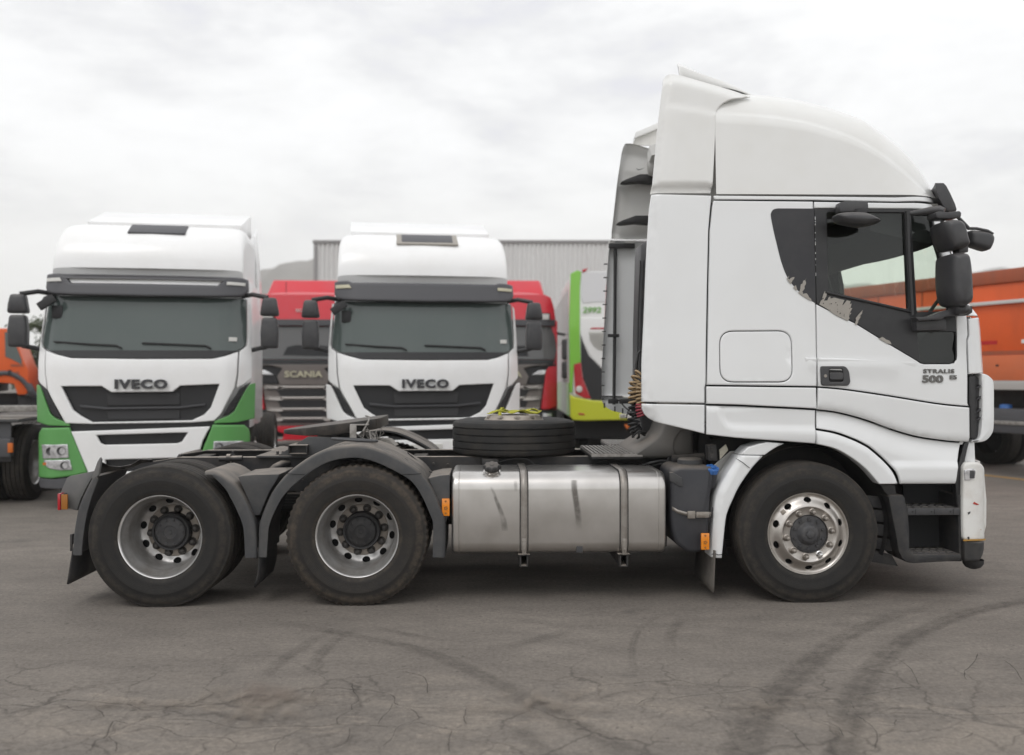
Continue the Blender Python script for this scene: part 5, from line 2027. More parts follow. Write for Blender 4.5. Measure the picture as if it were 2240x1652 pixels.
panel('window_glass', w_low, 'glass_low', yo=0.016, gap=-0.006, roll=0.002, flange=0.004, sp=0.12)
# raised frame mouldings: belt line and window divider
def bar(name, uvs, r, material, y, par=None, flat=1.0, mir=False):
    P = [Vector((XZ(u, v, y)[0], side_y(*XZ(u, v, y)) + y, XZ(u, v, y)[1])) for u, v in uvs]
    mb = MB()
    mb.tube(P, r, 8)
    return mb.build(name, material, par or hero)
bar('belt_seal', [(1807, 640), (1860, 652), (1920, 665), (1996, 683)], 0.011, 'frame_black', 0.0)
bar('window_divider', [(1986, 462), (1989, 560), (1997, 690)], 0.022, 'frame_black', 0.002)
bar('window_channel', [(1981, 466), (1984, 560), (1991, 680)], 0.006, 'rubber_black', -0.004)
# diagonal decal part over the door (black film running down to the low window)
# peeled patches of film showing pale adhesive
def flake(pts, yo=-0.0065):
    P = [XZ(u, v, yo) for u, v in pts]
    mb = MB()
    mb.prism([(x, side_y(x, z) + yo, z) for x, z in P], (0, 0.002, 0))
    return mb
def ragged(base, amp, n, seed):
    rs = np.random.RandomState(seed)
    out = []
    m = len(base)
    for i in range(m):
        a, b = np.array(base[i], float), np.array(base[(i + 1) % m], float)
        d = np.linalg.norm(b - a)
        k = max(1, int(d / n))
        for j in range(k):
            p = a + (b - a) * j / k
            if amp[i] and j:
                t = (b - a) / d
                nn = np.array([-t[1], t[0]])
                p = p + nn * rs.uniform(-amp[i], amp[i]) + t * rs.uniform(-n * 0.3, n * 0.3)
            out.append(tuple(p))
    return out
def zf(x, y): return (1793.7 + x * 0.15229, 437.5 + y * 0.15229)
fl = [
    [zf(*p) for p in [(-8, 1500), (8, 1460), (30, 1420), (48, 1360), (66, 1318), (76, 1310), (72, 1345), (98, 1340), (92, 1385), (70, 1420), (58, 1448), (108, 1442), (122, 1405), (148, 1385), (152, 1418), (205, 1402), (285, 1424), (352, 1438), (322, 1508), (330, 1512), (388, 1442), (440, 1455), (428, 1498), (456, 1488), (438, 1552), (466, 1556), (428, 1620), (452, 1625), (415, 1668), (425, 1700), (396, 1740), (330, 1705), (250, 1668), (180, 1625), (110, 1570), (40, 1528)]],
    [zf(*p) for p in [(500, 1790), (520, 1725), (512, 1700), (560, 1640), (616, 1582), (600, 1620), (612, 1618), (566, 1680), (590, 1672), (540, 1750), (555, 1745), (525, 1800)]],
    ragged([(1721, 610), (1726, 603), (1723, 612), (1738, 606), (1730, 622)], [1, 1, 1, 1, 0.5], 4, 3),
    ragged([(1746, 641), (1752, 622), (1764, 608), (1760, 626), (1754, 646)], [2, 2, 2, 2, 0.5], 4, 4),
    ragged([(1752, 645), (1765, 642), (1776, 658), (1762, 652)], [1.5, 1.5, 1.5, 0.5], 4, 5),
    ragged([(1921, 740), (1930, 737), (1935, 740), (1945, 745), (1950, 754), (1938, 750)], [1.5, 1.5, 1.5, 1.5, 1, 0.5], 4, 6),
    ragged([(1735, 630), (1741, 624), (1744, 634), (1741, 636)], [1, 1, 1, 0.5], 4, 7),
]
for f_ in fl:
    flake(f_).build('peeled_film', 'residue', hero)
dk = MB()
rs = random.Random(5)
poly_main = np.array(fl[0])
cnt = 0
while cnt < 16:
    u_, v_ = rs.uniform(1795, 1864), rs.uniform(645, 700)
    if inside([(u_, v_)], poly_main)[0]:
        l_, w_ = rs.uniform(2, 6), rs.uniform(0.5, 1.3)
        a_ = rs.uniform(0.6, 1.2)
        q = [(u_ - l_ / 2 * math.cos(a_), v_ + l_ / 2 * math.sin(a_)), (u_ + w_ * math.sin(a_), v_ + w_ * math.cos(a_)), (u_ + l_ / 2 * math.cos(a_), v_ - l_ / 2 * math.sin(a_)), (u_ - w_ * math.sin(a_), v_ - w_ * math.cos(a_))]
        m_ = flake(q, -0.008)
        dk.add(m_.v, m_.f)
        cnt += 1
dk.build('film_remnant', 'decal_black', hero)
# white chips along the shut line
mb = MB()
for k in range(14):
    v_ = rs.uniform(470, 600)
    u_ = 1783 + (v_ - 457) * 0.012
    h_ = rs.uniform(1, 4)
    m_ = flake([(u_ - 0.6, v_), (u_ + 0.6, v_), (u_ + 0.5, v_ + h_), (u_ - 0.5, v_ + h_)], -0.004)
    mb.add(m_.v, m_.f)
mb.build('paint_chip', 'white_paint', hero)

# --- lower side panels
def rel_h2(u, v):
    # recess with a bright lip below
    ul = np.interp(v, [888, 912, 925, 935], [1574, 1578, 1586, 1600])
    vl = np.interp(u, [1575, 1600, 1640, 1786], [930, 935, 938, 941])
    rec = ss(ul - 3, ul + 6, u) * (1 - ss(vl - 7, vl + 3, v))
    und = 0.02 * ss(955, 975, v)
    return 0.016 * rec + und * 0.5 + 0.012 * (1 - ss(0, 8, v - 887))
panel('side_skirt', [(1545, 844.5), (1786.5, 847.5), (1788, 895), (1742, 892.5), (1696, 890.3), (1608.6, 886), (1545, 884.5)], yo=-0.004, sp=0.04)
panel('side_skirt', [(1545, 886.5), (1608.6, 888), (1696, 892.3), (1742, 894.5), (1786, 897), (1786, 972), (1740, 968.4), (1674, 963.5), (1608.6, 958.7), (1545, 951.5)], relief=rel_h2, sp=0.022)
S_CURVE = cat([(1788, 896.4), (1828, 901), (1867, 910), (1906, 921.8), (1945.3, 936.5), (1984.4, 949), (2023.4, 958), (2082, 965.8), (2121, 968)], 4)
def rel_g2(u, v):
    vs_ = np.interp(u, [p[0] for p in S_CURVE], [p[1] for p in S_CURVE])
    return 0.014 * ss(-9, 0, v - vs_)
panel('door_skirt', [(p[0], p[1] + 1.4) for p in door_bot] + [S_CURVE[0]] + S_CURVE[1:] + [(2122.5, 966), (2122, 892)], yo=-0.010, relief=rel_g2, sp=0.028)
GAPL = cat([(1786, 939.4), (1828, 947), (1867, 961), (1890, 972), (1906, 982), (1935.5, 1007.8), (1957, 1033.5), (1966, 1058.7)], 4)
def rel_g3(u, v):
    vs_ = np.interp(u, [p[0] for p in S_CURVE], [p[1] for p in S_CURVE])
    r = 0.035 * (1 - ss(0, 55, v - vs_))
    lip = ss(1010, 1020, v) * ss(1945, 1962, u)
    r -= 0.022 * lip
    r += 0.012 * ss(1050, 1060, v) * ss(1945, 1962, u)
    return r
panel('step_fairing', [(p[0], p[1] + 1.2) for p in S_CURVE[:-1]] + [(2108, 969.5), (2101, 992), (2095, 1016), (2089, 1059)] + [(1968, 1059.5)] + [(p[0] + 1.5, p[1] - 1.0) for p in GAPL[::-1]] + [(1787, 938)], yo=0.006, relief=rel_g3, sp=0.022)
inner = cat([(1788.3, 972.8), (1827.8, 983), (1862.9, 1002.6), (1893.6, 1026.7), (1915.5, 1051), (1924, 1060.5)], 4)
def rel_arch(u, v):
    vi = np.interp(u, [p[0] for p in GAPL], [p[1] for p in GAPL])
    return 0.018 * (1 - ss(0, 12, v - vi)) - 0.0
panel('wheel_arch', [(p[0], p[1] + 1.2) for p in GAPL] + [(1964.6, 1060)] + inner[::-1], yo=-0.016, relief=rel_arch, sp=0.025, flange=0.12)
# rear half of the front mudguard
outb = cat([(1617.3, 995.5), (1610.8, 1007), (1591, 1038), (1580, 1057), (1571, 1077), (1566, 1096), (1563.5, 1116.6), (1560, 1160), (1556.8, 1222)], 4)
innb = cat([(1580, 1222.7), (1582, 1204), (1588.8, 1138.5), (1595, 1115), (1604, 1094.7), (1616, 1069), (1630.5, 1046.4), (1650, 1020), (1672, 997)], 4)
def mg_y(x, z): return 0.012
panel('front_mudguard', outb + innb, yo=0.0, fn=lambda x, z: 0.03, relief=lambda u, v: 0.03 * (1 - ss(0, 12, (u - np.interp(v, [995, 1038, 1077, 1117, 1222], [1617, 1591, 1571, 1563.5, 1557])))), sp=0.025, flange=0.20, roll=0.008)
panel('front_mudguard', [(1717, 970.5), (1700, 978), (1684, 988), (1673, 996), (1619, 995), (1636, 978.5), (1660, 971), (1679, 967)], fn=lambda x, z: 0.045, sp=0.03, flange=0.2, roll=0.006, gap=0.001)
bar('mudguard_crack', [(1610, 1003), (1625, 1012), (1640, 1024)], 0.0022, 'hub_black', 0.006)
bar('mudguard_crack', [(1556.5, 1213), (1563, 1211), (1571, 1214), (1580, 1213)], 0.003, 'hub_black', 0.004)
# white inner backing behind the mudguard
mb = MB()
mb.prism([L(1560, 1020, 0.30), L(1598, 988, 0.30), L(1625, 985, 0.30), L(1590, 1060, 0.30), L(1572, 1100, 0.30), L(1566, 1060, 0.30)], (0, 0.02, 0))
mb.build('mudguard_inner', 'white_inner', hero, bevel=0.004)
# wheel well: dark half-round liner
mb = MB()
r1, r2 = [], []
for k in range(25):
    a = math.radians(-20 + 220 * k / 24)
    r_ = 0.605
    x_, z_ = pf.x + 0.02 + r_ * math.cos(a), 0.52 + r_ * math.sin(a) * 0.99
    r1.append((x_, 0.10, z_))
    r2.append((x_, 0.75, z_))
mb.loft([r1, r2], closed=False)
mb.build('wheel_well', 'black_plastic', hero)
mb = MB()
mb.box(pf.x - 0.65, pf.x + 0.65, 0.62, 0.66, 0.45, 1.25)
mb.build('inner_wing', 'chassis_dark', hero)
# slatted liner ahead of the wheel
for k in range(5):
    v0_ = 1086 + k * 30
    u0_ = [1884, 1897, 1903, 1908, 1908][k]
    plate('liner_slat', [(u0_ - 20, v0_ - 5), (1950, v0_ + 3 + k), (1965, v0_ + 29 + k), (u0_ - 18, v0_ + 21)], 0.16 + 0.004 * k, 0.02, 'black_plastic', bevel=0.003)
# dark seal strips behind shut lines (shell with window openings)
shell = [(1562, 428), (1784, 431), (1959, 434), (2040, 438), (2072, 564), (2088, 640), (2098, 700), (2117, 706), (2117, 967), (1788, 897), (1786, 938), (1700, 962), (1546, 950)]
sh_h = [rounded([(1806, 462), (1990, 462), (1994, 560), (2000, 684), (1811, 641)], 5, 3)]
sh_h = [[(1800, 461), (2030, 468), (2044, 531), (2064, 620), (2078, 688), (2094, 712), (2096, 795), (2016, 796), (2004, 700), (1990, 682), (1812, 645)]]
panel('cab_frame', shell, 'black_gap', holes=sh_h, yo=0.048, gap=0.004, roll=0.002, flange=0.01, sp=0.10)

# --- front of the cab
def plan(z, q):
    """front surface x for lateral parameter q in [-1,1]"""
    return sil_x(z) - 0.09 + 0.28 * (1 - abs(q) ** 3.0)
def front_band(name, z0, z1, material, nz=6, q0=-1.0, q1=1.0, off=0.0, thick=0.0):
    mb = MB()
    rows = []
    for i in range(nz + 1):
        z = z0 + (z1 - z0) * i / nz
        row = []
        for k in range(33):
            q = q0 + (q1 - q0) * k / 32
            row.append((plan(z, q) + off, MY + q * (MY - 0.165), z))
        rows.append(row)
    mb.loft(rows, closed=False)
    o = mb.build(name, material, hero, sharp=45)
    if thick:
        s_ = o.modifiers.new('solid', 'SOLIDIFY')
        s_.thickness = thick
        s_.offset = -1
    return o
zv = lambda v: L(2110, v, 0.16).z
front_band('windscreen', zv(692), zv(437), 'glass_front', 8, off=-0.004)
front_band('windscreen_band', zv(466), zv(437), 'frame_black', 3, off=0.001)
front_band('front_panel', zv(820), zv(693), 'white_paint', 4, thick=0.02)
front_band('front_panel', zv(968), zv(821), 'white_paint', 4, thick=0.02)
front_band('front_seam', zv(1012), zv(967), 'black_gap', 2, off=-0.03)
# corner pillar trims between door edge and screen, above and below
def corner(name, uv, material, yo=0.0, mir=True, **kw):
    return panel(name, uv, material, yo=yo, mir=mir, **kw)
corner('corner_panel', [(2119, 697), (2140, 694), (2147.5, 695), (2150, 720), (2153.5, 790), (2155, 817), (2140, 818), (2120, 819), (2117, 745), (2120.5, 735)], 'white_paint', sp=0.03, gap=0.002)
corner('corner_panel', [(2119, 691), (2108, 640), (2100, 610), (2110, 620), (2125, 664), (2143, 690), (2146, 692)], 'white_paint', sp=0.03, gap=0.001, mir=False)
corner('screen_trim', [(2050, 449), (2054, 451), (2068, 490), (2089, 562), (2108, 625), (2107, 638), (2087, 562), (2064, 486)], 'frame_black', sp=0.03, gap=0.0005, roll=0.002, yo=0.012, mir=False)
corner('air_intake', [(2119, 822), (2134, 821), (2144, 828), (2147, 850), (2147, 925), (2140, 958), (2122, 962), (2122, 892), (2119, 884)], 'frame_black', sp=0.03, yo=0.03)
for k, v_ in enumerate((848, 873, 900, 918)):
    plate('intake_fin', [(2137, v_), (2147, v_ - 7), (2147, v_ - 2), (2136, v_ + 3)], 0.10, 0.05, 'grille_bar', bevel=0.002, mir=True)
# white corner deflector standing proud
mb = MB()
prof = cat([(2146, 817), (2158, 819), (2168, 826), (2174, 838), (2175, 880), (2174.5, 930), (2171, 948), (2160, 962), (2146, 967.5), (2124, 968)], 4)
inn = cat([(2124, 962), (2140, 960), (2146, 935), (2147.5, 900), (2147.5, 850), (2146, 826)], 4)
poly = prof + inn
for m_ in (0, 1):
    mb = MB()
    rr = []
    for y_, ins in ((0.085, 0.012), (0.088, 0.004), (0.10, 0.0), (0.30, 0.0)):
        Q = np.array([L2(u, v, 0.09) for u, v in poly])
        if area2(Q) < 0: Q = Q[::-1]
        Q = offset2(Q, ins)
        rr.append([(q_[0], (2 * MY - y_) if m_ else y_, q_[1]) for q_ in Q])
    mb.loft(rr)
    mb.build('corner_deflector', 'white_paint', hero, sharp=45)
# sun visor across the top of the screen
vis = [(2043, 400.5), (2063, 400.5), (2069, 407), (2078, 424), (2088, 446), (2092, 460), (2080, 462), (2072, 462), (2062, 451), (2053, 436)]
mb = MB()
rows = []
base = [L2(u, v, 0.10) for u, v in vis]
for k in range(25):
    q = -1 + 2 * k / 24
    y_ = MY + q * (MY - 0.09)
    b_ = 0.20 * (1 - abs(q) ** 2.5)
    rows.append([(x_ + b_, y_, z_) for x_, z_ in base])
mb.loft(rows)
mb.build('sun_visor', 'mirror_plastic', hero, bevel=0.010, sharp=40, bang=35)
# sun strip inside the screen with reversed lettering seen from behind
zs0, zs1 = zv(515), zv(466)
front_band('sun_strip', zs0, zs1, 'interior_dark', 3, off=-0.02)
Mx = Matrix.Translation((plan(zs0 + 0.09, -0.35) + 0.005, MY - 0.30, (zs0 + zs1) / 2 - 0.03)) @ Matrix.Rotation(math.radians(90), 4, 'Z') @ Matrix.Rotation(math.radians(90), 4, 'X')
qv = -0.30
dxdq = (plan(zs0 + 0.08, qv + 0.02) - plan(zs0 + 0.08, qv - 0.02)) / (0.04 * (MY - 0.165))
ang = math.atan2(1.0, dxdq)
zc0 = zs0 + 0.10
lean = math.atan((plan(zs1, qv) - plan(zs0, qv)) / (zs1 - zs0))
Mx = Matrix.Translation((plan(zc0, qv) - 0.016, MY + qv * (MY - 0.165), zc0)) @ Matrix.Rotation(ang, 4, 'Z') @ Matrix.Rotation(math.radians(90), 4, 'X')
text_mesh('sun_strip_text', 'GLOBO', 0.16, 'text_grey', Matrix.Translation((-0.012, 0, 0)) @ Mx, hero, 0.012, 0.003, 1.2)
# dark lower bumper parts and bumper
bump = [(2106.5, 1022), (2112, 1012.5), (2122, 1010.5), (2138, 1010.5), (2148, 1014), (2155, 1022), (2159, 1036), (2160.5, 1095), (2160, 1150), (2158.5, 1177), (2155, 1181), (2120, 1183), (2110, 1182), (2107, 1176), (2105.5, 1120)]
def bump_y(x, z):
    xs = L(2160, 1095, 0.12).x - 0.20
    q = min(0.97, max(0.0, (x - xs) / 0.22))
    return 0.035 + 0.22 * (1 - math.sqrt(1 - q * q))
panel('bumper', bump, 'white_bumper', fn=bump_y, sp=0.03, roll=0.012, flange=0.06)
mb = MB()
zb0, zb1 = L(2130, 1181, 0.1).z, L(2130, 1012, 0.1).z
rows = []
for i in range(5):
    z = zb0 + (zb1 - zb0) * i / 4
    rows.append([(L(2160, 1095, 0.12).x - 0.012 + 0.12 * (1 - abs(q) ** 2.5), MY + q * (MY - 0.20), z) for q in np.linspace(-1, 1, 25)])
mb.loft(rows, closed=False)
o = mb.build('bumper_front', 'white_bumper', hero)
s_ = o.modifiers.new('solid', 'SOLIDIFY')
s_.thickness = 0.03
s_.offset = -1
low = [(2108.5, 1183), (2157.5, 1182), (2156, 1200), (2151, 1216), (2143.5, 1228), (2110, 1229)]
panel('lower_bumper', low, 'black_plastic', fn=lambda x, z: bump_y(x, z) + 0.006, sp=0.03, roll=0.01, flange=0.25)
mb = MB()
q = L(2130, 1236, 0.16)
mb.lathe([(0.0, 0.02), (0.015, 0.055), (0.04, 0.072), (0.07, 0.075)], (q.x, 0.17, q.z - 0.03), 'z', 24)
mb.build('air_dam', 'black_plastic', hero)
plate('bumper_trim', [(2108, 1181), (2156, 1179), (2156, 1182.5), (2108, 1184)], 0.028, 0.01, 'yellow_line', bevel=0.0)
# corner lamp
lampc = panel('corner_lamp', [(2110, 1030), (2117, 1026.5), (2131, 1026), (2135, 1031), (2133, 1046), (2122, 1051), (2111, 1051)], 'lamp_clear', fn=lambda x, z: bump_y(x, z) - 0.008, sp=0.03, roll=0.004, flange=0.02, gap=0.0)
panel('lamp_bulb', [(2122, 1030), (2133, 1030), (2132, 1046), (2122, 1047)], 'hub_grey', fn=lambda x, z: bump_y(x, z) - 0.012, sp=0.03, roll=0.003, flange=0.012, gap=0.0, mir=False)
# scrapes on the bumper
def bflake(pts, material, name):
    P = [XZ(u, v, -0.001, bump_y) for u, v in pts]
    mb = MB()
    mb.prism([(x, bump_y(x, z) - 0.003, z) for x, z in P], (0, 0.004, 0))
    mb.build(name, material, hero)
bflake([(2128, 1102), (2131, 1098), (2142, 1104), (2136, 1105)], 'label_red', 'paint_scrape')
bflake([(2117, 1121), (2123, 1119), (2122, 1123), (2118, 1126)], 'hub_grey', 'paint_scrape')
bflake([(2116, 1175), (2120, 1174), (2121, 1181), (2118, 1182)], 'hub_black', 'paint_scrape')
bflake([(2145, 1158), (2157, 1155), (2157, 1156.5), (2146, 1159.5)], 'yellow_line', 'paint_scrape')
# dark and white columns between fairing and bumper
plate('fairing_seal', [(2110, 968), (2120, 968), (2106, 1020), (2104, 1075), (2106, 1105), (2094, 1105), (2090, 1058), (2097, 1014)], 0.075, 0.06, 'frame_black', bevel=0.004, mir=True)
plate('headlamp_panel', [(2119, 966), (2132, 966), (2134, 1014), (2108, 1018)], 0.11, 0.05, 'white_paint', bevel=0.008, mir=True)

# --- entry steps
def lbox(mb, u0, v0, u1, v1, y0_, y1_):
    a_, b_ = L(u0, v0, y0_), L(u1, v1, y0_)
    mb.box(min(a_.x, b_.x), max(a_.x, b_.x), y0_, y1_, min(a_.z, b_.z), max(a_.z, b_.z))
post = [(1944, 1087), (1950, 1083), (1976, 1083), (1980, 1090), (1986, 1120), (1990, 1160), (1990, 1204), (1998, 1212), (2012, 1214), (2102, 1212), (2104, 1224), (2070, 1229), (2000, 1233), (1985, 1231), (1974, 1222), (1966, 1206), (1958, 1160), (1950, 1120)]
plate('step_housing', post, 0.045, 0.30, 'black_plastic', bevel=0.012, mir=True)
plate('step_stay', [(1926, 1061), (1958, 1061), (1962, 1084), (1943, 1084), (1934, 1075)], 0.08, 0.2, 'black_plastic', bevel=0.008, mir=True)
plate('step_back', [(1975, 1060), (2104, 1060), (2104, 1228), (1990, 1228)], 0.36, 0.02, 'interior_dark', bevel=0.0, mir=True)
plate('step_side', [(2096, 1085), (2104, 1082), (2104, 1226), (2098, 1226)], 0.07, 0.30, 'black_plastic', bevel=0.006, mir=True)
for va, vb, ua in ((1112, 1127, 1985), (1212, 1226, 1994)):
    yf_ = 0.055
    a_, b_ = L(ua, va, yf_), L(2100, vb, yf_)
    mb = MB()
    mb.box(a_.x, b_.x, yf_, 0.34, b_.z, a_.z)
    st = mb.build('step_tread', 'black_plastic', hero, bevel=0.006)
    st.data.materials[0] = MATS['mirror_plastic']
    mb = MB()
    for i in range(6):
        for j in range(3):
            xx = a_.x + (b_.x - a_.x) * (i + 0.5 + 0.25 * (j % 2)) / 6.4
            mb.obox((xx, yf_ + 0.05 + j * 0.07, a_.z + 0.001), (0.045, 0.018, 0.010))
    mb.build('grip_stud', 'grey_plastic', st, bevel=0.003)
    mb = MB()
    for i in range(3):
        xx = a_.x + (b_.x - a_.x) * (0.15 + 0.36 * i)
        mb.box(xx, xx + 0.003, yf_ - 0.002, yf_ + 0.004, b_.z + 0.006, a_.z - 0.006)
        mb.lathe([(0, 0.006), (-0.002, 0.005), (-0.002, 0.0001)], (xx - 0.02, yf_, (a_.z + b_.z) / 2), 'y', 8)
    mb.build('step_detail', 'black_gap', st)

# --- door handle and badges
hd = rounded([(1795, 801), (1850, 801), (1858, 812), (1861, 836), (1856, 844), (1797, 844)], [5, 8, 6, 8, 5, 7], 4)
hpan = panel('door_handle', hd, 'mirror_plastic', yo=-0.016, gap=0.0, roll=0.005, flange=0.02, sp=0.03, mir=True,
             holes=[rounded([(1814, 807), (1844, 807), (1846, 836), (1814, 836)], 5, 3)])
panel('handle_recess', rounded([(1813, 806), (1845, 806), (1847, 837), (1813, 837)], 5, 3), 'black_gap', yo=-0.004, gap=0.0, roll=0.002, flange=0.01, sp=0.05, mir=False)
panel('handle_grip', rounded([(1815, 815), (1845, 815), (1845, 831), (1815, 831)], 4, 3), 'mirror_plastic', yo=-0.014, gap=0.0, roll=0.004, flange=0.012, sp=0.03, mir=False)
mb = MB()
q = XZ(1804, 822.5)
mb.lathe([(0, 0.012), (-0.004, 0.011), (-0.004, 0.0001)], (q[0], side_y(*q) - 0.016, q[1]), 'y', 16)
mb.build('key_lock', 'nut_steel', hero)
def badge(s, u, v, size, sx_, bold, spacing=1.0):
    x, z = XZ(u, v, -0.004)
    y = side_y(x, z) - 0.005
    # follow the local slope of the door
    dy = (side_y(x + 0.05, z) - side_y(x - 0.05, z)) / 0.1
    M = Matrix.Translation((x, y, z)) @ Matrix.Rotation(math.atan(dy), 4, 'Z') @ FACE_CAM
    text_mesh('badge', s, size, 'badge_metal', M, hero, 0.004, bold, sx_, 0.0, spacing)
badge('STRALIS', 2053.5, 812.5, 0.040, 1.42, 0.0012, 1.16)
badge('500', 2040, 830, 0.072, 1.42, 0.0028, 1.0)
badge('E5', 2085, 826, 0.040, 1.35, 0.0014, 1.05)

# pressed crease running from the sleeper into the door
def crease(uvs, h0, h1):
    P = cat(uvs, 5)
    rows = []
    for i, (u, v) in enumerate(P):
        k = i / (len(P) - 1)
        h = h0 + (h1 - h0) * k
        x, z = XZ(u, v, 0.0)
        y = side_y(x, z)
        rows.append([(x, y + 0.001, z + 0.006), (x, y - h * 0.2, z + 0.0055), (x, y - h * 0.9, z + 0.001), (x, y - h, z - 0.003), (x, y - h * 0.75, z - 0.016), (x, y - h * 0.3, z - 0.032), (x, y + 0.001, z - 0.048)])
    mb = MB()
    mb.loft(rows, closed=False)
    mb.build('side_crease', 'white_paint', hero, sharp=40)
crease([(1762, 784), (1772, 784.3), (1785.5, 784.8)], 0.005, 0.0085)
crease([(1790, 785), (1850, 786.5), (1920, 789.5), (2002, 794)], 0.0085, 0.002)

# --- mirrors
def head(name, uvs, y0_, y1_, material='mirror_plastic', ins=0.02, n=4, mir=False, bulge=0.012):
    P = np.array([L2(u, v, y0_) for u, v in cat(uvs, n, closed=True)])
    if area2(P) < 0: P = P[::-1]
    rows = []
    for t, i_ in ((0.0, ins * 2.2), (0.02, ins * 1.3), (0.08, ins * 0.55), (0.2, ins * 0.12), (0.4, 0.0), (0.75, 0.0), (0.93, ins * 0.5), (1.0, ins * 1.2)):
        c_ = (P.max(0) + P.min(0)) / 2
        sc = np.maximum(0.3, 1 - i_ / ((P.max(0) - P.min(0)) / 2))
        Q = c_ + (P - c_) * sc
        rows.append([(q_[0], y0_ + (y1_ - y0_) * t, q_[1]) for q_ in Q])
    out = []
    for m_ in ((0, 1) if mir else (0,)):
        mb = MB()
        mb.loft([[(a, 2 * MY - b if m_ else b, c) for a, b, c in r] for r in rows])
        out.append(mb.build(name, material, hero, sharp=50))
    return out
head('mirror_head', [(2074, 484), (2082, 479), (2100, 477), (2113, 483), (2120, 497), (2126, 520), (2129, 532), (2122, 540), (2107, 542), (2093, 543), (2087, 535), (2080, 520), (2074, 500)], -0.24, 0.06)
head('mirror_head', [(2089, 560), (2094, 553), (2104, 550), (2116, 550), (2126, 555), (2131, 572), (2134, 602), (2136, 640), (2135, 656), (2125, 667), (2109, 668), (2098, 661), (2091, 640), (2088, 602)], -0.26, 0.06)
head('mirror_head', [(2040, 474), (2060, 470)], -0.1, 0.0) if False else None
mb = MB()
mb.tube([L(1992, 467, 0.02), L(2010, 465, -0.02), L(2035, 461, -0.06), L(2055, 459, -0.10), L(2066, 462, -0.12)], [0.016, 0.022, 0.028, 0.030, 0.022], 10)
mb.build('mirror_arm', 'mirror_plastic', hero)
plate('mirror_arm', [(2048, 464), (2056, 462), (2075, 464), (2100, 461), (2104, 466), (2103, 475), (2076, 478), (2052, 478), (2048, 473)], -0.16, 0.14, 'mirror_plastic', bevel=0.012)
plate('mirror_neck', [(2098, 535), (2119, 535), (2119, 552), (2098, 552)], -0.14, 0.10, 'mirror_plastic', bevel=0.01)
plate('mirror_arm', [(2003, 694), (2030, 693), (2060, 682), (2100, 672), (2128, 669), (2128, 684), (2118, 690), (2080, 692), (2065, 694), (2064, 699), (2010, 702)], -0.10, 0.10, 'mirror_plastic', bevel=0.012)
head('mirror_foot', [(2098, 668), (2112, 665), (2127, 667), (2128, 680), (2115, 688), (2100, 685)], -0.18, 0.0)
plate('mirror_base', [(2004, 697), (2066, 696), (2071, 700), (2071, 722), (2006, 724)], -0.045, 0.10, 'mirror_plastic', bevel=0.01)
# kerb mirror above the window
plate('kerb_mirror_mount', [(1837, 443), (1850, 440), (1899, 440), (1901, 462), (1868, 463), (1837, 464)], -0.06, 0.09, 'mirror_plastic', bevel=0.010)
mb = MB()
mb.lathe([(-0.05, 0.035), (0.0, 0.045), (0.02, 0.048)], L(1883, 464, -0.05), 'z', 16)
mb.build('kerb_mirror_stem', 'mirror_plastic', hero)
top_ = cat([(1838, 466), (1850, 462), (1880, 461), (1905, 464), (1922, 473), (1932, 483), (1915, 488), (1893, 491), (1870, 488), (1850, 483), (1841, 475)], 3, closed=True)
head('kerb_mirror', [(1838, 466), (1850, 462), (1880, 461), (1905, 464), (1922, 473), (1932, 483), (1915, 488), (1893, 491), (1870, 488), (1850, 483), (1841, 475)], -0.22, -0.02, ins=0.022)
# front blind-spot mirror on an arm beyond the screen
mb = MB()
mb.tube([L(2118, 500, 0.45), L(2135, 500, 0.45), L(2160, 505, 0.45), L(2172, 512, 0.45)], 0.012, 8)
mb.tube([L(2090, 470, 0.45), L(2108, 488, 0.45), L(2120, 501, 0.45)], 0.014, 8)
mb.build('front_mirror_arm', 'mirror_plastic', hero)
head('front_mirror', [(2128, 503), (2145, 503), (2165, 506), (2178, 513), (2180, 525), (2174, 541), (2166, 546), (2148, 541), (2130, 533), (2127, 518)], 0.42, 0.58, ins=0.02)

# --- cab interior
mb = MB()
fx = sil_x(1.75)
mb.box(1.45, fx - 0.30, 0.16, 2 * MY - 0.16, 1.28, 1.34)
mb.build('cab_floor', 'interior_dark', hero)
mb = MB()
mb.box(1.42, 1.46, 0.12, 2 * MY - 0.12, 1.30, 2.92)
mb.build('cab_rear_wall', 'interior_grey', hero)
mb = MB()
mb.box(1.46, sil_x(2.9) - 0.02, 0.13, 2 * MY - 0.13, 2.885, 2.90)
mb.build('roof_liner', 'interior_liner', hero)
mb = MB()
x_ = sil_x(1.85)
mb.prism([(x_ - 0.48, 0.18, 1.34), (x_ - 0.55, 0.18, 1.80), (x_ - 0.40, 0.18, 1.98), (x_ - 0.02, 0.18, 1.95), (x_ - 0.02, 0.18, 1.34)], (0, 2 * MY - 0.36, 0))
mb.build('dashboard', 'interior_grey', hero, bevel=0.03)
for y_ in (0.62, 1.82):
    mb = MB()
    mb.obox((2.05, y_, 1.62), (0.50, 0.50, 0.14))
    mb.obox((1.80, y_, 1.98), (0.14, 0.48, 0.72), Matrix.Rotation(-0.16, 3, 'Y'))
    mb.obox((1.73, y_, 2.42), (0.10, 0.28, 0.20), Matrix.Rotation(-0.16, 3, 'Y'))
    mb.box(1.85, 2.25, y_ - 0.2, y_ + 0.2, 1.34, 1.55)
    mb.build('seat', 'interior_dark', hero, bevel=0.04, bseg=3)
mb = MB()
cs = Vector((x_ - 0.66, 1.82, 2.02))
ex, ey_ = Vector((0, 1, 0)), Vector((0.55, 0, 0.83)).normalized()
mb.tube([cs + (ex * math.cos(a) + ey_ * math.sin(a)) * 0.23 for a in np.linspace(0, 2 * PI, 32, endpoint=False)], 0.016, 8, closed=True)
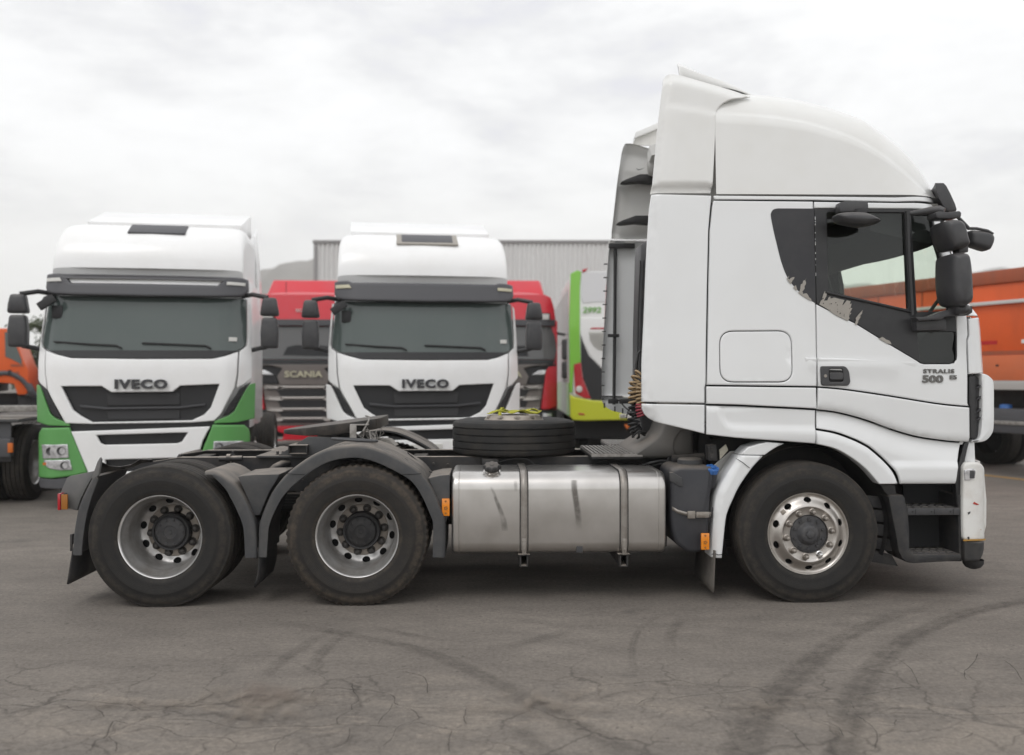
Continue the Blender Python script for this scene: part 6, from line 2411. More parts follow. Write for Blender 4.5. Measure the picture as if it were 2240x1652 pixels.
mb.tube([cs - ex * 0.22, cs + ex * 0.22], 0.018, 6)
mb.tube([cs, cs + Vector((0.30, 0, -0.25))], 0.03, 8)
mb.build('steering_wheel', 'interior_dark', hero)
# pillars and grab handle seen through the quarter light
mb = MB()
mb.tube([L(2032, 686, 0.35), L(2044, 668, 0.32), L(2056, 652, 0.30), L(2062, 646, 0.28)], 0.014, 8)
mb.build('grab_handle', 'interior_grey', hero)
mb = MB()
zt_, zb_ = 2.86, 1.95
mb.tube([(sil_x(zt_) - 0.15, 2 * MY - 0.20, zt_), (sil_x(2.4) - 0.17, 2 * MY - 0.17, 2.4), (sil_x(zb_) - 0.19, 2 * MY - 0.16, zb_)], 0.022, 8)
mb.tube([(sil_x(zt_) - 0.09, 0.22, zt_), (sil_x(2.4) - 0.10, 0.20, 2.4), (sil_x(zb_) - 0.10, 0.19, zb_)], 0.022, 8)
mb.build('screen_pillar', 'interior_dark', hero)
# overhead locker above the screen
mb = MB()
x_ = sil_x(2.8)
mb.prism([(x_ - 0.55, 0.16, 2.87), (x_ - 0.55, 0.16, 2.70), (x_ - 0.10, 0.16, 2.60), (x_ - 0.02, 0.16, 2.68), (x_ - 0.03, 0.16, 2.87)], (0, 2 * MY - 0.32, 0))
ovl = mb.build('overhead_shelf', 'interior_dark', hero, bevel=0.02)

# --- far deflector fittings seen behind the cab
FY = 2 * MY - 0.10
def far(u, v, y=FY): return L(u, v, y)
mb = MB()
mb.tube([far(1346, 545), far(1345, 700), far(1343, 885)], 0.016, 8)
rod = mb.build('deflector_strut', 'coil_black', hero)
mb = MB()
for u0, u1, v0, v1 in ((1331, 1388, 533, 544), (1329, 1354, 731, 738), (1330, 1352, 873, 883), (1354, 1378, 873, 883)):
    a_, b_ = far(u0, v0), far(u1, v1)
    mb = MB()
    mb.box(a_.x, b_.x, FY - 0.03, FY, b_.z, a_.z)
    mb.build('strut_bracket', 'coil_black', rod, bevel=0.006)
for u0, v0 in ((1355, 402), (1346, 491)):
    mb = MB()
    P1 = [far(u0, v0 + 2, FY - 0.02), far(u0 + 12, v0 - 4, FY - 0.02), far(u0 + 40, v0 - 14, FY - 0.02), far(u0 + 78, v0 - 14, FY - 0.02), far(u0 + 78, v0 + 4, FY - 0.02), far(u0 + 40, v0 + 1, FY - 0.02), far(u0 + 10, v0 + 4, FY - 0.02)]
    mb.prism(P1, (0, -0.14, 0))
    mb.build('deflector_bracket', 'black_plastic', hero, bevel=0.006)
mb = MB()
mb.tube(cat([tuple(far(1391, 318)), tuple(far(1391, 345)), tuple(far(1390, 362)), tuple(far(1395, 372)), tuple(far(1410, 368)), tuple(far(1432, 362))], 4), [0.004] * 5 + [0.015] * 16, 8)
mb.build('deflector_pipe', 'coil_black', hero)
mb = MB()
for k in range(11):
    v_ = 578 + k * 29.5
    u_ = np.interp(v_, [540, 880], [1323, 1314])
    mb = MB()
    mb.obox(far(u_ + 3, v_), (0.035, 0.02, 0.010))
    mb.build('deflector_clip', 'coil_black', hero)
for u_, v_ in ((1322, 887), (1345, 895), (1362, 899)):
    mb = MB()
    mb.obox(far(u_, v_), (0.012, 0.02, 0.05))
    mb.build('deflector_clip', 'coil_black', hero)
mb = MB()
mb.tube(cat([tuple(far(1345, 872)), tuple(far(1356, 878)), tuple(far(1366, 890)), tuple(far(1376, 898)), tuple(far(1384, 905))], 5), 0.007, 6)
mb.tube(cat([tuple(far(1380, 893)), tuple(far(1374, 900)), tuple(far(1370, 915))], 4), 0.006, 6)
mb.build('cable_tail', 'coil_black', hero)
plate('deflector_return', [(1382.5, 318), (1391.6, 289), (1440, 268), (1447, 268), (1445, 279), (1420, 289), (1389, 302), (1385, 318)], FY - 0.10, 0.05, 'white_roof', bevel=0.004)
plate('deflector_return_inner', [(1385, 317), (1390, 303), (1420, 290), (1442, 280), (1442, 319)], FY - 0.06, 0.02, 'white_inner', bevel=0.002)
plate('deflector_hinge', [(1332, 527), (1346, 527), (1346, 533), (1332, 533)], FY, 0.03, 'pale_metal', bevel=0.0)
plate('deflector_hinge', [(1368, 527), (1390, 526), (1390, 532), (1368, 532)], FY, 0.03, 'pale_metal', bevel=0.0)

# ================================================================== spare wheel and strap
spare = empty('spare_wheel', (0, 0, 0), PSI)
sc_ = L(1124, 960, 1.16)
wl = Vector((OX + sc_.x * CP - 1.16 * SP, OY + sc_.x * SP + 1.16 * CP, ZR + 0.001))
spare.location = wl
tag(spare, 'spare truck wheel lying flat on the chassis behind the cab', 'wheel')
mt = tyre_mesh(0.0, 0.285, R=0.512, grooves=4)
mt.v = [(x, z, y) for x, y, z in mt.v]
mt.build('tyre', 'tyre', spare, sharp=42)
md = MB()
P_ = [(0.262, 0.292), (0.258, 0.285), (0.262, 0.262), (0.285, 0.245), (0.318, 0.222), (0.322, 0.21), (0.322, 0.13)]
tmp = MB()
holed_disc(tmp, [(-a, r) for a, r in P_], 10, 0.44, 0.03, 0.016, 0.1, 0.02, 0.02)
tmp.v = [(x, z, -y) for x, y, z in tmp.v]
tmp.build('rim', 'rim_disc', spare, sharp=45, merge=1e-5)
strap = empty('tie_strap', wl + Vector((0, 0, 0.322)), 0.1)
tag(strap, 'knotted yellow webbing strap lying on top of the spare wheel', 'strap')
rs = random.Random(9)
def band(pts, w, name, t=0.006):
    C = cat(pts, 5)
    mb = MB()
    A, B = [], []
    for i, p in enumerate(C):
        d = Vector(C[min(i + 1, len(C) - 1)]) - Vector(C[max(i - 1, 0)])
        n_ = Vector((-d.y, d.x, 0))
        n_ = n_.normalized() if n_.length > 1e-6 else Vector((0, 1, 0))
        tw = 0.6 * math.sin(i * 0.7)
        off = (n_ * math.cos(tw) + Vector((0, 0, 1)) * math.sin(tw)) * w / 2
        A.append(Vector(p) + off)
        B.append(Vector(p) - off)
    mb.loft([A, B], closed=False)
    o = mb.build(name, 'strap_yellow', strap)
    s_ = o.modifiers.new('solid', 'SOLIDIFY')
    s_.thickness = t
band([(-0.22, -0.05, 0.012), (-0.14, -0.10, 0.03), (-0.05, -0.12, 0.022), (0.04, -0.10, 0.03), (0.12, -0.12, 0.02), (0.20, -0.08, 0.014)], 0.035, 'webbing')
band([(-0.20, -0.02, 0.015), (-0.12, -0.08, 0.04), (-0.03, -0.07, 0.03), (0.06, -0.13, 0.035), (0.10, -0.06, 0.03)], 0.03, 'webbing')
band([(0.08, -0.10, 0.02), (0.14, -0.06, 0.045), (0.21, -0.10, 0.03), (0.17, -0.15, 0.02), (0.08, -0.13, 0.035)], 0.03, 'webbing')
band([(-0.13, -0.13, 0.0), (-0.12, -0.10, 0.05), (-0.10, -0.06, 0.06), (-0.13, -0.02, 0.03)], 0.03, 'webbing')

# ================================================================== parked trucks in the background
def front_panel(name, pts, g, material, parent, yo=0.0, holes=(), sp=0.12, roll=0.008, flange=0.05, gap=0.003):
    return sheet_panel(name, pts, list(holes), lambda x, z: g(x, z) + yo, material, parent, gap, roll, flange, sp)[0]

def wheel_copy(src, parent, x, y, z, rz):
    c = copy_tree(src, parent)
    c.location = (x, y, z)
    c.rotation_euler = (0, 0, rz)
    return c

def super_roof(parent, name, material, y0, y1, zb, h, w, n=4.0, ramp=1.3, zfront=0.0, pw=2.2):
    mb = MB()
    rows = []
    for i in range(25):
        t = i / 24
        t2 = t ** 1.6
        y = y0 + (y1 - y0) * t2
        q = min(1.0, (y - y0) / ramp)
        hh = zfront + (h - zfront) * math.sqrt(max(0.0, 1 - (1 - q) ** pw))
        ww = w * (0.985 - 0.0 * q)
        ring = []
        for k in range(41):
            a = PI * k / 40
            c_, s_ = math.cos(a), math.sin(a)
            x = ww * math.copysign(abs(c_) ** (2 / n), c_)
            z = zb + hh * abs(s_) ** (2 / n)
            bow = 0.10 * (1 - q) * (x / w) ** 2
            ring.append((x, y + bow, z))
        rows.append(ring)
    mb.loft(rows, closed=False)
    mb.add(rows[0], [tuple(range(41))])
    mb.add(rows[-1], [tuple(range(41))])
    return mb.build(name, material, parent, sharp=40)

def sym(pts, c):
    """mirror a half outline about x=c to a closed outline"""
    return pts + [(2 * c - x, y) for x, y in pts[::-1]]

def star_truck(name, label, loc, rz, green, lamp_mat):
    root = empty(name, loc, rz)
    tag(root, label, 'truck', 'white tractor units parked facing the camera')
    k = 0.002193
    C0 = 797.0
    def T(x, y): return ((x - C0) * k * 1.03, 1.62 - (y - 978) * k)
    def TT(pts): return [T(*p) for p in pts]
    def g(x, z):
        y = 0.05 * x * x
        ax_ = abs(x)
        if ax_ > 0.95:
            y += 1.9 * (ax_ - 0.95) ** 2
        if z > 1.80:
            y += (z - 1.80) * 0.26
        return y
    def P(nm, pts, material, yo=0.0, parent=root, **kw):
        return front_panel(nm, TT(pts), g, material, parent, yo, **kw)
    body = 'white_truck'
    # cab box behind the front skin
    mb = MB()
    mb.loft([[(-1.20, 0.24, 0.95), (1.20, 0.24, 0.95), (1.24, 0.4, 0.95), (1.24, 2.15, 0.95), (-1.24, 2.15, 0.95), (-1.24, 0.4, 0.95)],
             [(-1.20, 0.24, 1.8), (1.20, 0.24, 1.8), (1.24, 0.4, 1.8), (1.24, 2.15, 1.8), (-1.24, 2.15, 1.8), (-1.24, 0.4, 1.8)],
             [(-1.17, 0.52, 2.93), (1.17, 0.52, 2.93), (1.21, 0.66, 2.93), (1.21, 2.15, 2.93), (-1.21, 2.15, 2.93), (-1.21, 0.66, 2.93)]])
    mb.build('cab', body, root, bevel=0.02)
    roof = super_roof(root, 'roof', 'white_truck', 0.36, 2.2, 2.88, 0.80, 1.185, 13.0, 0.95, 0.14, 2.6)
    # roof hatch
    mb = MB()
    zt = 2.88 + 0.82 * math.sqrt(1 - (1 - 0.62) ** 2.2)
    mb.obox((0.06, 0.73, 3.573), (0.72, 0.32, 0.03), Matrix.Rotation(math.radians(27), 3, 'X'))
    mb.build('roof_hatch', 'visor_grey', roof, bevel=0.02)
    if not green:
        mb = MB()
        mb.obox((0.06, 0.72, 3.560), (0.86, 0.40, 0.03), Matrix.Rotation(math.radians(27), 3, 'X'))
        mb.build('hatch_frame', 'residue', roof, bevel=0.015)
    mb = MB()
    ring = [(0.10 + 0.62 * math.cos(a), 0.0, 0.0) for a in (0,)]
    mb.tube([(0.95, 0.62, 3.2), (0.96, 0.60, 3.42)], 0.006, 5)
    mb.build('aerial', 'coil_black', roof)
    # side deflectors and rear roof spoiler
    for s in (-1, 1):
        mb = MB()
        mb.loft([[(s * 1.22, 2.12, 1.0), (s * 1.20, 2.9, 1.0), (s * 1.18, 2.9, 1.0), (s * 1.20, 2.12, 1.0)],
                 [(s * 1.22, 2.12, 2.9), (s * 1.20, 2.85, 2.9), (s * 1.18, 2.85, 2.9), (s * 1.20, 2.12, 2.9)],
                 [(s * 1.17, 2.12, 3.72), (s * 1.13, 2.78, 3.92), (s * 1.10, 2.78, 3.92), (s * 1.14, 2.12, 3.72)]])
        mb.build('side_deflector', body, root, bevel=0.01)
    mb = MB()
    mb.loft([[(-1.03, 1.5, 3.78), (1.03, 1.5, 3.78), (1.03, 1.6, 3.70), (-1.03, 1.6, 3.70)], [(-1.06, 2.6, 4.10), (1.06, 2.6, 4.10), (1.06, 2.63, 3.75), (-1.06, 2.63, 3.75)]])
    mb.build('roof_spoiler', body, root, bevel=0.02)
    # visor
    vis_ = [(262, 388), (285, 384), (345, 384), (372, 396), (1222, 396), (1250, 388), (1320, 388), (1345, 396), (1348, 465), (1330, 495), (1290, 506), (1180, 512), (800, 516), (420, 512), (320, 506), (275, 492), (262, 465)]
    hl = [[(384, 408), (1220, 410), (1190, 440), (410, 438)]] if green else []
    vo = front_panel('sun_visor', TT(vis_), g, 'visor_grey', root, -0.14, holes=[TT(h) for h in hl], sp=0.12, roll=0.02, flange=0.14)
    for pts in ([(268, 410), (352, 410), (368, 434), (270, 434)], [(1238, 418), (1336, 418), (1334, 440), (1236, 440)]):
        P('marker_lamp', pts, lamp_mat, -0.158, vo, sp=0.06, roll=0.004, flange=0.012)
    if green:
        P('visor_slot_fill', [(386, 404), (1218, 406), (1188, 444), (412, 442)], body, -0.10, vo, sp=0.2, roll=0.003, flange=0.01)  # white plate added in the slot to stand in for brightness seen through
    # windscreen
    ws = cat([(272, 510), (258, 640), (248, 770), (256, 800), (292, 822), (350, 846), (430, 866), (800, 870), (1170, 868), (1240, 850), (1305, 820), (1338, 790), (1342, 700), (1338, 510)], 2)
    wo_ = P('windscreen', ws, 'windscreen_bg', -0.005, sp=0.15)
    P('screen_band', [(300, 824), (1305, 820), (1240, 851), (1170, 868), (800, 871), (430, 867), (350, 847)], 'grille_black', -0.012, wo_, sp=0.15, roll=0.003, flange=0.01)
    for pts in ([(330, 776), (520, 790), (660, 797), (690, 812)], [(795, 782), (1000, 790), (1130, 795), (1160, 810)]):
        mb = MB()
        mb.tube([(T(*p)[0], g(*T(*p)) - 0.03, T(*p)[1]) for p in pts], 0.012, 6)
        mb.build('wiper', 'coil_black', wo_)
    P('screen_sticker', [(1250, 742), (1295, 742), (1295, 768), (1250, 768)], 'plate_white', -0.012, wo_, sp=0.1, roll=0.002, flange=0.006)
    mb = MB()
    q = T(335, 605)
    mb.obox((q[0], g(*q) - 0.02, q[1]), (0.13, 0.03, 0.16))
    mb.build('inner_mirror', 'grille_black', wo_, bevel=0.015)
    # white front: left and right pillars, centre panel
    P('front_panel', [(280, 824), (350, 848), (430, 869), (800, 873), (1170, 870), (1240, 853), (1302, 826), (1298, 960), (1285, 1040), (1215, 1190), (1180, 1228), (1060, 1236), (540, 1240), (400, 1235), (372, 1180), (300, 1050), (286, 960)], body, -0.02,
      holes=[TT([(380, 1028), (590, 1028), (640, 1062), (960, 1060), (1000, 1026), (1205, 1017), (1160, 1150), (1125, 1190), (1060, 1222), (540, 1228), (480, 1192), (440, 1160)])], sp=0.10)
    P('corner_panel', [(245, 520), (262, 518), (250, 640), (240, 770), (248, 802), (276, 822), (282, 960), (296, 1048), (240, 1010), (226, 990), (226, 800)], body, -0.012)
    P('corner_panel', [(1344, 520), (1360, 540), (1368, 700), (1372, 980), (1330, 1020), (1292, 1042), (1303, 960), (1307, 824), (1345, 790), (1348, 700)], body, -0.012)
    # grille
    gr = P('grille', [(376, 1024), (592, 1024), (642, 1056), (958, 1056), (1000, 1020), (1210, 1012), (1165, 1152), (1128, 1194), (1062, 1228), (538, 1232), (476, 1194), (436, 1162)], 'grille_black', 0.05, sp=0.15)
    P('grille_mesh', [(612, 1068), (996, 1066), (996, 1136), (612, 1140)], 'grille_mesh', 0.03, gr, sp=0.15)
    P('grille_mesh', [(612, 1160), (996, 1156), (996, 1216), (612, 1218)], 'grille_mesh', 0.03, gr, sp=0.15)
    P('grille_bar', [(470, 1130), (612, 1146), (996, 1142), (1130, 1126), (1132, 1142), (996, 1158), (612, 1162), (474, 1150)], 'grille_bar', 0.005, gr, sp=0.12)
    q = T(797, 1018)
    text_mesh('badge', 'IVECO', 0.150, 'badge_dark', Matrix.Translation((q[0], g(*q) - 0.045, q[1])) @ FACE_CAM, root, 0.012, 0.0075, 1.30, 0, 1.16)
    cm = 'green_paint' if green else body
    # side vents and corner wings
    for s in (0, 1):
        f = (lambda p: p) if not s else (lambda p: (2 * C0 - p[0] + 6, p[1] - 8))
        wing = [(212, 1018), (240, 1024), (262, 1060), (290, 1120), (318, 1182), (345, 1205), (420, 1236), (424, 1252), (300, 1248), (216, 1230)]
        wo2 = P('corner_wing', [f(p) for p in wing], cm, -0.015, sp=0.1)
        P('side_vent', [f(p) for p in [(232, 1008), (292, 1050), (312, 1090), (345, 1140), (384, 1218), (350, 1203), (320, 1180), (292, 1120), (264, 1060)]], 'grille_black', 0.004, wo2, sp=0.08)
        for j in range(3):
            yy = 1090 + j * 35
            P('vent_fin', [f(p) for p in [(280 + j * 14, yy), (306 + j * 14, yy), (310 + j * 14, yy + 6), (284 + j * 14, yy + 6)]], 'grille_bar', -0.01, wo2, sp=0.1, roll=0.002, flange=0.01)
    # seam and bumper
    P('bumper_seam', [(240, 1232), (1356, 1224), (1356, 1290), (240, 1292)], 'grille_black', 0.03, sp=0.2)
    P('bumper', [(432, 1280), (1160, 1258), (1120, 1340), (1078, 1500), (1060, 1560), (540, 1560), (520, 1510)], body, -0.04, sp=0.1,
      holes=[TT([(565, 1302), (1040, 1292), (1010, 1342), (985, 1352), (605, 1356), (585, 1345)]), TT([(610, 1440), (990, 1436), (1000, 1500), (620, 1510)])])
    P('lower_grille', [(560, 1298), (1046, 1288), (1014, 1346), (985, 1358), (605, 1362), (580, 1348)], 'grille_black', 0.05, sp=0.15)
    P('lower_grille', [(606, 1436), (994, 1432), (1004, 1504), (616, 1514)], 'grille_black', 0.05, sp=0.15)
    P('number_plate', [(700, 1380), (900, 1378), (900, 1425), (700, 1427)], 'plate_white', -0.06, sp=0.1) if not green else None
    for s in (0, 1):
        f = (lambda p: p) if not s else (lambda p: (2 * C0 - p[0], p[1] - 8))
        bo = P('bumper_corner', [f(p) for p in [(262, 1262), (424, 1256), (432, 1280), (520, 1512), (450, 1530), (330, 1545), (234, 1545), (232, 1320), (238, 1290)]], cm, -0.035, sp=0.08, roll=0.015)
        P('lower_lip', [f(p) for p in [(234, 1548), (330, 1548), (450, 1533), (540, 1520), (540, 1570), (380, 1604), (250, 1604), (236, 1590)]], 'visor_grey', -0.02, bo, sp=0.1)
        P('headlamp', [f(p) for p in [(262, 1354), (416, 1350), (424, 1428), (270, 1436)]], 'lamp_clear', -0.05, bo, sp=0.06, roll=0.006, flange=0.012)
        P('fog_lamp', [f(p) for p in [(276, 1440), (428, 1436), (442, 1496), (380, 1498), (310, 1488), (282, 1466)]], 'lamp_clear', -0.05, bo, sp=0.06, roll=0.006, flange=0.012)
        for (cx_, cy_, r_) in ((322, 1390, 22), (384, 1388, 24), (400, 1470, 22)):
            q = T(*f((cx_, cy_)))
            mb = MB()
            mb.lathe([(0.0, r_ * k), (0.008, r_ * k * 0.8), (0.014, 0.0001)], (q[0], g(*q) - 0.058, q[1]), 'y', 16)
            mb.build('lamp_reflector', 'hub_grey', bo)
        q = T(*f((290, 1462)))
        mb = MB()
        mb.obox((q[0], g(*q) - 0.056, q[1]), (0.05, 0.01, 0.03))
        mb.build('indicator', 'orange_signal', bo)
    # mirrors
    for s in (-1, 1):
        x0 = s * 1.28
        mb = MB()
        mb.tube([(s * 1.17, 0.42, 2.68), (s * 1.30, 0.34, 2.70), (s * 1.50, 0.28, 2.66)], 0.03, 8)
        mb.build('mirror_arm', 'coil_black', root)
        mb = MB()
        mb.tube([(s * 1.20, 0.46, 1.96), (s * 1.30, 0.36, 1.98), (s * 1.48, 0.30, 2.02)], 0.03, 8)
        arm = mb.build('mirror_arm', 'coil_black', root)
        for z0, z1, w0, w1 in ((2.42, 2.66, 0.25, 0.21), (2.00, 2.40, 0.22, 0.23)):
            mb = MB()
            cxm = s * 1.52
            mb.loft([[(cxm - w0 / 2, 0.24, z0), (cxm + w0 / 2, 0.24, z0), (cxm + w0 / 2, 0.38, z0), (cxm - w0 / 2, 0.38, z0)],
                     [(cxm - w1 / 2, 0.22, (z0 + z1) / 2), (cxm + w1 / 2, 0.22, (z0 + z1) / 2), (cxm + w1 / 2, 0.38, (z0 + z1) / 2), (cxm - w1 / 2, 0.38, (z0 + z1) / 2)],
                     [(cxm - w1 / 2 + 0.02, 0.24, z1), (cxm + w1 / 2 - 0.02, 0.24, z1), (cxm + w1 / 2 - 0.02, 0.38, z1), (cxm - w1 / 2 + 0.02, 0.38, z1)]])
            mb.build('mirror_head', 'mirror_plastic', root, bevel=0.04, bseg=3, bang=20)
    mb = MB()
    mb.tube([(-1.12, 0.40, 2.66), (-1.17, 0.20, 2.60), (-1.20, 0.12, 2.50)], 0.035, 8)
    mb.obox((-1.14, 0.13, 2.55), (0.22, 0.06, 0.10), Matrix.Rotation(-0.6, 3, 'Y'))
    mb.build('front_mirror', 'coil_black', root, bevel=0.01)
    # chassis and wheels
    mb = MB()
    mb.box(-1.10, 1.10, 0.2, 1.9, 0.35, 0.95)
    mb.build('underbody', 'black_gap', root)
    mb = MB()
    mb.box(-0.43, 0.43, 1.9, 6.2, 0.72, 0.98)
    mb.build('chassis_frame', 'chassis_dark', root)
    for s, rr in ((-1, PI / 2), (1, -PI / 2)):
        wheel_copy(wheel_front, root, s * 1.23, 1.35, 0.497, rr * -1 if s < 0 else PI / 2)
        wheel_copy(wheel_rear, root, s * 1.23, 4.9, 0.494, -PI / 2 if s < 0 else PI / 2)
    return root

star_truck('parked_truck', 'white truck with bright green lower corners parked at the left', at(310, 826, 4.95) * 1.0 - Vector((0, 0, 1.62)), math.radians(10), True, 'plate_white')
star_truck('parked_truck', 'all-white truck parked facing the camera behind the fifth wheel', at(930, 826, 5.8) - Vector((0, 0, 1.62)), math.radians(8), False, 'letter_cream')

# ---- red trucks ----------------------------------------------------
def red_truck(label, loc, rz):
    root = empty('red_truck', loc, rz)
    tag(root, label, 'truck', 'red tractor units parked behind')
    k = 0.002336
    C0 = 497.0
    def T(x, y): return ((x - C0) * k, 1.62 - (y - 968.8) * k)
    def TT(p): return [T(*q) for q in p]
    def g(x, z):
        y = 0.04 * x * x
        if abs(x) > 0.95:
            y += 1.6 * (abs(x) - 0.95) ** 2
        if z > 1.95:
            y += (z - 1.95) * 0.2
        return y
    def P(nm, pts, material, yo=0.0, parent=root, **kw):
        return front_panel(nm, TT(pts), g, material, parent, yo, **kw)
    def S(pts): return sym(pts, C0)
    mb = MB()
    mb.box(-1.23, 1.23, 0.25, 2.2, 0.9, 2.90)
    mb.build('cab', 'red_paint', root, bevel=0.04)
    super_roof(root, 'roof', 'red_paint', 0.34, 2.2, 2.86, 0.72, 1.20, 4.5, 0.6, 0.28)
    P('roof_front', S([(-15, 420), (0, 300), (30, 200), (90, 172)]), 'red_paint', -0.02, sp=0.12)
    q = T(497, 330)
    text_mesh('badge', 'SCANIA', 0.085, 'pale_metal', Matrix.Translation((q[0], g(*q) - 0.05, q[1])) @ FACE_CAM, root, 0.006, 0.002, 1.3)
    mb = MB()
    mb.loft([[(-1.0, 1.1, 3.5), (1.0, 1.1, 3.5), (1.05, 2.2, 3.5), (-1.05, 2.2, 3.5)], [(-0.9, 1.5, 3.92), (0.9, 1.5, 3.92), (1.0, 2.2, 3.95), (-1.0, 2.2, 3.95)]])
    mb.build('roof_spoiler', 'red_paint', root, bevel=0.04)
    mb = MB()
    mb.tube([(-0.50, 0.8, 3.5), (-0.50, 0.8, 3.8)], 0.008, 5)
    mb.build('aerial', 'coil_black', root)
    for s in (-1, 1):
        mb = MB()
        mb.obox((s * 0.86, g(0.86, 2.95) - 0.06, 2.97), (0.40, 0.05, 0.17))
        lb = mb.build('sign_box', 'frame_black', root, bevel=0.01)
        mb = MB()
        mb.obox((s * 0.86, g(0.86, 2.95) - 0.088, 2.97), (0.34, 0.012, 0.12))
        mb.build('sign_face', 'plate_white', lb, bevel=0.004)
    P('sun_visor', S([(-10, 415), (-8, 478)]), 'grille_bar', -0.08, sp=0.2)
    wo_ = P('windscreen', S([(-5, 478), (-20, 700), (0, 800)]), 'windscreen_grey', 0.0, sp=0.2)
    P('inner_shelf', [(300, 760), (340, 680), (420, 660), (720, 668), (740, 770)], 'interior_dark', -0.004, wo_, sp=0.2, roll=0.002, flange=0.004)
    P('screen_band', S([(0, 800), (20, 850), (250, 868)]), 'grille_black', 0.0, sp=0.2)
    P('front_back', S([(-10, 842), (-10, 1060)]), 'grille_black', 0.04, sp=0.2)
    P('upper_grille', S([(50, 845), (200, 858), (290, 880), (300, 885), (250, 960), (275, 1040)]), 'taupe_paint', -0.02, sp=0.15)
    q = T(497, 940)
    text_mesh('badge', 'SCANIA', 0.185, 'letter_cream', Matrix.Translation((q[0], g(*q) - 0.05, q[1])) @ FACE_CAM, root, 0.008, 0.004, 1.25)
    P('grille_back', S([(110, 1030), (170, 1440), (280, 1470)]), 'taupe_paint', 0.02, sp=0.2)
    for i, (ya, yb) in enumerate(((1078, 1148), (1180, 1255), (1285, 1340), (1375, 1400), (1415, 1450))):
        P('grille_opening', S([(240 + i * 9, ya), (280 + i * 6, yb)]), 'grille_black', 0.005, sp=0.2, roll=0.003, flange=0.01)
    for i, y in enumerate((1062, 1164, 1268, 1358)):
        P('grille_slat', S([(120 + i * 12, y - 14), (250 + i * 10, y - 4), (300, y - 10), (300, y + 12), (250 + i * 10, y + 14), (120 + i * 12, y + 4)]), 'slat_silver', -0.03, sp=0.15, roll=0.006, flange=0.03)
    for s in (0, 1):
        f = (lambda p: p) if not s else (lambda p: (2 * C0 - p[0], p[1]))
        P('headlamp', [f(p) for p in [(85, 895), (150, 900), (228, 945), (100, 945)]], 'lamp_clear', -0.03, sp=0.1)
        P('lamp_housing', [f(p) for p in [(85, 890), (235, 948), (270, 1032), (110, 1032)]], 'grille_black', -0.005, sp=0.1)
        P('corner_wing', [f(p) for p in [(-20, 860), (60, 868), (88, 905), (135, 1270), (60, 1270), (-25, 1240)]], 'red_paint', -0.03, sp=0.1)
        P('lower_vent', [f(p) for p in [(-20, 1275), (150, 1275), (165, 1410), (-15, 1420)]], 'grille_black', -0.01, sp=0.15)
        P('fog_lamp', [f(p) for p in [(30, 1310), (120, 1310), (125, 1380), (35, 1380)]], 'lamp_clear', -0.03, sp=0.15)
    P('bumper', S([(-10, 1425), (170, 1430), (290, 1490), (320, 1495), (300, 1555), (0, 1560)]), 'red_paint', -0.05, sp=0.15)
    for s in (-1, 1):
        mb = MB()
        mb.tube([(s * 1.2, 0.4, 2.62), (s * 1.40, 0.3, 2.58)], 0.03, 8)
        arm = mb.build('mirror_arm', 'coil_black', root)
        for z0, z1 in ((2.02, 2.48), (1.60, 1.98)):
            mb = MB()
            mb.box(s * 1.44 - 0.11, s * 1.44 + 0.11, 0.22, 0.38, z0, z1)
            mb.build('mirror_head', 'mirror_plastic', root, bevel=0.05, bseg=3)
        wheel_copy(wheel_front, root, s * 1.23, 1.4, 0.497, -PI / 2 if s < 0 else PI / 2)
    mb = MB()
    mb.box(-1.1, 1.1, 0.2, 2.4, 0.3, 0.92)
    mb.build('underbody', 'black_gap', root)
    mb = MB()
    mb.box(-0.45, 0.45, 2.4, 6.0, 0.7, 1.0)
    mb.build('chassis_frame', 'chassis_dark', root)
    return root
red_truck('red truck parked between the green-cornered and the all-white truck', at(664, 826, 13.9) - Vector((0, 0, 1.62)), math.radians(5))
red_truck('red truck parked between the all-white truck and the bus', at(1100, 826, 13.9) - Vector((0, 0, 1.62)), math.radians(2))

# ---- bus -----------------------------------------------------------
bus = empty('coach_bus', at(1380, 826, 12.9) - Vector((0, 0, 1.62)), 0)
tag(bus, 'green, white and lime bus parked with its rear to the camera', 'bus')
kb = 0.002541
CB = 766.0
def TB(x, y): return ((x - CB) * kb, 1.62 - (y - 1053.4) * kb)
def TBB(p): return [TB(*q) for q in p]
def gb(x, z): return 0.05 * x * x + (0.9 * (abs(x) - 1.05) ** 2 if abs(x) > 1.05 else 0) + (max(0, z - 2.6) * 0.10)
def PB(nm, pts, material, yo=0.0, parent=bus, **kw):
    return front_panel(nm, TBB(pts), gb, material, parent, yo, **kw)
mb = MB()
mb.box(-1.27, 1.27, 0.25, 11.5, 0.75, 3.80)
mb.build('body', 'bus_white', bus, bevel=0.10, bseg=3)
for s in (-1, 1):
    mb = MB()
    mb.box(s * 1.274 - 0.004, s * 1.274 + 0.004, 0.8, 11.2, 2.45, 3.55)
    mb.build('side_glass', 'bus_glass', bus)
    mb = MB()
    mb.box(s * 1.280 - 0.004, s * 1.280 + 0.004, 0.3, 11.3, 0.8, 1.5)
    mb.build('side_stripe', 'bus_green', bus)
SB = lambda p: sym(p, CB)
PB('rear_body', SB([(300, 170), (285, 700), (290, 1200), (420, 1250)]), 'bus_white', 0.0, sp=0.2)
wn_ = PB('rear_window', SB([(370, 172), (358, 230), (358, 400), (376, 440), (470, 430)]), 'bus_louvre', -0.012, sp=0.2)
wn_.data.materials[0] = mat('bus_window_white', (0.60, 0.60, 0.61), 0.25, coat=0.4)
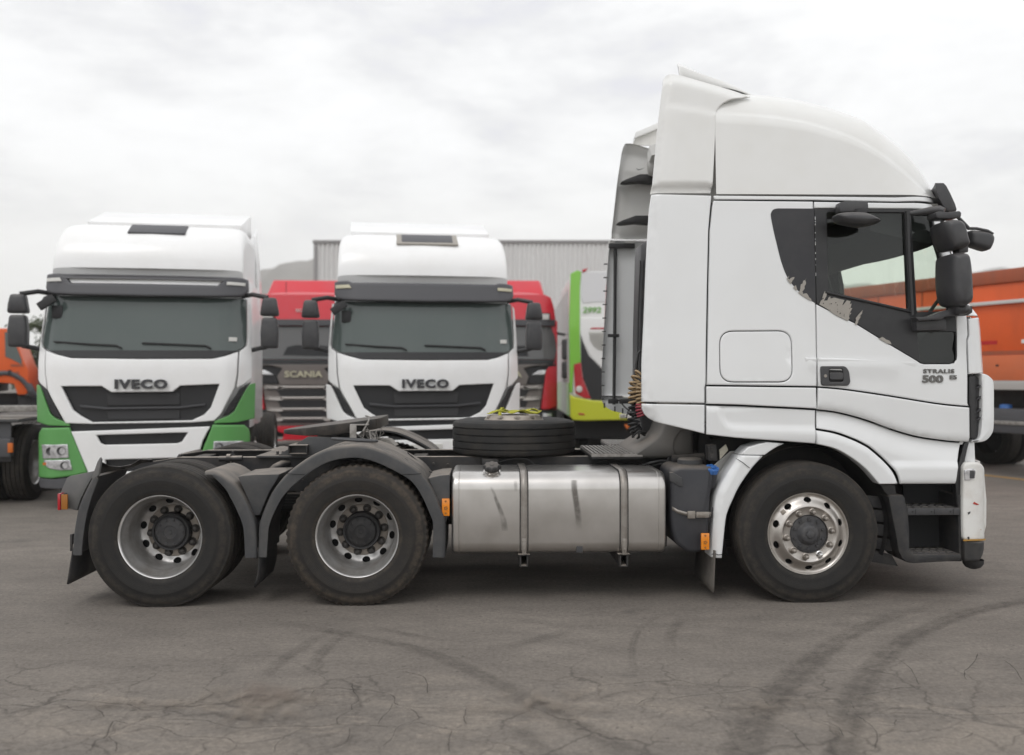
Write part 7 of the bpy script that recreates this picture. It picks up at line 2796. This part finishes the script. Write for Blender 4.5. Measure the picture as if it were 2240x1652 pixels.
for s in (0, 1):
    f = (lambda p: p) if not s else (lambda p: (2 * CB - p[0], p[1]))
    PB('corner_pillar', [f(p) for p in [(272, 185), (330, 158), (362, 172), (350, 300), (346, 700), (356, 930), (300, 945), (285, 1180), (262, 1180), (258, 600)]], 'bus_green', -0.02, sp=0.15)
    PB('roof_lamp', [f(p) for p in [(372, 150), (420, 142), (400, 172), (366, 182)]], 'red_lens', -0.03, sp=0.15)
    PB('black_flank', [f(p) for p in [(352, 700), (372, 760), (420, 870), (520, 975), (620, 1010), (700, 1020), (700, 1245), (440, 1240), (372, 1060), (356, 930)]], 'grille_black', -0.018, sp=0.15)
    tl = PB('tail_lamp', [f(p) for p in [(296, 945), (355, 928), (368, 1045), (400, 1140), (438, 1230), (380, 1225), (308, 1185), (300, 1080)]], 'red_lens', -0.035, sp=0.1)
    q = TB(*f((340, 1150)))
    mb = MB()
    mb.lathe([(0, 0.07), (-0.02, 0.06), (-0.025, 0.0001)], (q[0], gb(*q) - 0.04, q[1]), 'y', 16)
    mb.build('reverse_lamp', 'plate_white', tl)
    PB('reflector', [f(p) for p in [(330, 1344), (380, 1350), (388, 1366), (336, 1362)]], 'red_lens', -0.075, sp=0.1)
PB('white_sweep', SB([(352, 560), (352, 690), (378, 770), (440, 890), (520, 970), (640, 1005)]), 'bus_white', -0.022, sp=0.15)
PB('red_strip', SB([(440, 640), (424, 656)]), 'red_lens', -0.03, sp=0.2, roll=0.003)
lv = PB('louvre', SB([(414, 674), (425, 740), (460, 800), (520, 835)]), 'bus_louvre', -0.028, sp=0.2)
for i in range(8):
    yy = 690 + i * 17
    PB('louvre_slat', SB([(425 + max(0, i - 3) * 14, yy), (425 + max(0, i - 3) * 14, yy + 6)]), 'pale_metal', -0.05, lv, sp=0.3, roll=0.003, flange=0.015)
PB('rear_bumper', SB([(640, 1256), (440, 1240), (300, 1212), (262, 1190), (266, 1380), (290, 1408), (380, 1412), (640, 1406)]), 'bus_lime', -0.06, sp=0.15, roll=0.02)
npl = PB('number_plate', [(670, 1350), (862, 1350), (862, 1388), (670, 1388)], 'plate_white', -0.085, sp=0.2)
q = TB(698, 1369)
text_mesh('plate_text', 'LK', 0.085, 'text_grey', Matrix.Translation((q[0], gb(*q) - 0.094, q[1])) @ FACE_CAM, npl, 0.002, 0.001, 1.1)
q = TB(452, 497)
text_mesh('fleet_number', '2992', 0.17, 'bus_text_green', Matrix.Translation((q[0] - 0.02, gb(*q) - 0.022, q[1])) @ FACE_CAM, bus, 0.004, 0.004, 1.15, 0.15)
q = TB(735, 1455)
mb = MB()
mb.lathe([(0, 0.075), (-0.02, 0.07), (-0.03, 0.0001)], (q[0], gb(*q), q[1]), 'y', 3, rot=-PI / 2)
mb.build('tow_reflector', 'orange_signal', bus)
mb = MB()
mb.box(-1.15, 1.15, 0.4, 11.0, 0.32, 0.80)
mb.build('underbody', 'black_gap', bus)
for s in (-1, 1):
    for yy in (3.2, 9.0):
        wheel_copy(wheel_rear if yy < 5 else wheel_front, bus, s * 1.24, yy, 0.494, -PI / 2 if s < 0 else PI / 2)

# ---- orange tipper on the right ------------------------------------
p0 = Vector((7.75, 8.75, 0))
dirv = Vector((-0.40, 0.915, 0)).normalized()
tip = empty('tipper_trailer', p0, math.atan2(dirv.y, dirv.x))
# local x runs away along the body, local y to the left of that (towards the camera side)
tag(tip, 'weathered orange tipper body on a dark chassis at the right edge', 'tipper')
x0_, x1_ = -4.2, 4.6
def tipbox(name, m_, xa, xb, ya, yb, za, zb, bev=0.01, par=None):
    mb = MB()
    mb.box(xa, xb, ya, yb, za, zb)
    return mb.build(name, m_, par or tip, bevel=bev)
tipbox('tipper_wall', 'orange_paint', x0_, x1_, -0.06, 0.0, 1.98, 3.14)
tipbox('top_rail', 'orange_rail', x0_, x1_, -0.10, 0.04, 3.14, 3.36, 0.02)
tipbox('sill', 'orange_light', x0_, x1_, -0.10, 0.03, 1.57, 1.975, 0.01)
tipbox('side_tube', 'pale_metal', x0_, x1_, 0.02, 0.07, 2.80, 2.86, 0.015)
tipbox('tipper_wall', 'orange_paint', x0_, x1_, -2.46, -2.40, 1.6, 3.14)
tipbox('tipper_floor', 'orange_paint', x0_, x1_, -2.40, -0.06, 1.6, 1.7)
tipbox('end_wall', 'orange_paint', x0_, x0_ + 0.06, -2.40, -0.06, 1.6, 3.2)
tipbox('end_wall', 'orange_rail', x1_ - 0.06, x1_, -2.40, -0.06, 1.6, 3.2)
for i in range(9):
    xx = x0_ + 0.3 + i * 1.02
    tipbox('wall_seam', 'orange_rail', xx, xx + 0.02, -0.01, 0.008, 1.99, 3.13, 0.0)
tipbox('sill_shadow_strip', 'orange_rail', x0_, x1_, -0.02, 0.012, 1.98, 2.05, 0.0)  # darker strip on the wall, shadow line above the sill painted in
for i in range(5):
    xx = -3.6 + i * 1.1
    tipbox('reflective_tape', 'tape_white', xx + 0.44, xx + 0.66, 0.0, 0.006, 2.16, 2.22, 0.0)
    tipbox('reflective_tape', 'tape_red', xx, xx + 0.44, 0.0, 0.006, 2.16, 2.22, 0.0)
tipbox('sill_mark', 'chassis_dark', -0.35, -0.30, 0.028, 0.036, 1.80, 1.83, 0.0)
tipbox('chassis_rail', 'chassis_dark', x0_, x1_, -0.85, -0.75, 1.05, 1.40)
tipbox('chassis_rail', 'chassis_dark', x0_, x1_, -1.75, -1.65, 1.05, 1.40)
tipbox('tool_box', 'visor_grey', -1.15, 0.0, -0.55, -0.05, 0.72, 1.12, 0.03)
tipbox('tool_box_rail', 'plate_steel', -1.15, 0.0, -0.05, -0.03, 0.86, 0.92, 0.01)
mb = MB()
mb.lathe([(0, 0.10), (0.06, 0.09), (0.07, 0.0001)], (-0.30, -0.2, 1.12), 'z', 16)
mb.build('fluid_cap', 'blue_cap', tip)
tipbox('mudflap', 'mudflap', -1.55, -1.50, -0.70, -0.02, 0.25, 0.95, 0.01)
tipbox('mudguard', 'visor_grey', -2.9, -1.45, -0.65, 0.0, 1.00, 1.06, 0.02)
for xx in (-2.2, 1.4, 2.8):
    wheel_copy(wheel_rear, tip, xx, -0.05, 0.494, PI)
    wheel_copy(wheel_rear, tip, xx, -2.45, 0.494, 0)

# ---- left edge: orange truck, dark chassis, tree, blue container ----
def lat(u, v, Y): return at(u, v, Y)
ot = empty('orange_truck', (at(5, 826, 14.0).x, 14.0, 0), math.radians(22))
tag(ot, 'orange truck with crane arm beyond the dark chassis at the left edge', 'truck')
def cabpoly(pts, y, dep, name, m_, bev=0.03):
    mb = MB()
    mb.prism([(x, y, z) for x, z in pts], (0, dep, 0))
    return mb.build(name, m_, ot, bevel=bev)
# side of the cab faces the camera, front to the right
s_o = 20.6 / 2033 * 0.29808
def TO(x, y): return ((x - 67) * s_o * 1.05, 1.62 - (y - 752.8) * s_o)
cabpoly([TO(*p) for p in [(-30, 392), (112, 392), (160, 500), (205, 640), (228, 690), (232, 840), (215, 880), (160, 880), (140, 800), (40, 790), (-30, 790)]], 0, 2.4, 'cab', 'orange_cab')
for off in (-0.012, 2.402):
    mb = MB()
    mb.prism([(x, off, z) for x, z in [TO(*p) for p in [(82, 420), (112, 420), (150, 510), (188, 622), (190, 660), (120, 615), (86, 600)]]], (0, 0.01, 0))
    mb.build('side_window', 'windscreen_bg', ot)
mb = MB()
mb.box(TO(100, 0)[0], TO(126, 0)[0], -0.03, 0.0, TO(0, 740)[1], TO(0, 698)[1])
mb.build('door_handle', 'grille_black', ot, bevel=0.01)
mb = MB()
mb.box(TO(120, 0)[0], TO(200, 0)[0], -0.012, 0.0, TO(0, 672)[1], TO(0, 655)[1])
mb.box(TO(145, 0)[0], TO(172, 0)[0], -0.012, 0.0, TO(0, 770)[1], TO(0, 710)[1])
mb.build('side_lettering', 'orange_rail', ot)
mb = MB()
r1, r2 = [], []
cxo, czo = TO(80, 960)
for kk in range(13):
    a = math.radians(15 + 150 * kk / 12)
    r1.append((cxo + 0.62 * math.cos(a), -0.03, czo + 0.78 * math.sin(a)))
    r2.append((cxo + 0.62 * math.cos(a), 0.6, czo + 0.78 * math.sin(a)))
mb.loft([r1, r2], closed=False)
o = mb.build('wheel_arch', 'visor_grey', ot)
s_ = o.modifiers.new('solid', 'SOLIDIFY')
s_.thickness = 0.10
mb = MB()
mb.box(-4.0, TO(150, 0)[0], 0.4, 2.0, 0.5, 1.25)
mb.box(TO(160, 0)[0], TO(245, 0)[0], 0.1, 2.3, 0.45, TO(0, 890)[1])
mb.build('chassis_frame', 'chassis_dark', ot, bevel=0.02)
mb = MB()
mb.box(-4.5, TO(24, 0)[0], 0.1, 2.3, 1.3, TO(0, 420)[1])
mb.build('equipment_box', 'visor_grey', ot, bevel=0.02)
mb = MB()
mb.box(-4.0, TO(66, 0)[0] - 0.20, 0.8, 1.0, TO(0, 190)[1], TO(0, 150)[1])
mb.box(TO(46, 0)[0] - 0.20, TO(66, 0)[0] - 0.20, 0.82, 0.98, TO(0, 215)[1], TO(0, 188)[1])
mb.build('crane_arm', 'orange_cab', ot, bevel=0.02)
mb = MB()
mb.tube([(-3.9, 0.9, 1.2), (-3.9, 0.9, TO(0, 170)[1])], 0.12, 8)
mb.build('crane_post', 'orange_cab', ot)
wheel_copy(wheel_front, ot, cxo, 0.02, 0.497, 0)
wheel_copy(wheel_front, ot, cxo, 2.4, 0.497, PI)

dc = empty('dark_chassis_truck', (at(60, 826, 5.8).x, 5.8, 0), math.radians(10))
tag(dc, 'dark grey tractor chassis with pale-rimmed wheel cut off by the left edge', 'truck')
# local: x right, y away; the right wheel set stands at x = 0
def dbox(name, m_, xa, xb, ya, yb, za, zb, bev=0.01, par=None):
    mb = MB()
    mb.box(xa, xb, ya, yb, za, zb)
    return mb.build(name, m_, par or dc, bevel=bev)
for xx in (0.10, -2.35):
    w1_ = wheel_copy(wheel_rear, dc, xx, 0.0, 0.494, PI / 2 if xx > 0 else -PI / 2)
    w2_ = wheel_copy(wheel_rear, dc, xx, 1.4, 0.494, PI / 2 if xx > 0 else -PI / 2)
dbox('mudguard_front', 'visor_grey', -2.4, 0.0, -0.62, -0.58, 0.55, 1.06, 0.01)
dbox('mudguard_top', 'grey_plastic', -0.52, 0.12, -0.70, 0.62, 1.05, 1.10, 0.03)
dbox('tail_beam', 'visor_grey', -2.4, 0.05, -0.78, -0.64, 0.62, 0.86, 0.02)
dbox('side_lamp', 'orange_signal', 0.02, 0.08, -0.80, -0.76, 0.68, 0.80, 0.005)
dbox('deck_rail', 'plate_steel', -2.4, 0.25, -0.2, 0.0, 1.17, 1.25, 0.01)
dbox('frame', 'chassis_dark', -1.6, -0.75, -0.6, 5.0, 0.70, 1.02, 0.02)
dbox('rear_panel', 'chassis_dark', -2.35, -0.15, -0.3, 2.0, 0.42, 0.95, 0.02)

# small tree beyond
def tree(loc, h, rad, seed, label):
    rs_ = random.Random(seed)
    root = empty('small_tree', loc, 0)
    tag(root, label, 'tree')
    mb = MB()
    mb.tube([(0, 0, 0), (0.05, 0, h * 0.3), (0.0, 0.05, h * 0.6), (0.05, 0, h * 0.85)], [0.10, 0.08, 0.05, 0.02], 8)
    for i in range(7):
        a = rs_.uniform(0, 6.28)
        z = h * rs_.uniform(0.35, 0.7)
        mb.tube([(0.02, 0, z), (math.cos(a) * rad * 0.4, math.sin(a) * rad * 0.4, z + 0.3), (math.cos(a) * rad * 0.8, math.sin(a) * rad * 0.8, z + 0.45)], [0.04, 0.025, 0.01], 6)
    mb.build('trunk', 'bark', root)
    mb = MB()
    cl = [(rs_.gauss(0, rad * 0.45), rs_.gauss(0, rad * 0.45), h * rs_.uniform(0.45, 1.0), rs_.uniform(0.15, 0.4)) for _ in range(34)]
    for _ in range(2600):
        cx_, cy_, cz_, r_ = rs_.choice(cl)
        p = Vector((cx_ + rs_.gauss(0, r_ * 0.6), cy_ + rs_.gauss(0, r_ * 0.6), cz_ + rs_.gauss(0, r_ * 0.5)))
        n_ = Vector((rs_.gauss(0, 1), rs_.gauss(0, 1), rs_.gauss(0, 1))).normalized()
        t_ = n_.orthogonal().normalized()
        b_ = n_.cross(t_)
        l_ = rs_.uniform(0.05, 0.10)
        mb.add([p - t_ * l_, p + b_ * l_ * 0.4, p + t_ * l_, p - b_ * l_ * 0.4], [(0, 1, 2, 3)])
    mb.build('crown', 'leaf', root)
    return root
tree((at(86, 826, 21).x, 21, 0), 3.3, 0.9, 4, 'small green tree beyond the orange truck at the left')
bx = empty('blue_container', (at(90, 826, 16.5).x, 16.5, 0), 0.1)
tag(bx, 'dark blue container standing behind the green-cornered truck', 'container')
mb = MB()
mb.box(0, 2.4, 0, 6, 0.1, 2.25)
cb_ = mb.build('container_body', 'blue_box', bx, bevel=0.02)
for i in range(10):
    mb = MB()
    mb.box(0.06 + i * 0.235, 0.17 + i * 0.235, -0.03, 0.0, 0.15, 2.2)
    mb.build('corrugation', 'blue_box', cb_, bevel=0.005)

# ---- warehouse -----------------------------------------------------
wh = empty('warehouse', (at(690, 826, 34).x, 34, 0), 0)
tag(wh, 'long grey corrugated metal warehouse behind the parked trucks', 'building')
WHH = 1.62 + (826 - 533) * 40.6 / 2033
WHW = 20.0
mb = MB()
pts = []
n = 0
x = 0.0
while x < WHW:
    pts += [(x, 0.0), (x + 0.10, 0.0), (x + 0.125, -0.09), (x + 0.175, -0.09)]
    x += 0.20
pts.append((WHW, 0.0))
mb.loft([[(a, b, 0.0) for a, b in pts], [(a, b, WHH) for a, b in pts]], closed=False)
mb.build('corrugated_wall', 'warehouse_wall', wh, flat=True)
mb = MB()
mb.box(0.0, WHW, 0.06, 30, 0, WHH - 0.1)
mb.build('hall', 'warehouse_wall', wh)
mb = MB()
mb.box(-0.10, WHW + 0.1, -0.12, 30, WHH, WHH + 0.14)
mb.build('roof_edge', 'warehouse_trim', wh, bevel=0.02)
mb = MB()
mb.box(-0.06, 0.10, -0.10, 0.06, 0, WHH - 0.02)
mb.build('corner_trim', 'warehouse_trim', wh, bevel=0.01)

# ---- hills ---------------------------------------------------------
HD = 900.0
hu = [-600, -100, 250, 400, 555, 600, 640, 690, 740, 820, 900, 1100, 1400, 1700, 1800, 1850, 1890, 1960, 2050, 2110, 2165, 2240, 2400, 2900]
hv = [815, 812, 760, 640, 585, 578, 569, 559, 553, 558, 570, 600, 620, 640, 628, 616, 615, 632, 612, 594, 584, 594, 612, 640]
rs = np.random.RandomState(2)
NX, NY = 220, 26
V, F = [], []
ph = rs.rand(8) * 6.28
for j in range(NY):
    t = j / (NY - 1)
    for i in range(NX):
        u = -600 + 3500 * i / (NX - 1)
        v = np.interp(u, hu, hv)
        zr_h = 1.62 + (826 - v) * (HD + CAMD) / FPX
        zr_h += 1.2 * math.sin(u * 0.045 + ph[0]) + 0.8 * math.sin(u * 0.11 + ph[1]) + 0.6 * math.sin(u * 0.23 + ph[2])
        k = ss(0, 1, t / 0.55) if t < 0.55 else 1 - 0.5 * ss(0.55, 1, t)
        gw = math.sin(min(1.0, t / 0.55) * PI)
        gul = 1 - 0.10 * gw * (1 + math.sin(u * 0.06 + t * 5 + ph[3])) - 0.07 * gw * (1 + math.sin(u * 0.15 - t * 9 + ph[4]))
        Y = HD * (0.62 + 0.70 * t)
        X = (u - CU) / FPX * HD
        V.append((X, Y, max(-2.0, zr_h * k * gul - 1.5)))
for j in range(NY - 1):
    for i in range(NX - 1):
        F.append((j * NX + i, j * NX + i + 1, (j + 1) * NX + i + 1, (j + 1) * NX + i))
mb = MB()
mb.add(V, F)
hills = mb.build('hills', 'hill_earth', sharp=80)
tag(hills, 'hazy dry hills on the horizon', 'hills', kind='structure')

# ---- haze ----------------------------------------------------------
mb = MB()
mb.box(-1250, 1250, -30, 1210, -3.5, 150)
hz = mb.build('haze', 'pale_metal')
hz.data.materials.clear()
hm = bpy.data.materials.new('haze_air')
hm.use_nodes = True
for n_ in list(hm.node_tree.nodes):
    hm.node_tree.nodes.remove(n_)
ho = hm.node_tree.nodes.new('ShaderNodeOutputMaterial')
pv = hm.node_tree.nodes.new('ShaderNodeVolumePrincipled')
pv.inputs['Color'].default_value = (0.985, 0.985, 0.985, 1)
pv.inputs['Density'].default_value = 0.0006
hm.node_tree.links.new(pv.outputs[0], ho.inputs['Volume'])
hz.data.materials.append(hm)
tag(hz, 'thin pale haze in the air over the yard', 'haze', kind='stuff')
